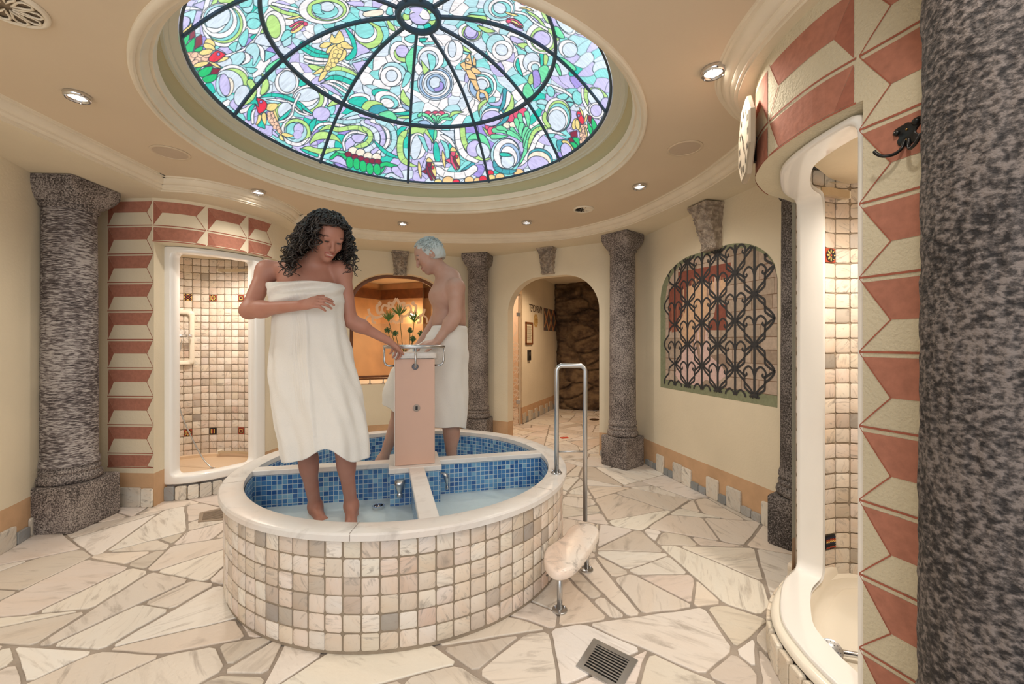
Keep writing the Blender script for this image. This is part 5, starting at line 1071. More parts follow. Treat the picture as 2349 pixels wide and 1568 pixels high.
# ---- kidney-shaped marble step
st = thing('step_stool', (.3, 2.07, 0), 'kidney shaped pink veined marble step on steel legs beside the basin', 'step')
ctl = [W(1253, 1258, .21), W(1250, 1290, .21), W(1275, 1312, .21), W(1312, 1303, .21), W(1345, 1268, .21), W(1373, 1222, .21), W(1365, 1204, .21), W(1340, 1198, .21), W(1312, 1206, .21), W(1290, 1232, .21)]
ol = [(v.x, v.y) for v in cat([(p.x, p.y, 0) for p in ctl], 6, True)]
cx_ = sum(p[0] for p in ol)/len(ol); cy_ = sum(p[1] for p in ol)/len(ol)
m = M(); m.rings([[(cx_+(x-cx_)*k, cy_+(y-cy_)*k, z) for x, y in ol] for k, z in ((.9, .168), (.97, .171), (1, .18), (1.0, .198), (.985, .208), (.95, .213), (.88, .2145))], True, True, True)
obj('stone_seat', m, MT['seat'], st, True, ang=60)
for x, y in ((1284, 1394), (1346, 1302)):
    p = W(x, y, .01); m = M(); m.tube([(p.x, p.y, .008), (p.x, p.y, .17)], .0125, 12); lg = obj('leg', m, MT['steel'], st, True)
    f = disc((p.x, p.y, 0.0), (0, .0001, 1), .034, .008, MT['steel'], 'foot_flange', lg)
    for k in range(3):
        a = 2*pi*k/3+.4; m = M(); m.lathe((p.x+.024*cos(a), p.y+.024*sin(a), .007), [(.005, 0), (.005, .006), (.001, .01)], 8); 
        bb = obj('bolt', m, MT['chrome'], lg, True)
p = W(1284, 1394, .01); m = M(); m.tube([(p.x+.01, p.y+.02, .165), (p.x-.05, p.y+.1, .1)], .005, 8); obj('wall_brace', m, MT['steel'], st, True)
# ---- floor grates
def grate(c, name, label, mt, slots=11, well=None):
    a, b_, c_, d = [Vector((p.x, p.y, 0)) for p in c]   # corners: far-left, far-right, near-right, near-left
    t = thing(name, tuple((a+c_)/2), label, 'floor drain'); m = M(); fr_ = .09
    q = lambda u, v, z: tuple(a.lerp(b_, u).lerp(d.lerp(c_, u), v)+Vector((0, 0, z)))
    def bar(u0, v0, u1, v1, z0=0.0, z1=.005):
        m.rings([[q(u0, v0, z0), q(u1, v0, z0), q(u1, v1, z0), q(u0, v1, z0)], [q(u0, v0, z1), q(u1, v0, z1), q(u1, v1, z1), q(u0, v1, z1)]], True, True, True)
    bar(0, 0, 1, .1); bar(0, .9, 1, 1); bar(0, .1, .14, .9); bar(.86, .1, 1, .9)
    for i in range(slots+1):
        v = .1+.8*(i+.0)/slots-(.022 if i else 0); bar(.14, v, .86, min(.9, v+.036))
    obj('slotted_plate', m, mt, t); m = M(); m.add([q(.05, .05, .0012), q(.95, .05, .0012), q(.95, .95, .0012), q(.05, .95, .0012)], [(0, 1, 2, 3)]); obj('drain_well', m, well or MT['dark'], t)
grate([W(1362, 1465), W(1464, 1516), W(1423, 1588), W(1321, 1529)], 'floor_drain', 'square slotted steel drain grate in the foreground floor', MT['steel'], 10)
grate([W(458, 1177), W(522, 1162), W(520, 1192), W(454, 1198)], 'floor_drain', 'small brownish drain grate in the floor left of the basin', plain('dull_grate', rgb('#9b8a78'), .5, .1), 9, plain('shaded_drain_well', rgb('#7a6a5a'), .9))
# ================================================================ shower cubicles
def rrect(u0, u1, z0, z1, r, n=8):
    o = []
    for cx, cz, a0 in ((u1-r, z1-r, 0), (u0+r, z1-r, 90), (u0+r, z0+r, 180), (u1-r, z0+r, 270)):
        for i in range(n+1): a = radians(a0+90*i/n); o.append((cx+r*cos(a), cz+r*sin(a)))
    # densify straight edges so the frame bends with the wall
    d = []
    for i in range(len(o)):
        a, b = o[i], o[(i+1) % len(o)]; l = hypot(b[0]-a[0], b[1]-a[1]); k = max(1, int(l/.04))
        for j in range(k): d.append((a[0]+(b[0]-a[0])*j/k, a[1]+(b[1]-a[1])*j/k))
    return d
def ringframe(cv, u0, u1, z0, z1, wl, wr, wt, wb, ro, ri, depth, off=0, name='frame', par=None, mt=None):
    out = rrect(u0, u1, z0, z1, ro); n = len(out)
    # matching inner points by angle-normalised mapping
    U0, U1, Z0, Z1 = u0+wl, u1-wr, z0+wb, z1-wt; inn = []
    for u, z in out: inn.append((U0+(u-u0)/(u1-u0)*(U1-U0), Z0+(z-z0)/(z1-z0)*(Z1-Z0)))
    # sharpen the inner corner radius
    sec = [(0, -depth), (0, -.012), (.08, -.003), (.2, 0), (.8, 0), (.92, -.004), (1, -.016), (1, -depth)]
    m = M(); m.rings([[(*cv.at(o[0]+(i[0]-o[0])*k, off+d), o[1]+(i[1]-o[1])*k) for o, i in zip(out, inn)] for k, d in sec], True)
    return obj(name, m, mt or MT['acryl'], par, True, ang=60)
def tiled(cv, z0, z1, p, name, par, special=None, dark=.09, u0=0, u1=None, off=0):
    u1 = u1 or cv.L; m = M(); cv.strip(m, u0, u1, z0, z1, off-.002, 60); m.cur = 1
    tiles(m, lambda u, z, o: (*cv.at(u, o+off), z), u0, u1, z0+.003, z1-.003, p, p, .006, .003, dark, special=special)
    return obj(name, m, [MT['grout'], MT['tile']], par, True, ang=40)
OCH = rgb('#e8bd6a'); BLK = rgb('#1d1a1c'); TER = rgb('#b14a30'); NAV = rgb('#232a45')
def deco(cv, u, z, s, kind, par, off=.0045):
    m = M(); h = s/2
    P = lambda x, y, o=0: (*cv.at(u+x, off+o), z+y)
    def poly(pts, c, o=.0): m.add([P(x, y, o+.0022) for x, y in pts], [tuple(range(len(pts)))], c)
    sq = [(-h, -h), (h, -h), (h, h), (-h, h)]; m.rings([[P(x, y, -.004) for x, y in sq], [P(x, y, 0) for x, y in sq]], True, False, True, TER if kind in 'fs' else OCH if kind == 'x' else BLK)
    if kind == 'f':
        poly([(h*.97*cos(2*pi*i/20), h*.97*sin(2*pi*i/20)) for i in range(20)], BLK, .0004)
        for k in range(8):
            a = 2*pi*k/8; c = .58*h; poly([(c*cos(a)+.34*h*cos(t)*cos(a)-.13*h*sin(t)*sin(a), c*sin(a)+.34*h*cos(t)*sin(a)+.13*h*sin(t)*cos(a)) for t in [2*pi*i/10 for i in range(10)]], OCH, .0008)
        poly([(.18*h*cos(2*pi*i/10), .18*h*sin(2*pi*i/10)) for i in range(10)], TER, .0012)
    elif kind == 'x':
        for a in (pi/4, -pi/4):
            for w_, c, o in ((.36, BLK, .0004), (.07, TER, .0009)):
                L_ = 1.15; poly([(h*(x*cos(a)-y*sin(a)), h*(x*sin(a)+y*cos(a))) for x, y in ((-L_, -w_), (L_, -w_), (L_, w_), (-L_, w_))], c, o+.0001*(a > 0))
    elif kind == 's':
        for k, c in ((.78, BLK), (.6, OCH), (.42, TER), (.26, BLK)): poly([(-h*k, -h*k), (h*k, -h*k), (h*k, h*k), (-h*k, h*k)], c, .0004+(1-k)*.001)
    elif kind == 'b':
        for x in (-.45, 0, .45): poly([(h*(x-.1), -h*.7), (h*(x+.1), -h*.7), (h*(x+.1), h*.7), (h*(x-.1), h*.7)], OCH if x else TER, .0005)
    elif kind == 'z':
        for k, (y0, c) in enumerate(((.75, NAV), (.45, TER), (.2, OCH), (-.05, NAV), (-.35, BLK), (-.65, TER))):
            for i in range(6):
                x = -h+i*h/3; poly([(x, h*(y0-.1)), (x+h/6, h*(y0+.1)), (x+h/3, h*(y0-.1)), (x+h/3, h*(y0-.28)), (x+h/6, h*(y0-.08)), (x, h*(y0-.28))], c, .0004+.0001*k)
    return obj('patterned_tile', m, MT['attr'], par)
def bar_on(cv, u0, u1, z, par, name='grab_bar', off=.05, w_=.018, h=.022, mt=None, endu=None):
    m = M(); n = 24; rs = []
    for i in range(n+1):
        u = u0+(u1-u0)*i/n; rs.append([(*cv.at(u, off+a), z+b) for a, b in ((-w_/2, -h/2), (w_/2, -h/2), (w_/2, h/2), (-w_/2, h/2))])
    m.rings(rs, True, True, True); o = obj(name, m, mt or MT['barm'], par)
    for u in (u0, u1):
        m = M(); p, q = cv.at(u, .004), cv.at(u, off+.006); c = (p+q)/2; m.box((c.x, c.y, z), (.026, (q-p).length, .034), atan2(q.y-p.y, q.x-p.x)-pi/2, .003); obj('bar_mount', m, MT['tray'], o)
    return o
MT['barm'] = plain('beige_rail', rgb('#c9b79a'), .3, .3)
# ---------------- left cubicle
ls = thing('shower_cubicle', (-2.5, 3.6, 0), 'left shower cubicle with white frame and marble tiled round wall', 'shower cubicle', 'built-in shower cubicles')
ua = .0
ringframe(Lc, ua, Lc.L-.34, .118, 1.925, .085, .105, .045, .065, .045, .03, .09, .012, 'shower_frame', ls)
IC = Curve([(-3.25, 3.22), (-3.28, 3.7), (-3.06, 3.98), (-2.72, 4.07), (-2.42, 4.0), (-2.25, 3.82), (-2.19, 3.6)])
def u_slope(cv, sl): return min(((abs(p.x-sl*p.y)), s) for p, s in zip(cv.p, cv.s))[1]
pt = .0665; nI = round(IC.L/pt); pI = IC.L/nI; nz_ = round((2.0-.1)/pt)
def cell(cv, px, py, z0=.1, z1=2.0):
    u = u_slope(cv, (px-CX)/FPX); p = cv.at(u); z = CAMZ-(py-CY)/FPX*p.y; n_ = round(cv.L/pt); pp = cv.L/n_; nzz = round((z1-.003-z0-.003)/pt); ph = (z1-z0-.006)/nzz
    i = int(u/pp); j = int((z-z0-.003)/ph); return (i, j), ((i+.5)*pp, z0+.003+(j+.5)*ph)
dl = [(437, 678, 'x'), (501, 683, 'f'), (551, 683, 's'), (437, 991, 'f'), (498, 985, 'b'), (549, 985, 's')]
cells = [cell(IC, x, y) for x, y, k in dl]
tiled(IC, .1, 2.0, pt, 'tiled_wall', ls, special=[c[0] for c in cells])
for (c, (u, z)), (x, y, k) in zip(cells, dl): deco(IC, u, z, .06, k, ls)
# cubicle tray and soffit
ip = [(p.x, p.y) for p in IC.p]+[(p.x, p.y) for p in reversed([Lc.at(Lc.L*.72*i/20, -.09) for i in range(21)])]
m = M(); m.add([(x, y, .10) for x, y in ip], [tuple(range(len(ip)))]); m.cur = 0
m.rings([[(*IC.at(IC.L*i/40, .03), .10) for i in range(41)], [(*IC.at(IC.L*i/40, .03), .125) for i in range(41)], [(*IC.at(IC.L*i/40, .0), .13) for i in range(41)]], False)
obj('shower_tray', m, plain('pink_cream_tray', rgb('#ecd2b4'), .25), ls, True, ang=40)
flatpoly([ip], 2.0, MT['wall'], 'ceiling')
u0, u1 = u_slope(IC, (507-CX)/FPX), u_slope(IC, (583-CX)/FPX)
bar_on(IC, u0, u1, CAMZ-(622-CY)/FPX*IC.at(u0).y, ls); bar_on(IC, u0, u1, CAMZ-(1034-CY)/FPX*IC.at(u0).y, ls)
# soap recess with mixer and hose
sr = thing('soap_niche', (-3.0, 3.9, 1.0), 'cream moulded soap niche on the tiles behind the left shower mixer', 'soap niche')
us0, us1 = u_slope(IC, (398-CX)/FPX)-.07, u_slope(IC, (451-CX)/FPX); zs1, zs0 = CAMZ-(712-CY)/FPX*IC.at(us1).y, CAMZ-(836-CY)/FPX*IC.at(us1).y
out = rrect(us0, us1, zs0, zs1, .035); m = M()
def scl(k): 
    cu, cz = (us0+us1)/2, (zs0+zs1)/2; a, b = (us1-us0)/2, (zs1-zs0)/2; return [(cu+(u-cu)*(a-k)/a, cz+(z-cz)*(b-k)/b) for u, z in out]
m.rings([[(*IC.at(u, o), z) for u, z in scl(k)] for k, o in ((0, .0), (.0, .022), (.008, .034), (.03, .034), (.038, .026), (.046, -.05), (.07, -.055))], True, False, True)
obj('niche_shell', m, MT['tray'], sr, True, ang=50)
mx_ = thing('mixer_tap', (-3.0, 3.8, 1.2), 'chrome bar mixer with hose in the left shower', 'tap')
um = u_slope(IC, (430-CX)/FPX); zm = CAMZ-(770-CY)/FPX*IC.at(um, .08).y
m = M(); ps = [IC.at(u, .075) for u in (um-.16, um-.05, um+.012)]; m.tube([(p.x, p.y, zm) for p in ps], [.014, .015, .013], 14); obj('mixer_body', m, MT['steel'], mx_, True)
m = M(); a, b = IC.at(um+.02, .075), IC.at(um+.06, .075); m.tube([(a.x, a.y, zm), (b.x, b.y, zm)], [.016, .015], 14); obj('control_knob', m, MT['chrome'], mx_, True)
m = M(); p = IC.at(um-.07, .05); q = IC.at(um-.07, .0); m.tube([(p.x, p.y, zm), (q.x, q.y, zm)], .02, 14); obj('tap_rosette', m, MT['chrome'], mx_, True)
hp = [D(418, 778, 3.78), D(408, 830, 3.74), D(406, 890, 3.72), D(415, 945, 3.7), D(438, 1000, 3.68), D(465, 1050, 3.66), D(484, 1071, 3.64), D(492, 1074, 3.62)]
hp = [Vector((p.x, p.y, max(p.z, .112))) for p in hp]
m = M(); m.tube(cat(hp, 8), .0055, 8); obj('shower_hose', m, MT['steel'], mx_, True)
hp = [Vector((-2.75, 3.5, .108)), Vector((-2.72, 3.56, .108)), Vector((-2.62, 3.58, .108)), Vector((-2.52, 3.54, .108))]
# ---------------- right cubicle
rs_ = thing('shower_cubicle', (1.4, 1.5, 0), 'right shower cubicle with tall white curved frame beside the red striped pier', 'shower cubicle', 'built-in shower cubicles')
ringframe(P2, unear(P2, 1.345, 1.957), P2.L, .142, 1.865, .035, .03, .02, .02, .05, .03, .1, 0, 'shower_frame', rs_)
ICR = Curve([(1.325, 1.955), (1.37, 1.945), (1.42, 1.945), (1.475, 1.965), (1.55, 1.985), (1.65, 1.97), (1.79, 1.86), (1.88, 1.6), (1.86, 1.3), (1.7, 1.05), (1.45, .98), (1.2, 1.05)])
pt = .0705
cellsR = [cell(ICR, 1907, 577, .08, 2.0), cell(ICR, 1901, 1245, .08, 2.0)]
tiled(ICR, .08, 2.0, pt, 'tiled_wall', rs_, special=[c[0] for c in cellsR])
for (c, (u, z)), k in zip(cellsR, 'fz'): deco(ICR, u, z, .064, k, rs_)
# tray: broad rounded rim on a tiled kerb, then a shallow dish
TO = Curve([(1.52, 2.10), (1.36, 1.99), (1.24, 1.885), (1.13, 1.785), (1.035, 1.663), (.985, 1.552), (.962, 1.43), (.962, 1.32), (.975, 1.20)])
m = M(); n = 60
sec = [(0.004, .118), (.006, .126), (.002, .136), (-.006, .1425), (-.02, .145), (-.085, .145), (-.1, .141), (-.108, .13), (-.114, .09), (-.125, .072), (-.15, .066)]
m.rings([[(*TO.at(TO.L*i/n, o), z) for i in range(n+1)] for o, z in sec], False)
inn = [(TO.at(TO.L*i/n, -.15)) for i in range(n+1)]; far = [ICR.at(ICR.L*i/n, .0) for i in range(n+1)]
m.add([(p.x, p.y, .066) for p in inn]+[(p.x, p.y, .066) for p in far], [tuple(range(n, -1, -1))+tuple(range(n+1, 2*n+2))])
m.rings([[(*ICR.at(ICR.L*i/n, o), z) for i in range(n+1)] for o, z in ((.06, .0665), (.045, .07), (.035, .085), (.03, .1), (.0, .105))], False)
obj('shower_tray', m, MT['tray'], rs_, True, ang=50)
m = M(); TO.strip(m, 0, TO.L, 0, .12, -.012); obj('tray_kerb', m, MT['grout'], rs_, True)
skirt('trim_5', TO, .12, TO.L-.02, lambda k: (.072+.008*sin(k*5), .112, 0), th=.02, cols=('#e6dccb', '#efe6d6', '#ddd2c0'))
pr = [(p.x, p.y) for p in far]+[(p.x, p.y) for p in reversed([P2.at(P2.L*i/20, -.1) for i in range(21)])]
flatpoly([pr], 1.95, MT['wall'], 'ceiling')
u0, u1 = 0.0, u_slope(ICR, (1925-CX)/FPX)
bar_on(ICR, .07, u1+.0, CAMZ-(447-CY)/FPX*ICR.at(u1, .05).y, rs_, h=.035, w_=.02)
hs = thing('hand_shower', (1.2, 1.53, .07), 'chrome hand shower lying on the right shower tray', 'hand shower')
p = W(1906, 1491, .09); d = Vector((.86, -.3, .03)).normalized(); n_ = Vector((-.45, -.65, .6)).normalized()
u_ = n_.cross(Vector((0, 0, 1))).normalized(); v_ = n_.cross(u_); m = M()
m.rings([[tuple(p+n_*o+(u_*cos(2*pi*i/28)+v_*sin(2*pi*i/28))*r) for i in range(28)] for r, o in ((.012, -.022), (.03, -.012), (.036, 0), (.036, .006), (.032, .009))], True, True, True); obj('spray_head', m, MT['steel'], hs, True, ang=50)
m = M()
for k, r in ((6, .01), (12, .02), (16, .028)):
    for i in range(k): a = 2*pi*i/k; c = p+n_*.0095+(u_*cos(a)+v_*sin(a))*r; m.rings([[tuple(c+(u_*cos(t)+v_*sin(t))*.0018) for t in (0, 1.57, 3.14, 4.71)], [tuple(c+n_*.0006+(u_*cos(t)+v_*sin(t))*.0015) for t in (0, 1.57, 3.14, 4.71)]], True, True, True)
obj('spray_nozzles', m, MT['dsteel'], hs)
m = M(); m.tube([p-n_*.008, p+d*.04-n_*.004, p+d*.09, p+d*.2], [.012, .01, .0095, .011], 12); obj('handle', m, MT['chrome'], hs, True)
# ================================================================ lobby behind the arched doorway
def on_line(a, b):
    a, b = Vector(a), Vector(b); d = (b-a).normalized(); n = Vector((d.y, -d.x)); return (lambda s, z, o=0: (a.x+d.x*s+n.x*o, a.y+d.y*s+n.y*o, z)), (b-a).length, d, n
HA, HB = (.144, 6.13), (1.05, 8.25)
HP, HL, hd, hn = on_line(HA, HB)
wall('wall_back', Curve([HA, HB], smooth=0), dado=.24)
wall('wall_back', Curve([(.09, 6.20), HA], smooth=0), dado=.24)
skirt('baseboard_back', Curve([HA, HB], smooth=0), .02, 1.75, lambda k: [(.13, .15, 0), (.09, .08, 1), (.1, .16, 0), (.09, .15, 0), (.1, .09, 1)][k % 5], cols=('#d9cdbb', '#cbbfae'))
hs_ = lambda px: s_at((px-CX)/FPX, HA, HB)
def hz(px, py): s = hs_(px); return CAMZ-(py-CY)/FPX*HP(s, 0)[1]
# sauna room seen through the glass door, and far lobby walls
m = M(); m.add([(-2.2, 7.6, 0), (.6, 7.6, 0), (.6, 7.6, 2.25), (-2.2, 7.6, 2.25), (-1.2, 5.6, 0), (-1.2, 5.6, 2.25), (-1.3, 7.6, 0), (-1.3, 7.6, 2.25)], [(0, 1, 2, 3), (4, 6, 7, 5)]); struct('wall_back', m, plain('pale_pink_plaster', rgb('#e3c8ae'), .8))
m = M(); m.add([(2.9, 4.2, 0), (2.9, 8.6, 0), (2.9, 8.6, 2.25), (2.9, 4.2, 2.25), (1.2, 4.38, 0), (1.2, 4.38, 2.25)], [(0, 1, 2, 3), (4, 0, 3, 5)]); struct('wall_right', m, MT['wall'])
# rough rock face
m = M(); nu, nz = 150, 110; vs = []
for j in range(nz+1):
    z = 2.25*j/nz
    for i in range(nu+1):
        s = i/nu; bx = .73+.06*sin(z*2.2)+(.0 if z > 1.2 else -.05*(1.2-z)); x = bx+2.1*s; y = 7.62-.25*s-.35*sin(s*pi)*.6
        if s < .06: y += (.06-s)*6
        p = Vector((x*1.6, z*2.6, 2)); h = noise.fractal(p, 1, 2, 5)*.12
        c = noise.voronoi(Vector((x*2.1, z*4.2+.3*noise.noise(Vector((x*2, z, 0))), 1)))[0]; h += -.10*max(0, 1-(c[1]-c[0])*7)
        h += .02*noise.noise(Vector((x*18, z*18, 0)))
        vs.append((x, y-h-.05, z))
m.add(vs, [(j*(nu+1)+i, j*(nu+1)+i+1, (j+1)*(nu+1)+i+1, (j+1)*(nu+1)+i) for j in range(nz) for i in range(nu)])
rk = thing('rock_wall', (1.5, 7.5, 0), 'dark brown artificial rock face at the far end of the lobby', 'rock wall'); obj('rock_face', m, granite('brown_rock', rgb('#4a3a2e'), rgb('#67533f'), rgb('#7d684f'), 5, (1, 1, 1.6), .9, .5), rk, True)
# glass door
dr = thing('glass_door', (-.1, 6.08, 0), 'frosted scroll pattern glass sauna door at the lobby entrance', 'door')
GP, GL, gd, gn = on_line((-.50, 5.99), (.10, 6.11))
glassm, N, L, b = mat('clear_glass'); b.inputs['Transmission Weight'].default_value = 1; b.inputs['Roughness'].default_value = .02; b.inputs['IOR'].default_value = 1.05; b.inputs['Base Color'].default_value = (.97, .98, .97, 1)
m = M(); m.rings([[GP(0, .02), GP(GL, .02), GP(GL, 1.86), GP(0, 1.86)], [GP(0, .02, .008), GP(GL, .02, .008), GP(GL, 1.86, .008), GP(0, 1.86, .008)]], True, True, True); pn = obj('glass_pane', m, glassm, dr)
frost = plain('frosted_film', rgb('#e6d6c2'), .7); frost.node_tree.nodes['Principled BSDF'].inputs['Alpha'].default_value = .8
def ribbon(m, P, pts, w_, o=.002, wf=None, col=None, inside=None):
    n = len(pts); L0 = [];
    for i, p in enumerate(pts):
        a = pts[max(0, i-1)]; b_ = pts[min(n-1, i+1)]; dx, dy = b_[0]-a[0], b_[1]-a[1]; l = hypot(dx, dy) or 1; k = w_/2*(wf(i/(n-1)) if wf else 1); L0.append(((p[0]-dy/l*k, p[1]+dx/l*k), (p[0]+dy/l*k, p[1]-dx/l*k)))
    for i in range(n-1):
        q = [L0[i][0], L0[i+1][0], L0[i+1][1], L0[i][1]]
        if inside and not all(inside(*c) for c in q): continue
        m.add([P(u, z, o) for u, z in q], [(0, 1, 2, 3)], col)
def spiral(cx, cz, r, a0, turns, n=26, flip=1, sh=.8):
    return [(cx+flip*r*(1-sh*t/n)*cos(a0+2*pi*turns*t/n), cz+r*(1-sh*t/n)*sin(a0+2*pi*turns*t/n)) for t in range(n+1)]
m = M()
for k in range(7):
    zc = .12+.17*k
    for f in (1, -1):
        ribbon(m, GP, spiral(GL-.10+f*.045, zc, .062, -1.2, 1.1, 30, f, .75), .014, .010)
        ribbon(m, GP, [(GL-.10-f*.0+f*.075*sin(pi*t/16), zc-.085+.17*t/16) for t in range(17)], .011, .010)
for f in (1, -1): ribbon(m, GP, [(GL-.10+f*(.02+.05*sin(t/10*3)), 1.28+.02*t) for t in range(11)], .02, .010, lambda t: 1-t*.8)
ff = obj('frosted_scrolls', m, frost, pn); ff['kind'] = 'stuff'
m = M(); a = GP(GL+.012, .95, .0); m.box((a[0], a[1], .95), (.025, .035, 1.90), atan2(gd.y, gd.x), .003); m.box((*GP(GL/2, 0, 0)[:2], 1.885), (GL+.05, .035, .03), atan2(gd.y, gd.x), .003); obj('door_frame', m, plain('pale_door_frame', rgb('#cdbfa8'), .4), dr)
for z in (.33, 1.60): m = M(); a = GP(GL-.01, z, .014); m.box(a, (.06, .03, .055), atan2(gd.y, gd.x), .004); obj('hinge', m, MT['steel'], dr)
# wall writing
bpy_txt = bpy.data.curves.new('lettering', 'FONT'); bpy_txt.body = 'TEPIDARIVM'; bpy_txt.size = 1; bpy_txt.extrude = .004
to = bpy.data.objects.new('lettering_tmp', bpy_txt); C.objects.link(to); dg = bpy.context.evaluated_depsgraph_get(); me = bpy.data.meshes.new_from_object(to.evaluated_get(dg)); bpy.data.objects.remove(to)
xs = [v.co.x for v in me.vertices]; ys = [v.co.y for v in me.vertices]; s0, s1 = hs_(1213.5), hs_(1243); z1_, z0_ = hz(1228, 700)-.0, hz(1228, 716)
m = M(); m.add([HP(s0+(v.co.x-min(xs))/(max(xs)-min(xs))*(s1-s0), z0_+(v.co.y-min(ys))/(max(ys)-min(ys))*(z1_-z0_), .003 if v.co.z > 0 else .0) for v in me.vertices], [tuple(p.vertices) for p in me.polygons])
o = obj('wall_lettering', m, plain('dark_brown_paint', rgb('#4a3526'), .8), origin=HP(s0, z0_)); tag(o, 'dark painted lettering on the lobby wall above the sun emblem', 'wall lettering')
m = M(); su, sz_ = hs_(1229), hz(1229, 735); ru_, rz_ = (hs_(1234.5)-hs_(1223.5))/2, hz(1229, 718)-hz(1229, 735)
def disk(m, P, u, z, ru, rz, o, c, n=28, star=0): m.add([P(u+ru*cos(2*pi*i/n)*(1+star*(i % 2)), z+rz*sin(2*pi*i/n)*(1+star*(i % 2)), o) for i in range(n)], [tuple(range(n))], c)
disk(m, HP, su, sz_, ru_*.85, rz_*.85, .001, rgb('#c9a566'), 32, .15); disk(m, HP, su, sz_, ru_*.62, rz_*.62, .002, rgb('#d9bc80')); disk(m, HP, su, sz_, ru_*.45, rz_*.45, .003, rgb('#c09a58'))
for a, b_ in ((-.15, .1), (.15, .1), (0, -.15)): disk(m, HP, su+a*ru_, sz_+b_*rz_, ru_*.07, rz_*.06, .004, rgb('#7a5a30'), 8)
o = obj('sun_emblem', m, MT['attr'], origin=HP(su, sz_)); tag(o, 'pale ochre sun emblem painted below the lobby wall lettering', 'wall painting')
m = M(); s0, s1 = hs_(1247), hs_(1296); zt_, zb_ = hz(1247, 705.5), hz(1247, 757.5); s1 = hs_(1288); m.add([HP(s0, zb_, .001), HP(s1, zb_, .001), HP(s1, zt_, .001), HP(s0, zt_, .001)], [(0, 1, 2, 3)], rgb('#6a625f'))
wd = (s1-s0)/4
for k in range(4):
    for f in (0, 1):
        a, b_ = (s0+wd*k, s0+wd*(k+1)); 
        if f: a, b_ = b_, a
        for off_, w_, c in ((0, .05, '#d9b483'), (.028, .018, '#b5573a')): ribbon(m, HP, [(a+off_+(b_-a)*t/8, zb_+.005+(zt_-zb_-.01)*t/8) for t in range(9)], w_, .002+.0005*f+.001*(off_ > 0), None, rgb(c), lambda u, z: s0 <= u <= s1)
o = obj('diamond_panel', m, MT['attr'], origin=HP(s0, zb_)); tag(o, 'painted grey panel of crossing ochre diamonds on the lobby wall', 'wall painting')
nt = thing('framed_notice', HP(hs_(1212), hz(1212, 765)), 'small brown framed notice on the lobby wall under the lettering', 'framed notice')
s0, s1, zt_, zb_ = hs_(1204.5), hs_(1220.5), hz(1212, 738.5), hz(1212, 790)
def plate(P, u0, u1, z0, z1, o0, o1, m=None): m = m or M(); m.rings([[P(u0, z0, o0), P(u1, z0, o0), P(u1, z1, o0), P(u0, z1, o0)], [P(u0, z0, o1), P(u1, z0, o1), P(u1, z1, o1), P(u0, z1, o1)]], True, True, True); return m
m = M(); fw = .028
for a, b_, c, d in ((s0, s1, zt_-fw, zt_), (s0, s1, zb_, zb_+fw), (s0, s0+fw*1.2, zb_, zt_), (s1-fw*1.2, s1, zb_, zt_)): plate(HP, a, b_, c, d, 0, .018, m)
obj('wooden_frame', m, MT['wood'], nt); pp = obj('paper_sheet', plate(HP, s0+fw, s1-fw, zb_+fw*.8, zt_-fw*.8, .002, .008), plain('paper', rgb('#d8ccb0'), .8), nt)
m = M()
for k in range(14): zz = zt_-.07-.015*k; plate(HP, s0+fw*1.8, s1-fw*(1.8+.5*(k % 3)), zz, zz+.005, .008, .0085, m)
lo_ = obj('printed_lines', m, plain('grey_ink', rgb('#6f6555'), .8), pp); lo_['kind'] = 'stuff'
kp = thing('access_reader', HP(hs_(1212), hz(1212, 814)), 'small black wall reader below the framed notice', 'card reader')
s0, s1, zt_, zb_ = hs_(1209.5), hs_(1215), hz(1212, 802.5), hz(1212, 826)
obj('housing', plate(HP, s0, s1, zb_, zt_, 0, .025), plain('black_plastic', (.02, .018, .016), .4), kp); obj('key_panel', plate(HP, s0+.01, s1-.01, zb_+.07, zt_-.03, .025, .027), plain('dark_grey_plastic', (.08, .07, .06), .3), kp)
p = W(1295, 1004); m = M(); m.box((p.x, p.y, .003), (.10, .075, .004), .25, 0); o = obj('floor_sticker', m, plain('red_sticker', rgb('#c9503a'), .5), origin=(p.x, p.y, 0)); tag(o, 'small red sticker on the floor just outside the arched doorway', 'floor marker')
p = W(1363, 962); m = M(); m.lathe((p.x, p.y, .001), [(.075, 0), (.075, .004), (.068, .006), (.06, .004), (.03, .003), (.028, .006), (.001, .006)], 24); o = obj('floor_drain', m, plain('dark_metal_cap', rgb('#5b4632'), .4, .5), origin=(p.x, p.y, 0), smooth=True, ang=40); tag(o, 'small round dark metal cap in the lobby floor', 'floor drain')
# ================================================================ flower alcove
orange = plain('orange_plaster', rgb('#dcab78'), .8, var=.12, vscale=6)
AL = [(-2.28, 4.85), (-2.2, 5.45), (-1.89, 6.02), (-.9, 5.6), (-.40, 5.42)]
AC = Curve(AL, smooth=0); m = M(); AC.strip(m, 0, AC.L, .70, 2.02); struct('wall_back', m, orange)
m = M(); m.add([(*NP(-.15, 0, .14)[:2], .70), (*NP(NL+.05, 0, .14)[:2], .70)]+[(x, y, .70) for x, y in AL[::-1]], [tuple(range(7))]); struct('floor', m, MT['wall'])
m = M(); m.add([(*NP(-.15, 0, .14)[:2], 2.02), (*NP(NL+.05, 0, .14)[:2], 2.02)]+[(x, y, 2.02) for x, y in AL[::-1]], [tuple(range(7))]); struct('ceiling', m, plain('alcove_ceiling', rgb('#e9d0ac'), .8))
bm = thing('ceiling_beam', (-1.9, 5.95, 1.8), 'dark stained wooden beam running round the top of the alcove', 'beam')
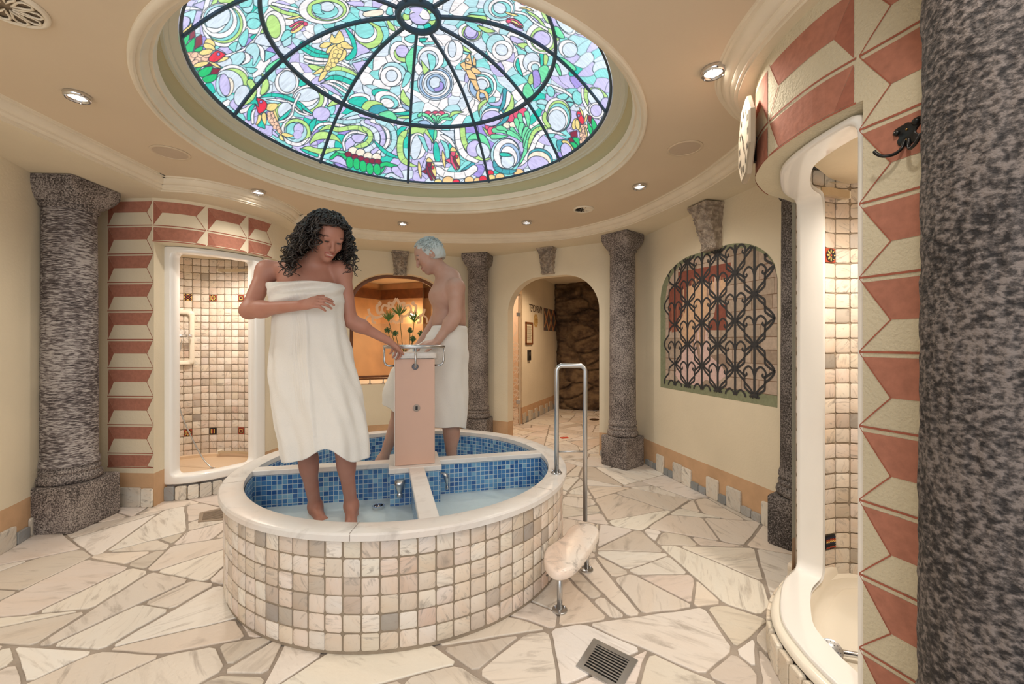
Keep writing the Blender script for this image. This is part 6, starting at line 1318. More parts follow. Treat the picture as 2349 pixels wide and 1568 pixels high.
for a, b_ in ((AL[1], AL[2]), (AL[2], AL[3])):
    P_, L_, d_, n_ = on_line(a, b_); m = M(); m.rings([[P_(-.02, z, o) for z, o in q] for q in [[(1.80, 0), (1.80, .045), (1.93, .05), (1.93, 0)]]]+[[P_(L_+.02, z, o) for z, o in [(1.80, 0), (1.80, .045), (1.93, .05), (1.93, 0)]]], True, True, True); obj('timber', m, MT['wood'], bm)
gw = thing('alcove_window', (*NP(NL/2, 0, .1)[:2], .71), 'arched wood framed glass with frosted scroll ornament in the flower alcove', 'glass panel')
def inset(h, k, zb): 
    cu = sum(p[0] for p in h)/len(h); return [(cu+(u-cu)*(1-k/.55), (zb if z <= .72 else z-k*max(0, (z-1.2)/.8))) for u, z in h]
h1 = inset(nh, .0, .78); h2 = inset(nh, .035, .805); m = M()
m.rings([[NP(u, z, .15) for u, z in h1], [NP(u, z, .12) for u, z in h1], [NP(u, z, .12) for u, z in h2], [NP(u, z, .15) for u, z in h2]], True); obj('wooden_frame', m, MT['wood'], gw)
m = M(); m.add([NP(u, z, .136) for u, z in h2], [tuple(range(len(h2)))]); gp_ = obj('glass_pane', m, glassm, gw)
frost2 = plain('etched_ornament', rgb('#f3dcc0'), .6); b = frost2.node_tree.nodes['Principled BSDF']; b.inputs['Emission Color'].default_value = (0, 0, 0, 1); b.inputs['Transmission Weight'].default_value = .35; b.inputs['Roughness'].default_value = .8
def npx(x, y): s = s_at((x-CX)/FPX, N0, N1); p = NP(s, 0, .13); return (s, CAMZ-(y-CY)/FPX*p[1])
m = M(); NQ = lambda u, z, o: NP(u, z, .134-o)
def orn(pts, w_, wf=None): 
    q = [npx(x, y) for x, y in pts]; q = [(v.x, v.y) for v in cat([(a, b_, 0) for a, b_ in q], 8)]; ribbon(m, NQ, q, w_*1.5, .001, wf)
for f in (1, -1):
    X = lambda d: 912+f*d
    orn([(X(0), 741), (X(-13), 728), (X(-3), 716), (X(12), 726), (X(12), 741)], .02); orn([(X(0), 717), (X(9), 704), (X(5), 692), (X(0), 684)], .022); orn([(X(3), 706), (X(16), 703), (X(18), 694), (X(10), 696)], .018)
    orn([(X(5), 724), (X(22), 724), (X(34), 712), (X(30), 700), (X(18), 704), (X(22), 710)], .018); orn([(X(32), 712), (X(42), 718), (X(46), 703), (X(38), 696), (X(42), 692)], .022)
    orn([(X(30), 722), (X(48), 728), (X(62), 720), (X(66), 708)], .02); orn([(X(56), 724), (X(56), 738), (X(48), 740)], .018); orn([(X(60), 722), (X(70), 728), (X(72), 740)], .014)
eo = obj('etched_scrolls', m, frost2, gp_); eo['kind'] = 'stuff'
m = M(); m.add([NQ(*p, .0008) for p in (npx(803, 742), npx(1024, 742), npx(1024, 863), npx(803, 863))], [(0, 1, 2, 3)]); fz_ = plain('light_frosting', rgb('#e8b98a'), .8); fz_.node_tree.nodes['Principled BSDF'].inputs['Alpha'].default_value = .35; obj('frosted_band', m, fz_, gp_)
m = M(); a = NP(.13, .737, .08); 
for x in (849, 880): 
    s, z = npx(x, 872); m = M(); q = NP(s, .71, .06); m.lathe((q[0], q[1], .71), [(.022, 0), (.022, .008), (.008, .014), (.007, .05), (.014, .056)], 14); o = obj('rail_foot', m, MT['chrome'], gw, True, ang=40)
m = M(); q0, q1 = NP(.14, .772, .06), NP(1.22, .772, .06); m.tube([q0, q1], .009, 10); obj('sill_rail', m, MT['wood'], gw, True)
lp = thing('wall_lamp', (-1.2, 5.62, 1.4), 'small glowing wall lamp behind the flowers in the alcove', 'lamp')
em, N, L, b = mat('lamp_glow'); b.inputs['Emission Color'].default_value = (1, .72, .4, 1); b.inputs['Emission Strength'].default_value = 22; b.inputs['Base Color'].default_value = (1, .8, .6, 1)
qx = (950-CX)/FPX; s = s_at(qx, AL[2], AL[3]); P_, L_, d_, n_ = on_line(AL[2], AL[3]); q = P_(s, 0, .05); zl = CAMZ-(724-CY)/FPX*q[1]
m = M(); m.lathe((q[0], q[1], zl-.05), [(.01, 0), (.03, .02), (.038, .05), (.03, .085), (.012, .1)], 18); obj('glass_shade', m, em, lp, True); q = P_(s, 0, .0); disc((q[0], q[1], zl), (n_.x, n_.y, 0), .035, .02, MT['wood'], 'back_plate', lp)
# ---- vase of alliums on the alcove ledge
vs_ = thing('allium_vase', (*NP(s_at((935-CX)/FPX, N0, N1), 0, .065)[:2], .71), 'vase of green alliums and grass blades on the alcove ledge behind the pedestal', 'flower vase')
vx, vy = NP(s_at((935-CX)/FPX, N0, N1), 0, .065)[:2]
m = M(); m.lathe((vx, vy, .71), [(.03, 0), (.045, .01), (.05, .08), (.04, .15), (.045, .18), (.038, .18), (.034, .15), (.02, .1)], 24, True, True); obj('vase', m, plain('pale_vase', rgb('#c9d3c8'), .3), vs_, True)
gr1 = plain('dark_leaf_green', rgb('#3c4f2a'), .6, var=.2, vscale=30); gr2 = plain('allium_green', rgb('#6f8f4a'), .7, var=.25, vscale=60); gr3 = plain('bluish_globe_green', rgb('#5d7f55'), .7, var=.3, vscale=80)
RR_ = random.Random(3)
for px, py, kd in [(918, 722, 'u'), (952, 737, 'u'), (893, 735, 'u'), (909, 764, 'g'), (943, 757, 'g'), (967, 764, 'g'), (949, 777, 'g'), (890, 757, 'g')]:
    hx, hy = NP(s_at((px-CX)/FPX, N0, N1), 0, .05)[:2]; hy -= .015; hz_ = CAMZ-(py-CY)/FPX*hy
    m = M(); a, b_ = Vector((vx+(hx-vx)*.12, vy, .88)), Vector((hx, hy, hz_)); m.tube([a, a.lerp(b_, .5)+Vector(((hx-vx)*.12, 0, 0)), b_], .0035, 6); sm = obj('stem', m, gr1, vs_, True)
    m = M()
    if kd == 'u':
        for k in range(34):
            t = RR_.uniform(0, 2*pi); e = RR_.uniform(.15, 1.15); L_ = RR_.uniform(.08, .125); d_ = Vector((cos(t)*sin(e), sin(t)*sin(e), cos(e))); m.tube([b_, b_+d_*L_*.6, b_+d_*L_+Vector((0, 0, .01))], [.003, .0038, .002], 4)
        m.lathe(tuple(b_-Vector((0, 0, .012))), [(.004, 0), (.014, .012), (.01, .022)], 10)
    else:
        for k in range(70):
            t = RR_.uniform(0, 2*pi); e = math.acos(RR_.uniform(-1, 1)); L_ = RR_.uniform(.03, .042); d_ = Vector((cos(t)*sin(e), sin(t)*sin(e), cos(e))); m.tube([b_, b_+d_*L_], [.002, .0035], 4)
    fo = obj('flower_head', m, gr2 if kd == 'u' else gr3, vs_)
m = M()
for k in range(30):
    t = RR_.uniform(0, 2*pi); L_ = RR_.uniform(.25, .5); sp = RR_.uniform(.02, .2); x0, y0 = vx+RR_.uniform(-.02, .02), vy+RR_.uniform(-.01, .01); dx, dy = cos(t)*sp, -abs(sin(t))*sp*.4; pts = [(x0+dx*q*q, y0+dy*q*q, .88+L_*q*(1-.25*q)) for q in [i/6 for i in range(7)]]
    w_ = .006; m.rings([[(x-w_*(1-i/6.5), y, z) for i, (x, y, z) in enumerate(pts)], [(x, y-.002, z) for x, y, z in pts], [(x+w_*(1-i/6.5), y, z) for i, (x, y, z) in enumerate(pts)]], False)
lo_ = obj('grass_blades', m, gr1, vs_); lo_['kind'] = 'stuff'
# ================================================================ painted grille mural
mu = thing('grille_mural', (1.55, 3.2, .78), 'painted mural of an arched window with black iron grille and green sill on right wall', 'mural')
mu0, mu1 = u_slope(RW, (1514-CX)/FPX), u_slope(RW, (1779.5-CX)/FPX)
MH = supell(mu0, mu1, .783, 1.915, .46, .31, 20); MP = lambda u, z, o=0: (*RW.at(u, o), z)
def mpx(x, y): u = u_slope(RW, (x-CX)/FPX); return (u, CAMZ-(y-CY)/FPX*RW.at(u).y)
def mz(x, y): return mpx(1500+x/3.92, 540+y/3.92)
def inarch(u, z, k=0):
    if not (mu0+k <= u <= mu1-.001 and .783 <= z <= 1.915-k*.4): return False
    for cu, s in ((mu0+.46, -1), (mu1-.46, 1)):
        if (u-cu)*s > 0 and z > 1.605 and ((u-cu)/(.46-(k if s < 0 else 0)))**2+((z-1.605)/(.31-k*.4))**2 > 1: return False
    return True
def mpoly(m, pts, o, c, clip=True, k=0):
    """paint a polygon on the curved wall, cut in small cells and clipped to the arch"""
    us = [p[0] for p in pts]; zs = [p[1] for p in pts]; a, b_ = min(us), max(us); n = max(1, int((b_-a)/.02))
    for i in range(n):
        l, r = a+(b_-a)*i/n, a+(b_-a)*(i+1)/n
        def span(u):
            h = []
            for j in range(len(pts)):
                p, q = pts[j-1], pts[j]
                if (p[0]-u)*(q[0]-u) <= 0 and p[0] != q[0]: t = (u-p[0])/(q[0]-p[0]); h.append(p[1]+(q[1]-p[1])*t)
            return (min(h), max(h)) if h else None
        def top(u):
            t = 1.915-k*.4
            for cu, s in ((mu0+.46, -1), (mu1-.46, 1)):
                R_ = .46-(k if s < 0 else 0)
                if (u-cu)*s > 0: t = min(t, 1.605+(.31-k*.4)*sqrt(max(0, 1-((u-cu)/R_)**2)))
            return t
        sl, sr = span(l+1e-6), span(r-1e-6)
        if not sl or not sr: continue
        (l0, l1), (r0, r1) = sl, sr
        if clip: l1, r1 = min(l1, top(l)), min(r1, top(r)); l0, r0 = min(l0, l1), min(r0, r1)
        if l1-l0 < 1e-4 and r1-r0 < 1e-4: continue
        m.add([MP(l, l0, o), MP(r, r0, o), MP(r, r1, o), MP(l, l1, o)], [(0, 1, 2, 3)], c)
m = M(); GRN = rgb('#8c9073'); mpoly(m, [(mu0, .783), (mu1, .783), (mu1, 1.92), (mu0, 1.92)], .0012, GRN)
obj('green_reveal', m, MT['quoin'], mu)
kk = .085; iz = .858; m = M(); ST = [rgb(c) for c in ('#b4a18f', '#bda998', '#a99582', '#b8a292', '#c2ae9c')]
mpoly(m, [(mu0+kk, iz), (mu1, iz), (mu1, 1.92), (mu0+kk, 1.92)], .0022, rgb('#8a705c'), True, kk)
z = iz; r = 0
while z < 1.9:
    u = mu0+kk-R.uniform(0, .1); h = R.uniform(.07, .11)
    while u < mu1: l = R.uniform(.12, .26); a, b_ = max(u, mu0+kk), min(u+l-.005, mu1); (mpoly(m, [(a, z+.004), (b_, z+.004), (b_, z+h), (a, z+h)], .0028, R.choice(ST), True, kk) if b_-a > .01 else 0); u += l
    z += h+.002
RBR = rgb('#8e5243'); RB2 = rgb('#a76a55'); PNK = rgb('#d9b8a6'); PN2 = rgb('#e0c0b8'); PEA = rgb('#dcb592')
for pts, c in [([(210, 330), (680, 240), (680, 380), (500, 420), (430, 420), (210, 490)], RBR), ([(140, 480), (300, 440), (290, 700), (140, 880)], RBR), ([(560, 620), (670, 620), (670, 850), (480, 850), (540, 720)], RBR), ([(150, 600), (210, 590), (210, 860), (150, 870)], RB2),
               ([(250, 500), (400, 360), (430, 460), (470, 430), (560, 360), (640, 380), (640, 500), (540, 640), (480, 760), (470, 960), (420, 1000), (330, 1000), (250, 1000), (215, 800), (260, 640)], PEA),
               ([(430, 700), (480, 800), (520, 1080), (600, 1180), (640, 1260), (560, 1340), (480, 1290), (400, 1350), (250, 1330), (200, 1250), (260, 1060), (340, 960)], PN2), ([(480, 430), (580, 350), (600, 520), (520, 620), (470, 560)], PNK), ([(520, 1080), (620, 1060), (690, 1130), (640, 1260), (600, 1180)], rgb('#9d8675')), ([(370, 930), (420, 960), (430, 1150), (400, 1120)], rgb('#a88d7a'))]:
    mpoly(m, [mz(*p) for p in pts], .0034, c, True, kk)
obj('painted_scene', m, MT['quoin'], mu)
# bars and scrolls: clamps staggered from bar to bar
BK = rgb('#39393b'); ub = [mz(x, 700)[0] for x in (180, 300, 440, 590, 745, 925)]; pb_ = (ub[-1]-ub[0])/5; ub = [ub[-1]-pb_*(5-i) for i in range(6)]+[ub[-1]+pb_]
qz = (mz(590, 165)[1]-mz(590, 1385)[1])/3; zc0 = mz(590, 1385)[1]+.0
m = M(); ins = lambda u, z: inarch(u, z, 0) and z > iz-.045
cz = lambda k, j: zc0+qz*j+(0 if k % 2 else qz/2)
def rib(pts, w_=.0165, o=.0044, m_=None): q = [(v.x, v.y) for v in cat([(a, b_, 0) for a, b_ in pts], 5)]; ribbon(m, MP, q, w_, o, None, BK, ins)
for k, u in enumerate(ub):
    if k < 6: n = 60; ribbon(m, MP, [(u, iz-.035+(1.95-iz)*i/n) for i in range(n+1)], .02, .005, None, BK, ins)
    for j in range(-1, 5):
        z = cz(k, j)
        if k < 6: ribbon(m, MP, [(u-.026+.052*i/4, z) for i in range(5)], .02, .006, None, BK, ins)
        for f in (1, -1):
            for v in (1, -1):    # own clamp to the neighbour's clamp half a step up or down
                rib([(u+f*.006, z), (u+f*pb_*.2, z+v*qz*.035), (u+f*pb_*.42, z+v*qz*.105), (u+f*pb_*.49, z+v*qz*.145), (u+f*pb_*.50, z+v*qz*.25), (u+f*pb_*.55, z+v*qz*.285), (u+f*pb_*.74, z+v*qz*.36), (u+f*pb_*.88, z+v*qz*.44), (u+f*(pb_-.014), z+v*qz*.5)])
            if k < 6:
                zc = z+qz*.5; r_ = pb_*.17
                rib([(u, zc-.05), (u+f*pb_*.10, zc+.000), (u+f*pb_*.30, zc+.022), (u+f*pb_*.5, zc+.0), (u+f*pb_*.54, zc-.028), (u+f*pb_*.46, zc-.045), (u+f*pb_*.38, zc-.034), (u+f*pb_*.42, zc-.022)], .015)
so = obj('painted_grille', m, MT['attr'], mu)
# ================================================================ ceiling fittings
def downlight(x, y, label):
    t = thing('downlight', (x, y, CEI), label, 'ceiling light', 'recessed chrome downlights')
    m = M(); m.lathe((x, y, CEI), [(.048, .0), (.05, -.004), (.049, -.016), (.044, -.022), (.036, -.020), (.033, -.008), (.032, .01)], 28, False, False); obj('chrome_ring', m, MT['chrome'], t, True)
    m = M(); m.lathe((x, y, CEI-.010), [(.033, 0), (.02, -.003), (.001, -.004)], 24, False, True); obj('lamp_lens', m, MT['lens'], t, True)
    m = M()
    for s in (0, 2.1, 4.2): m.lathe((x+.041*cos(s), y+.041*sin(s), CEI-.0235), [(.004, .003), (.003, -.001), (.001, -.0015)], 8)
    fs_ = obj('fixing_screws', m, MT['steel'], t); fs_['kind'] = 'stuff'
ml, N, L, b = mat('lit_lens'); b.inputs['Emission Color'].default_value = (1, .9, .78, 1); b.inputs['Emission Strength'].default_value = 14; MT['lens'] = ml
for (x, y), lb in zip(DL, ['lit chrome downlight at upper left between cornice and dome', 'lit chrome downlight above the left shower cubicle', 'lit chrome downlight over the flower alcove side of the ceiling', 'lit chrome downlight in front of the arched doorway', 'lit chrome downlight near the round vent and painted mural', 'largest lit chrome downlight beside the right shower cornice']): downlight(x, y, lb)
def speaker(px, py, label):
    x, y = D(px, py, FPX*(CEI-CAMZ)/(CY-py)).xy; t = thing('ceiling_speaker', (x, y, CEI), label, 'ceiling speaker', 'round ceiling speakers')
    m = M(); m.lathe((x, y, CEI), [(.098, 0), (.098, -.003), (.093, -.006), (.086, -.005), (.084, -.002)], 40, False, False); obj('trim_ring', m, plain('speaker_ivory', rgb('#dcc9ae'), .5), t, True, ang=40)
    m = M(); m.lathe((x, y, CEI-.0025), [(.085, 0), (.05, -.002), (.001, -.003)], 40, False, True); obj('grille', m, plain('speaker_mesh', rgb('#cbb8a2'), .7), t, True)
speaker(391, 350, 'round flat ceiling speaker left of the dome'); speaker(1571, 340, 'round flat ceiling speaker right of the dome')
x, y = D(1338, 479, FPX*(CEI-CAMZ)/(CY-479)).xy; t = thing('ceiling_vent', (x, y, CEI), 'round slatted air vent in the ceiling near the mural side', 'ceiling vent')
m = M(); m.lathe((x, y, CEI), [(.088, 0), (.088, -.006), (.08, -.012), (.07, -.010), (.068, -.002)], 40, False, False); obj('vent_ring', m, MT['mold'], t, True)
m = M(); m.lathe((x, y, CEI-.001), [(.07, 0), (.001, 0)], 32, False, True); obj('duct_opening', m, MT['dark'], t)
for k in range(12):
    a = 2*pi*k/12; m = M(); d = Vector((cos(a), sin(a), 0)); e = Vector((-sin(a), cos(a), 0)); c = Vector((x, y, CEI-.004)); m.add([c+d*.012-e*.003, c+d*.07-e*.012, c+d*.07+e*.006-Vector((0, 0, .006)), c+d*.012+e*.002-Vector((0, 0, .004))], [(0, 1, 2, 3)]); obj('slat', m, MT['mold'], t)
x, y = D(25, 8, FPX*(CEI-CAMZ)/(CY-8)).xy; t = thing('ceiling_rosette', (x-.02, y, CEI), 'ornate plaster vent rosette in the top left corner of the ceiling', 'ceiling vent'); x -= .02
m = M(); m.lathe((x, y, CEI), [(.105, 0), (.104, -.010), (.094, -.014), (.088, -.008)], 44, False, False); obj('rosette_ring', m, MT['mold'], t, True)
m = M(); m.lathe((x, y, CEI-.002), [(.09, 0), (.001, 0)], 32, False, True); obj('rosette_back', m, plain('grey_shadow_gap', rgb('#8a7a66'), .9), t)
for k in range(10):
    a = 2*pi*k/10; m = M(); pts = [(x+r*cos(a+q), y+r*sin(a+q), CEI-.009) for r, q in ((.02, 0), (.04, .16), (.06, .26), (.078, .2), (.088, 0), (.078, -.2), (.06, -.26), (.04, -.16))]; m.tube(pts, .004, 6, True); obj('petal', m, MT['mold'], t, True)
# ================================================================ clock and coat hook by the right shower
ck = thing('wall_clock', (.955, 1.70, 2.02), 'octagonal wall clock seen edge-on on the striped fascia of right shower', 'clock')
cn = Vector((-.93, .36, 0)).normalized(); ct = Vector((.36, .93, 0)).normalized(); cc = Vector((.957, 1.70, 2.015)); up = Vector((0, 0, 1))
def oc8(r, o, rz=1.0): return [tuple(cc+cn*o+(ct*cos(radians(22.5+45*i))*r*.92+up*sin(radians(22.5+45*i))*r*rz)) for i in range(8)]
m = M(); m.rings([oc8(.16, -.008), oc8(.166, -.004), oc8(.166, .010), oc8(.155, .016), oc8(.145, .014)], True, True, True); obj('clock_face', m, plain('ivory_stone_clock', rgb('#b3a48f'), .7, var=.08, vscale=8), ck)
num = ['XII', 'I', 'II', 'III', 'IV', 'V', 'VI', 'VII', 'VIII', 'IX', 'X', 'XI']
m = M(); CP = lambda u, z, o=0: tuple(cc-ct*u+up*z+cn*(.0148+o))
for k, tx in enumerate(num):
    a = pi/2-2*pi*k/12; u0_, z0_ = .105*cos(a), .110*sin(a); wch = {'I': .007, 'V': .016, 'X': .016}; tot = sum(wch[c] for c in tx)+.003*(len(tx)-1); x = u0_-tot/2
    for c in tx:
        w_ = wch[c]
        st_ = [((x+w_/2, -.012), (x+w_/2, .012))] if c == 'I' else [((x, .012), (x+w_/2, -.012)), ((x+w_/2, -.012), (x+w_, .012))] if c == 'V' else [((x, .012), (x+w_, -.012)), ((x, -.012), (x+w_, .012))]
        for (a1, b1), (a2, b2) in st_: ribbon(m, CP, [(a1, z0_+b1), (a2, z0_+b2)], .0065, .0006)
        x += w_+.003
nu_ = obj('numerals', m, MT['black'], ck); nu_['kind'] = 'stuff'
m = M(); ribbon(m, CP, [(0, 0), (-.035, .05)], .010, .003); obj('hour_hand', m, MT['black'], ck); m = M(); ribbon(m, CP, [(0, 0), (.05, -.07)], .008, .004); obj('minute_hand', m, MT['black'], ck)
m = M(); a = cc-cn*.008; m.tube([a, a-cn*.035], .012, 10); m.box(tuple(a-cn*.02-up*.045), (.012, .02, .09), 0); obj('wall_bracket', m, MT['black'], ck)
hk = thing('coat_hook', (1.018, 1.085, 1.73), 'black wrought iron double coat hook on the striped pier', 'coat hook')
uh = u_slope(Pc, (2083-CX)/FPX); hp0 = Pc.at(uh); zt_ = CAMZ-(308-CY)/FPX*hp0.y; a_ = Pc.at(uh-.01); hd_ = (hp0-a_).normalized(); hn_ = Vector((hp0-Pc.at(uh, .1))).normalized()*-1
HK = lambda u, z, o: (hp0.x+hd_.x*u+hn_.x*o, hp0.y+hd_.y*u+hn_.y*o, zt_+z)
m = M(); pl = [(-.020, .026), (-.028, .022), (-.032, .012), (-.024, .008), (-.018, .0), (-.022, -.010), (-.018, -.022), (-.008, -.028), (0, -.032), (.008, -.028), (.018, -.022), (.022, -.010), (.018, 0), (.026, .012), (.034, .02), (.030, .032), (.02, .034), (.010, .026), (0, .030), (-.010, .028)]
pl = [(v.x, v.y) for v in cat([(a, b_, 0) for a, b_ in pl], 4, True)]; m.rings([[HK(u, z, .001) for u, z in pl], [HK(u, z, .004) for u, z in pl], [HK(u*.85, z*.85, .006) for u, z in pl]], True, True, True); obj('back_plate', m, MT['black'], hk, True, ang=40)
for f in (1, -1):
    m = M(); m.tube(cat([HK(f*.004, -.012, .005), HK(f*.008, -.035, .012), HK(f*.018, -.048, .026), HK(f*.034, -.047, .038), HK(f*.046, -.036, .044), HK(f*.05, -.028, .044)], 6), [.005]*31, 10) if False else m.tube(cat([HK(f*.004, -.012, .005), HK(f*.008, -.035, .012), HK(f*.018, -.048, .026), HK(f*.034, -.047, .038), HK(f*.046, -.036, .044), HK(f*.05, -.028, .044)], 6), .0042, 10); obj('hook_arm', m, MT['black'], hk, True)
m = M(); m.lathe(HK(.022, .022, .006), [(.001, -.008), (.008, -.004), (.0105, .002), (.008, .008), (.001, .011)], 12, ax='y'); obj('knob', m, MT['black'], hk, True)
m = M(); m.lathe(HK(-.02, .012, .006), [(.001, -.006), (.006, -.003), (.008, .002), (.006, .006), (.001, .009)], 12, ax='y'); obj('knob', m, MT['black'], hk, True)
for z_ in (.012, -.014): m = M(); m.lathe(HK(0, z_, .006), [(.001, -.003), (.0035, 0), (.001, .003)], 8, ax='y'); obj('screw', m, plain('brass_screw', rgb('#b08a50'), .3, .9), hk, True)
# ================================================================ people
class SDF:
    def __init__(s, lo, hi, h):
        s.lo = np.array(lo, float); s.h = h; s.n = np.ceil((np.array(hi)-s.lo)/h).astype(int)+1
        s.f = np.full(s.n, .05, np.float32); s.ax = [s.lo[i]+np.arange(s.n[i])*h for i in range(3)]
    def box(s, lo, hi):
        a = np.maximum(0, np.floor((np.array(lo)-s.lo)/s.h).astype(int)); b = np.minimum(s.n, np.ceil((np.array(hi)-s.lo)/s.h).astype(int)+1)
        sl = tuple(slice(a[i], b[i]) for i in range(3))
        X, Y, Z = np.meshgrid(*[s.ax[i][sl[i]] for i in range(3)], indexing='ij', sparse=True); return sl, X, Y, Z
    def mix(s, sl, d, k, sub=False):
        f = s.f[sl]; d = d.astype(np.float32)
        if sub: d = -d; h = np.clip(.5-.5*(d-f)/-k, 0, 1) if False else np.clip(.5+.5*(d-f)/k, 0, 1); s.f[sl] = f*(1-h)+d*h+k*h*(1-h)
        else: h = np.clip(.5+.5*(f-d)/k, 0, 1); s.f[sl] = f*(1-h)+d*h-k*h*(1-h)
    def cap(s, a, b, ra, rb=None, k=.02, sub=False):
        rb = ra if rb is None else rb; a = np.array(a, float); b = np.array(b, float); m = max(ra, rb)+k+.055
        sl, X, Y, Z = s.box(np.minimum(a, b)-m, np.maximum(a, b)+m); e = b-a; l = e@e+1e-12
        t = np.clip(((X-a[0])*e[0]+(Y-a[1])*e[1]+(Z-a[2])*e[2])/l, 0, 1); d = np.sqrt((X-a[0]-e[0]*t)**2+(Y-a[1]-e[1]*t)**2+(Z-a[2]-e[2]*t)**2)-(ra+(rb-ra)*t)
        s.mix(sl, d, k, sub)
    def ell(s, c, r, fr=None, k=.02, sub=False):
        c = np.array(c, float); r = np.array(r, float); m = max(r)+k+.055; sl, X, Y, Z = s.box(c-m, c+m)
        dx, dy, dz = X-c[0], Y-c[1], Z-c[2]
        if fr is not None: dx, dy, dz = [dx*q[0]+dy*q[1]+dz*q[2] for q in fr]
        q = np.sqrt((dx/r[0])**2+(dy/r[1])**2+(dz/r[2])**2); q2 = np.sqrt((dx/r[0]**2)**2+(dy/r[1]**2)**2+(dz/r[2]**2)**2)+1e-6; s.mix(sl, q*(q-1)/q2, k, sub)
    def mesh(s):
        f = s.f; n = s.n; ins = f < 0; c = np.zeros(tuple(n-1), np.int8)
        for i in (0, 1):
            for j in (0, 1):
                for k in (0, 1): c += ins[i:n[0]-1+i, j:n[1]-1+j, k:n[2]-1+k]
        act = (c > 0) & (c < 8); idx = np.full(act.shape, -1, np.int64); A = np.argwhere(act); idx[act] = np.arange(len(A))
        acc = np.zeros((len(A), 3)); cnt = np.zeros(len(A))
        for ax in range(3):
            o1, o2 = [q for q in range(3) if q != ax]
            for i in (0, 1):
                for j in (0, 1):
                    p = A.copy(); p[:, o1] += i; p[:, o2] += j; q = p.copy(); q[:, ax] += 1
                    fa, fb = f[tuple(p.T)], f[tuple(q.T)]; m = (fa < 0) != (fb < 0); t = np.where(m, fa/(fa-fb+1e-12), 0)
                    pp = p.astype(float); pp[:, ax] += t; acc[m] += pp[m]; cnt[m] += 1
        v = acc/cnt[:, None]*s.h+s.lo; F = []
        for ax in range(3):
            o1, o2 = (ax+1) % 3, (ax+2) % 3; a = ins; sl0 = [slice(None)]*3; sl1 = [slice(None)]*3; sl0[ax] = slice(0, n[ax]-1); sl1[ax] = slice(1, n[ax])
            x = a[tuple(sl0)] != a[tuple(sl1)]; E = np.argwhere(x); E = E[(E[:, o1] > 0) & (E[:, o2] > 0) & (E[:, o1] < n[o1]-1) & (E[:, o2] < n[o2]-1)]
            if not len(E): continue
            def at(d1, d2): q = E.copy(); q[:, o1] += d1; q[:, o2] += d2; return idx[tuple(q.T)]
            Q = np.stack([at(-1, -1), at(0, -1), at(0, 0), at(-1, 0)], 1); fl = ~a[tuple(E.T)]; Q[fl] = Q[fl][:, ::-1]; F.append(Q)
        return v, np.concatenate(F)
def relax(v, F, it=3, lam=.5):
    n = len(v); e = np.concatenate([F[:, [0, 1]], F[:, [1, 2]], F[:, [2, 3]], F[:, [3, 0]]]); e = np.concatenate([e, e[:, ::-1]])
    deg = np.bincount(e[:, 0], minlength=n)[:, None]
    for _ in range(it):
        for l in (lam, -lam*1.04): a = np.stack([np.bincount(e[:, 0], v[e[:, 1], k], n) for k in range(3)], 1)/deg; v = v+l*(a-v)
    return v
def npmesh(name, v, F, mt, parent, cols=None):
    me = bpy.data.meshes.new(name); off = np.array(wloc(parent)); vv = (v-off).astype(np.float32)
    me.vertices.add(len(v)); me.vertices.foreach_set('co', vv.ravel()); me.loops.add(F.size); me.loops.foreach_set('vertex_index', F.ravel().astype(np.int32))
    me.polygons.add(len(F)); me.polygons.foreach_set('loop_start', (np.arange(len(F))*4).astype(np.int32)); me.polygons.foreach_set('loop_total', np.full(len(F), 4, np.int32)); me.polygons.foreach_set('use_smooth', np.ones(len(F), bool)); me.update(calc_edges=True)
    if cols is not None: ca = me.color_attributes.new('col', 'FLOAT_COLOR', 'POINT'); cc = np.ones((len(v), 4), np.float32); cc[:, :3] = cols; ca.data.foreach_set('color', cc.ravel())
    me.materials.append(mt); o = bpy.data.objects.new(name, me); C.objects.link(o); o.parent = parent; return o
def frame(f, u):
    f = Vector(f).normalized(); u = Vector(u); u = (u-f*u.dot(f)).normalized(); r = u.cross(f)*-1; return r, u, f      # r: image-side axis, right handed as f x u
def head(S, c, fr, sc=1.0, male=False):
    r, u, f = fr; c = Vector(c); P = lambda a, b, d: tuple(c+r*a*sc+u*b*sc+f*d*sc); R3 = (tuple(r), tuple(u), tuple(f)); E = lambda a, b, d, rr, k=.02, sub=False: S.ell(P(a, b, d), [q*sc for q in rr], R3, k, sub)
    E(0, .028, -.018, (.074, .088, .092)); E(0, .02, .03, (.062, .075, .058), .03); E(0, -.055, .028, (.050 if not male else .055, .052, .052), .03); E(0, -.092, .058, (.020 if not male else .025, .018, .02), .025)
    for s in (1, -1):
        E(s*.038, -.02, .06, (.02, .022, .018), .02); E(s*.031, .006, .092, (.019, .013, .016), .012, True); E(s*.031, .003, .073, (.0135, .0125, .0135), .004); E(s*.031, .011, .076, (.0165, .0065, .013), .005)
        E(s*.03, .026, .081, (.02, .007, .009), .012); E(s*.075, -.006, -.008, (.009, .03, .018), .006); E(s*.080, -.004, -.004, (.006, .016, .009), .006, True)
        E(s*.009, -.030, .098, (.007, .006, .008), .005)
    S.cap(P(0, .018, .082), P(0, -.024, .103), .0075*sc, .0105*sc, .01); S.cap(P(-.018, -.056, .082), P(.018, -.056, .082), .0058*sc, .0058*sc, .008); S.cap(P(0, -.053, .088), P(0, -.053, .088), .007*sc, None, .008); S.cap(P(-.014, -.066, .083), P(.014, -.066, .083), .0065*sc, None, .008)
    S.cap(P(-.022, -.0605, .092), P(.022, -.0605, .092), .0022*sc, None, .003, True)
    return P
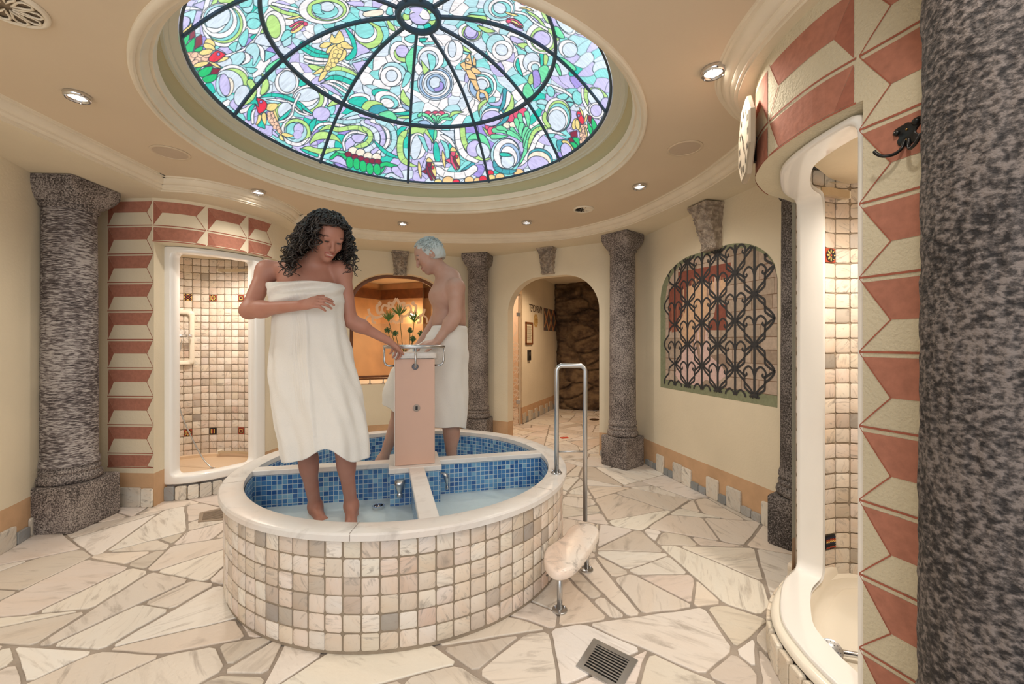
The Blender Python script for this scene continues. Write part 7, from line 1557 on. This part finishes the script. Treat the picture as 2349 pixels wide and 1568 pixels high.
def hand(S, w, d, nrm, curl=(.5, .5, .5, .5), thumb=1, sc=1.0, spread=.10, tcurl=.4, tdir=.7):
    """w wrist, d towards the knuckles, nrm back of the hand, thumb side +-1 along d x nrm"""
    w = Vector(w); d = Vector(d).normalized(); n = Vector(nrm); n = (n-d*n.dot(d)).normalized(); s = d.cross(n)*thumb
    L = [.040, .044, .041, .032]; base = [(.083, .030), (.088, .010), (.085, -.010), (.077, -.028)]
    for (bx, bs), l, cu in zip(base, L, curl):
        kn = w+d*bx*sc+s*bs*sc; S.cap(w+d*.012*sc+s*bs*.55*sc, kn, .0135*sc, .0105*sc, .012)
        p = kn; a = cu*.55; dirr = (d+s*bs*spread/.03).normalized()
        for i, (ll, rad) in enumerate(((l, .0088), (l*.66, .0078), (l*.5, .0068))):
            v = dirr*cos(a)-n*sin(a); q = p+v*ll*sc; S.cap(p, q, rad*sc*1.03, rad*sc*.93, .0035 if i else .005); p = q; a += cu*(.9 if i == 0 else .6)
    S.ell(tuple(w+d*.045*sc-n*.003*sc), (.040*sc, .034*sc, .0135*sc), (tuple(d), tuple(s), tuple(n)), .012)
    p = w+d*.022*sc+s*.022*sc-n*.006*sc; v = (d*tdir+s*.75-n*.25).normalized()
    for i, (ll, rad) in enumerate(((.038, .0125), (.032, .0098), (.026, .0085))):
        q = p+v*ll*sc; S.cap(p, q, rad*sc, rad*sc*.9, .007); p = q; v = (v+d*tcurl*.8-n*tcurl*.35).normalized()
def foot(S, an, heel, toe, sc=1.0, side=1):
    an, heel, toe = Vector(an), Vector(heel), Vector(toe); d = (toe-heel); d.z = 0; L_ = d.length; d.normalize(); s = Vector((d.y, -d.x, 0))*side; z0 = heel.z
    H = Vector((heel.x, heel.y, z0+.026)); S.cap(an, H+d*.02, .036, .030, .03); S.cap(H+d*.02, H+d*L_*.62+Vector((0, 0, -.004)), .028, .026, .025); S.cap(an+d*.02-Vector((0, 0, .01)), H+d*L_*.65-Vector((0, 0, .006)), .028, .020, .03)
    S.cap(H+d*L_*.66+s*.022-Vector((0, 0, .008)), H+d*L_*.66-s*.026-Vector((0, 0, .010)), .019, .017, .02)
    for i, (o, l, r_) in enumerate(((.028, .95, .0125), (.010, .95, .009), (-.006, .91, .0085), (-.020, .86, .008), (-.033, .80, .0075))):
        a = H+d*L_*.68+s*o*.85; b_ = H+d*L_*l+s*o; a.z = z0+.016; b_.z = z0+r_+.001; S.cap(a, b_, r_*1.05, r_, .004)
def skinmat(name, warm=1.0):
    m, N, L, b = mat(name); at = N.new('ShaderNodeAttribute'); at.attribute_name = 'col'; tc = N.new('ShaderNodeTexCoord'); no = N.new('ShaderNodeTexNoise'); no.inputs['Scale'].default_value = 14; no.inputs['Detail'].default_value = 5; L.new(tc.outputs['Object'], no.inputs['Vector'])
    r = ramp(N, [(.35, (.95, .88, .85)), (.65, (1.0, 1.0, 1.0))]); L.new(no.outputs[0], r.inputs[0]); mx = N.new('ShaderNodeMix'); mx.data_type = 'RGBA'; mx.blend_type = 'MULTIPLY'; mx.inputs[0].default_value = 1; L.new(at.outputs['Color'], mx.inputs[6]); L.new(r.outputs[0], mx.inputs[7]); L.new(mx.outputs[2], b.inputs['Base Color'])
    b.inputs['Roughness'].default_value = .5; b.inputs['Subsurface Weight'].default_value = .12; b.inputs['Subsurface Radius'].default_value = (.012, .005, .003); b.inputs['Subsurface Scale'].default_value = 1
    n2 = N.new('ShaderNodeTexNoise'); n2.inputs['Scale'].default_value = 180; L.new(tc.outputs['Object'], n2.inputs['Vector']); bp = N.new('ShaderNodeBump'); bp.inputs['Strength'].default_value = .12; bp.inputs['Distance'].default_value = .002; L.new(n2.outputs[0], bp.inputs['Height']); L.new(bp.outputs[0], b.inputs['Normal']); return m
def facepaint(v, P, base, lips, brow, extra=()):
    c = np.tile(np.array(base, float), (len(v), 1))
    def dab(p, r, col, k=1.0, soft=.5):
        d = np.sqrt(((v-np.array(p))**2).sum(1)); a = np.clip((r-d)/(r*soft), 0, 1)[:, None]*k; c[:] = c*(1-a)+np.array(col)*a
    for s in (1, -1): dab(P(s*.045, -.03, .07), .03, [base[0]*1.02, base[1]*.78, base[2]*.74], .5, 1)
    for t in np.linspace(-1, 1, 9):
        if not extra: dab(P(t*.017, -.0605+.004*t*t, .089-.006*t*t), .0048, (.75, .7, .65), .8)
        dab(P(t*.019, -.055+.001*abs(t), .086-.006*t*t), .0075, lips, .8); dab(P(t*.014, -.067, .086-.005*t*t), .0075, lips, .7)
        for s in (1, -1): dab(P(s*(.032+t*.017), .030+.003*(1-t*t)-.003*t, .083-.007*abs(t)), .0062, brow, .9); dab(P(s*(.031+t*.013), .008-.003*t*t, .088), .0062, (.03, .02, .018), .95)
    for e in extra: dab(*e)
    return c
# ---------------------------------------------------------------- woman
sk = skinmat('skin')
wf = thing('person', (-1.02, 2.24, .225), 'woman with dark curly hair in white bath towel standing in the basin', 'person')
S = SDF((-1.48, 1.80, .20), (-.50, 2.60, 1.96), .0048)
hc = D(750, 545, 2.12); fr = frame((.58, -.58, -.50), (.36, -.32, .87)); HPw = head(S, hc, fr, .98)
nb = D(700, 612, 2.20); S.cap(D(733, 585, 2.155), nb, .046, .052, .03)
shR, shL = D(612, 622, 2.20), D(785, 622, 2.23); chest = D(702, 660, 2.19)
S.cap(nb-Vector((0, 0, .01)), shR+Vector((.03, 0, .012)), .045, .040, .05); S.cap(nb-Vector((0, 0, .01)), shL+Vector((-.03, 0, .012)), .045, .040, .05)
S.ell(chest, (.148, .095, .13), None, .05); S.ell(D(702, 740, 2.2), (.122, .085, .12), None, .05); S.ell(D(706, 815, 2.21), (.155, .105, .115), None, .06)
for px in (668, 735): S.ell(D(px, 680, 2.125), (.055, .044, .052), None, .03)
S.cap(D(650, 628, 2.155), D(700, 632, 2.145), .010, .010, .02)
# right arm, bent across the chest
elR, wrR = D(571, 712, 2.10), D(688, 700, 1.985); S.ell(shR, (.05, .05, .055), None, .03); S.cap(shR, elR, .046, .038, .03); S.cap(elR, wrR, .040, .024, .025); S.ell(elR.lerp(wrR, .25), (.05, .036, .04), None, .03)
hand(S, wrR, D(735, 690, 1.975)-wrR, (.1, -.75, .62), (.55, .6, .65, .7), -1, .92, .05, .5)
# left arm, down to the ring
hL = Vector((PC.x-.075, PC.y-.162, HRZ+.017)); elL, wrL = D(804, 735, 2.26), D(890, 781, 2.34); S.ell(shL, (.048, .048, .052), None, .03); S.cap(shL, elL, .043, .034, .03); S.cap(elL, wrL, .036, .022, .025); S.ell(elL.lerp(wrL, .25), (.045, .033, .036), None, .03)
hand(S, wrL, (hL-wrL).normalized()+Vector((.15, .1, -.28)), (.05, -.35, .93), (.85, .9, .95, 1.0), 1, .92, .03, .5, .9)
# legs
hipR, knR, anR = D(672, 860, 2.21), D(698, 1015, 2.16), D(723, 1160, 2.31); hipL, knL, anL = D(745, 860, 2.21), D(786, 1012, 2.15), D(806, 1158, 2.27)
for h_, k_, a_ in ((hipR, knR, anR), (hipL, knL, anL)):
    S.cap(h_, k_, .082, .050, .04); S.cap(k_, a_, .048, .029, .03); S.ell(k_.lerp(a_, .3)+Vector((.0, .018, 0)), (.044, .044, .09), None, .03)
foot(S, anR, (anR.x-.012, anR.y+.03, .226), (anR.x+.12, anR.y-.155, .226), 1, -1); foot(S, anL, (anL.x-.005, anL.y+.03, .226), (anL.x+.06, anL.y-.18, .226), 1, 1)
v, F = S.mesh(); v = relax(v, F, 2); SKW = rgb('#b78472')
cw = facepaint(v, HPw, SKW, rgb('#a84d4c'), rgb('#2c1f1a')); 
npmesh('body', v, F, sk, wf, cw); del S
# hair: dark curls
hm, N, L, b = mat('dark_curly_hair'); b.inputs['Roughness'].default_value = .38; b.inputs['Specular IOR Level'].default_value = .6; at = N.new('ShaderNodeAttribute'); at.attribute_name = 'col'; L.new(at.outputs['Color'], b.inputs['Base Color'])
HRn = random.Random(11); r_, u_, f_ = fr; m = M()
def strand(p0, out, L_, rad, curlr, freq, seedv):
    p = Vector(p0); v = Vector(out)*.9+Vector((0, 0, .15)); v.normalize(); pts = []; n = 15; st = L_/n; ph = HRn.uniform(0, 6.3)
    for i in range(n+1):
        rel = p-hc; a, b_, d = rel.dot(r_), rel.dot(u_), rel.dot(f_)
        q = sqrt((a/.086)**2+((b_-.02)/.102)**2+((d+.015)/.104)**2)
        if q < 1.06: p = p+rel.normalized()*(1.06-q)*.09
        if d > .02 and b_ < .085 and abs(a) < .070: p = p+r_*(.070-abs(a))*(1 if a > 0 else -1)*.9-f_*.025
        if p.z < 1.525: p.z = 1.525+.004*HRn.random()
        t = i/n; w_ = curlr*(.3+t); ang = ph+freq*i; s1 = v.cross(Vector((.3, .5, .8))).normalized(); s2 = v.cross(s1); pts.append(p+s1*w_*cos(ang)+s2*w_*sin(ang))
        sidep = (p-hc); sidep.z = 0
        v = (v*.62+Vector((0, 0, -.55))+sidep.normalized()*(.04 if sidep.x > 0 else .34)*(1-t)+Vector((HRn.gauss(0, .2), HRn.gauss(0, .2), HRn.gauss(0, .1)))).normalized(); p = p+v*st
        if p.z < nb.z+.05:   # settle outside the neck and shoulders
            q2 = p-Vector((nb.x, nb.y, p.z)); 
            if q2.length < .075: p = p+q2.normalized()*(.075-q2.length)
    k = HRn.uniform(.6, 1.5); c = (.018*k, .013*k, .011*k); m.tube(pts, [rad*(1-.75*(i/n)**2) for i in range(n+1)], 5, False, True, c)
for i in range(760):
    a = HRn.uniform(0, 2*pi); e = math.acos(HRn.uniform(-.45, 1)); n_ = r_*(sin(e)*cos(a))+f_*(sin(e)*sin(a))+u_*cos(e)
    if n_.dot(f_) > .22 and n_.dot(u_) < .70: continue
    p0 = hc+r_*n_.dot(r_)*.078+u_*(n_.dot(u_)*.095+.02)+f_*(n_.dot(f_)*.094-.015); sd_ = 1 if n_.dot(r_) > 0 else -1; out = (n_+r_*sd_*.5+u_*.1).normalized()
    strand(p0, out, HRn.uniform(.17, .27)*(1 if n_.dot(f_) < .3 else .8)*(1 if n_.x < 0 else .8), HRn.uniform(.0028, .0065), HRn.uniform(.008, .02), HRn.uniform(1.0, 1.7), i)
hs2 = M(); S2 = SDF(tuple(hc-Vector((.16, .16, .18))), tuple(hc+Vector((.16, .16, .17))), .006); S2.ell(tuple(hc+u_*.030-f_*.022), (.086, .093, .098), (tuple(r_), tuple(u_), tuple(f_)), .01); S2.ell(tuple(hc-u_*.02-f_*.06), (.08, .10, .06), (tuple(r_), tuple(u_), tuple(f_)), .04)
S2.ell(tuple(hc-u_*.030+f_*.09), (.064, .10, .085), (tuple(r_), tuple(u_), tuple(f_)), .02, True)
vh, Fh = S2.mesh(); dn = np.array([noise.noise(Vector(p)*38)*.005 for p in vh]); vc = vh-np.array(hc); vh = vh+vc/np.linalg.norm(vc, axis=1)[:, None]*dn[:, None]
ho = obj('hair', m, hm, wf, True); npmesh('hair_cap', vh, Fh, hm, ho, np.tile([.02, .014, .012], (len(vh), 1)))
# towels: terry cloth lofts
tw, N, L, b = mat('white_terry'); b.inputs['Base Color'].default_value = (*rgb('#e9e6e0'), 1); b.inputs['Roughness'].default_value = .95; b.inputs['Sheen Weight'].default_value = .3; tcx = N.new('ShaderNodeTexCoord'); n1 = N.new('ShaderNodeTexNoise'); n1.inputs['Scale'].default_value = 260; n1.inputs['Detail'].default_value = 3; L.new(tcx.outputs['Object'], n1.inputs['Vector']); bp = N.new('ShaderNodeBump'); bp.inputs['Strength'].default_value = .5; bp.inputs['Distance'].default_value = .003; L.new(n1.outputs[0], bp.inputs['Height']); L.new(bp.outputs[0], b.inputs['Normal'])
def lerpk(ks, t):
    for (a, *A), (b_, *B_) in zip(ks[:-1], ks[1:]):
        if t <= b_: k = (t-a)/(b_-a); k = k*k*(3-2*k)*.5+k*.5; return [x+(y-x)*k for x, y in zip(A, B_)]
    return ks[-1][1:]
def towel(name, keys, offs_fn, par, nth=260, nt=150, thick=.006, hem=None):
    """keys: (py, left px, right px, Y centre, depth radius); theta 0 = image right, -90 = towards the camera"""
    outer = []; y0, y1 = keys[0][0], keys[-1][0]
    for j in range(nt+1):
        ring_ = []
        for i in range(nth):
            th = 2*pi*i/nth; t = j/nt; py = y0+(y1-y0)*t
            if hem: py = y0+(hem(th)-y0)*t
            l, r__, Yc, ry = lerpk(keys, py); xl, xr = (l-CX)/FPX*Yc, (r__-CX)/FPX*Yc; cx, rx = (xl+xr)/2, (xr-xl)/2; z = CAMZ-(py-CY)/FPX*Yc
            c_, s_ = cos(th), sin(th); e = 2.35; k = (abs(c_)**e+abs(s_)**e)**(-1/e); dr, dz = offs_fn(th, t, py); ring_.append((cx+(rx*k+dr)*c_, Yc+(ry*k+dr)*s_, z+dz))
        outer.append(ring_)
    inner = [[(p[0]+(cxm-p[0])*q, p[1]+(cym-p[1])*q, p[2]) for p in rg] for rg, cxm, cym, q in [(rg, sum(p[0] for p in rg)/nth, sum(p[1] for p in rg)/nth, thick/.14) for rg in (outer[0], outer[6], outer[-8], outer[-1])]]
    mb = M(); mb.rings([inner[1], inner[0]]+outer+[inner[3], inner[2]], True); return obj(name, mb, tw, par, True)
def fw(th, t, py):
    a = (th+pi/2+pi) % (2*pi)-pi          # 0 = towards camera, + = image right
    d = .005*sin(9*th+3*t)*min(1, t*2.2)+.010*t*sin(5*th+1.3)+.005*sin(15*th+4*sin(t*5))*t
    fl_ = .28-.10*t                      # overlap edge
    x = a-fl_; d += .013*math.exp(-max(0, -x)*3.0)*(1 if x < 0 else math.exp(-x*40))*min(1, t*6)
    if t > .62 and -.02 < x < .5: d -= .03*(t-.62)*math.exp(-(x/.10)**2)
    if -.42 < x < -.06 and t < .75: d += .0022*sin(x*95)
    if t < .2:   # rolled top and soft diagonal folds towards the knot
        d += .010*math.exp(-((t-.018)/.018)**2)+.020*sin(88*t+a*3.4)*math.exp(-(a-.25)**2/1.2)*(1-t/.2)
    d += .011*sin(38*t+5*a)*math.exp(-((a-.2)/.35)**2)*math.exp(-((t-.12)/.08)**2)
    # soft hip folds
    d += .004*sin(20*t-3*a)*math.exp(-((t-.42)/.2)**2)
    return d, 0
towel('towel', [(652, 621, 782, 2.185, .118), (690, 625, 785, 2.175, .135), (722, 634, 784, 2.18, .122), (765, 633, 791, 2.19, .118), (810, 627, 804, 2.195, .135), (860, 628, 816, 2.19, .15), (910, 634, 826, 2.18, .16), (960, 642, 834, 2.17, .165), (1010, 654, 840, 2.16, .17), (1060, 666, 842, 2.155, .175)], fw, wf, hem=lambda th: 1040+8*sin(th*2+1)-22*math.exp(-((((th+pi/2+pi) % (2*pi)-pi)-.35)/.35)**2)+10*math.exp(-((((th+pi/2+pi) % (2*pi)-pi)-.95)/.4)**2))
# ---------------------------------------------------------------- man
mf = thing('person', (-.45, 3.0, .225), 'grey haired bare chested man in white towel standing behind the pedestal', 'person')
S = SDF((-1.12, 2.55, .20), (-.18, 3.32, 1.98), .005)
hcm = D(985, 588, 2.92); frm = frame((-.84, -.28, -.47), (-.42, -.05, .90)); HPm = head(S, hcm, frm, 1.02, True)
nbm = D(1032, 640, 2.96); S.cap(D(1000, 607, 2.93), nbm, .054, .060, .03)
sl, sr = D(1046, 660, 2.84), D(1030, 657, 3.12)
S.cap(nbm, sl+Vector((0, .04, .01)), .055, .05, .06); S.cap(nbm, sr, .055, .05, .06)
S.ell(D(1025, 680, 2.98), (.115, .17, .13), None, .06); S.ell(D(1027, 735, 3.0), (.11, .145, .12), None, .06); S.ell(D(1032, 795, 3.02), (.12, .155, .11), None, .06); S.ell(D(1003, 680, 2.93), (.05, .07, .05), None, .04); S.cap(D(1045, 670, 2.99), D(1050, 740, 3.0), .05, .05, .05)
e1, w1 = D(1044, 726, 2.80), D(1003, 783, 2.77); S.ell(sl, (.056, .056, .065), None, .03); S.cap(sl, e1, .052, .041, .03); S.cap(e1, w1, .042, .027, .025); S.ell(e1.lerp(w1, .28), (.046, .042, .05), None, .03)
tgt = Vector((PC.x+.045, PC.y+.172, HRZ+.016)); hand(S, w1, (tgt-w1).normalized()+Vector((-.5, -.02, -.05)), (.1, -.25, .95), (.5, .55, .6, .65), -1, 1.02, .05, .4)
e2, w2 = D(1000, 735, 3.12), D(962, 790, 2.98); S.cap(sr, e2, .05, .041, .03); S.cap(e2, w2, .041, .027, .025); hand(S, w2, (-.7, -.3, -.5), (-.4, -.3, .8), (.8, .8, .8, .8), 1, 1.0, .05, .5)
for h_, k_, a_ in ((D(1035, 850, 3.0), D(1030, 965, 2.98), D(1038, 1068, 3.02)), (D(1015, 850, 3.08), D(918, 945, 3.04), D(880, 1050, 3.08))):
    S.cap(h_, k_, .085, .055, .04); S.cap(k_, a_, .053, .033, .03); S.ell(k_.lerp(a_, .28)+Vector((.02, .01, 0)), (.05, .048, .09), None, .03); foot(S, a_, (a_.x+.04, a_.y, .226), (a_.x-.19, a_.y-.06, .226), 1, 1)
v, F = S.mesh(); v = relax(v, F, 2); SKM = rgb('#c09a89')
cm = facepaint(v, HPm, SKM, rgb('#a3645c'), rgb('#6b5a50'), [(HPm(0, -.085, .05), .05, rgb('#7c5347'), .55, .8), (HPm(.035, -.07, .03), .04, rgb('#7c5347'), .4, .8), (HPm(-.035, -.07, .03), .04, rgb('#7c5347'), .4, .8)])
npmesh('body', v, F, sk, mf, cm); del S
gh, N, L, b = mat('grey_short_hair'); b.inputs['Base Color'].default_value = (*rgb('#c3cbca'), 1); b.inputs['Roughness'].default_value = .6
r_, u_, f_ = frm; S2 = SDF(tuple(hcm-Vector((.16, .16, .16))), tuple(hcm+Vector((.16, .16, .17))), .005); R3 = (tuple(r_), tuple(u_), tuple(f_))
S2.ell(tuple(hcm+u_*.034-f_*.018), (.082, .092, .100), R3, .01); S2.ell(tuple(hcm-u_*.01-f_*.05), (.076, .07, .06), R3, .03); S2.ell(tuple(hcm-u_*.045+f_*.09), (.09, .105, .085), R3, .012, True); S2.ell(tuple(hcm-u_*.115-f_*.0), (.1, .085, .12), R3, .012, True)
vh, Fh = S2.mesh(); vc = vh-np.array(hcm); loc = np.stack([vc@np.array(r_), vc@np.array(u_), vc@np.array(f_)], 1)
dn = np.array([noise.noise(Vector((p[0]*150, p[1]*40, p[2]*60)))*.0035+noise.noise(Vector(p)*22)*.003 for p in loc]); vh = vh+vc/np.linalg.norm(vc, axis=1)[:, None]*dn[:, None]
ho = npmesh('hair', vh, Fh, gh, mf)
m = M()
for i in range(900):
    a = HRn.uniform(0, 2*pi); e = math.acos(HRn.uniform(-.1, 1)); n_ = r_*(sin(e)*cos(a))+f_*(sin(e)*sin(a))+u_*cos(e)
    if n_.dot(f_) > .45 and n_.dot(u_) < .72: continue
    p0 = hcm+r_*n_.dot(r_)*.080+u_*(n_.dot(u_)*.090+.034)+f_*(n_.dot(f_)*.098-.018); t_ = (n_*.5+f_*.35-u_*.1+r_*HRn.uniform(-.3, .3)).normalized(); m.tube([p0, p0+t_*.012, p0+t_*.02-n_*.002+Vector((0, 0, -.002))], [.0022, .0018, .0008], 4)
lk = obj('hair_locks', m, gh, ho, True); lk['kind'] = 'stuff'
def fm_(th, t, py):
    d = .005*sin(7*th+3*t)*min(1, t*2)+.007*t*sin(4*th+.6)+.003*sin(15*th+4*sin(t*4))*t+.008*math.exp(-((t-.02)/.025)**2)+.004*sin(28*t-2*th)*math.exp(-((t-.2)/.2)**2); return d, 0
towel('towel', [(748, 996, 1068, 3.0, .175), (775, 978, 1072, 3.0, .185), (810, 935, 1073, 3.01, .19), (850, 900, 1072, 3.02, .19), (900, 884, 1072, 3.03, .2), (950, 882, 1070, 3.03, .2), (1000, 886, 1066, 3.03, .2)], fm_, mf, hem=lambda th: 955+28*cos(th)+6*sin(3*th))
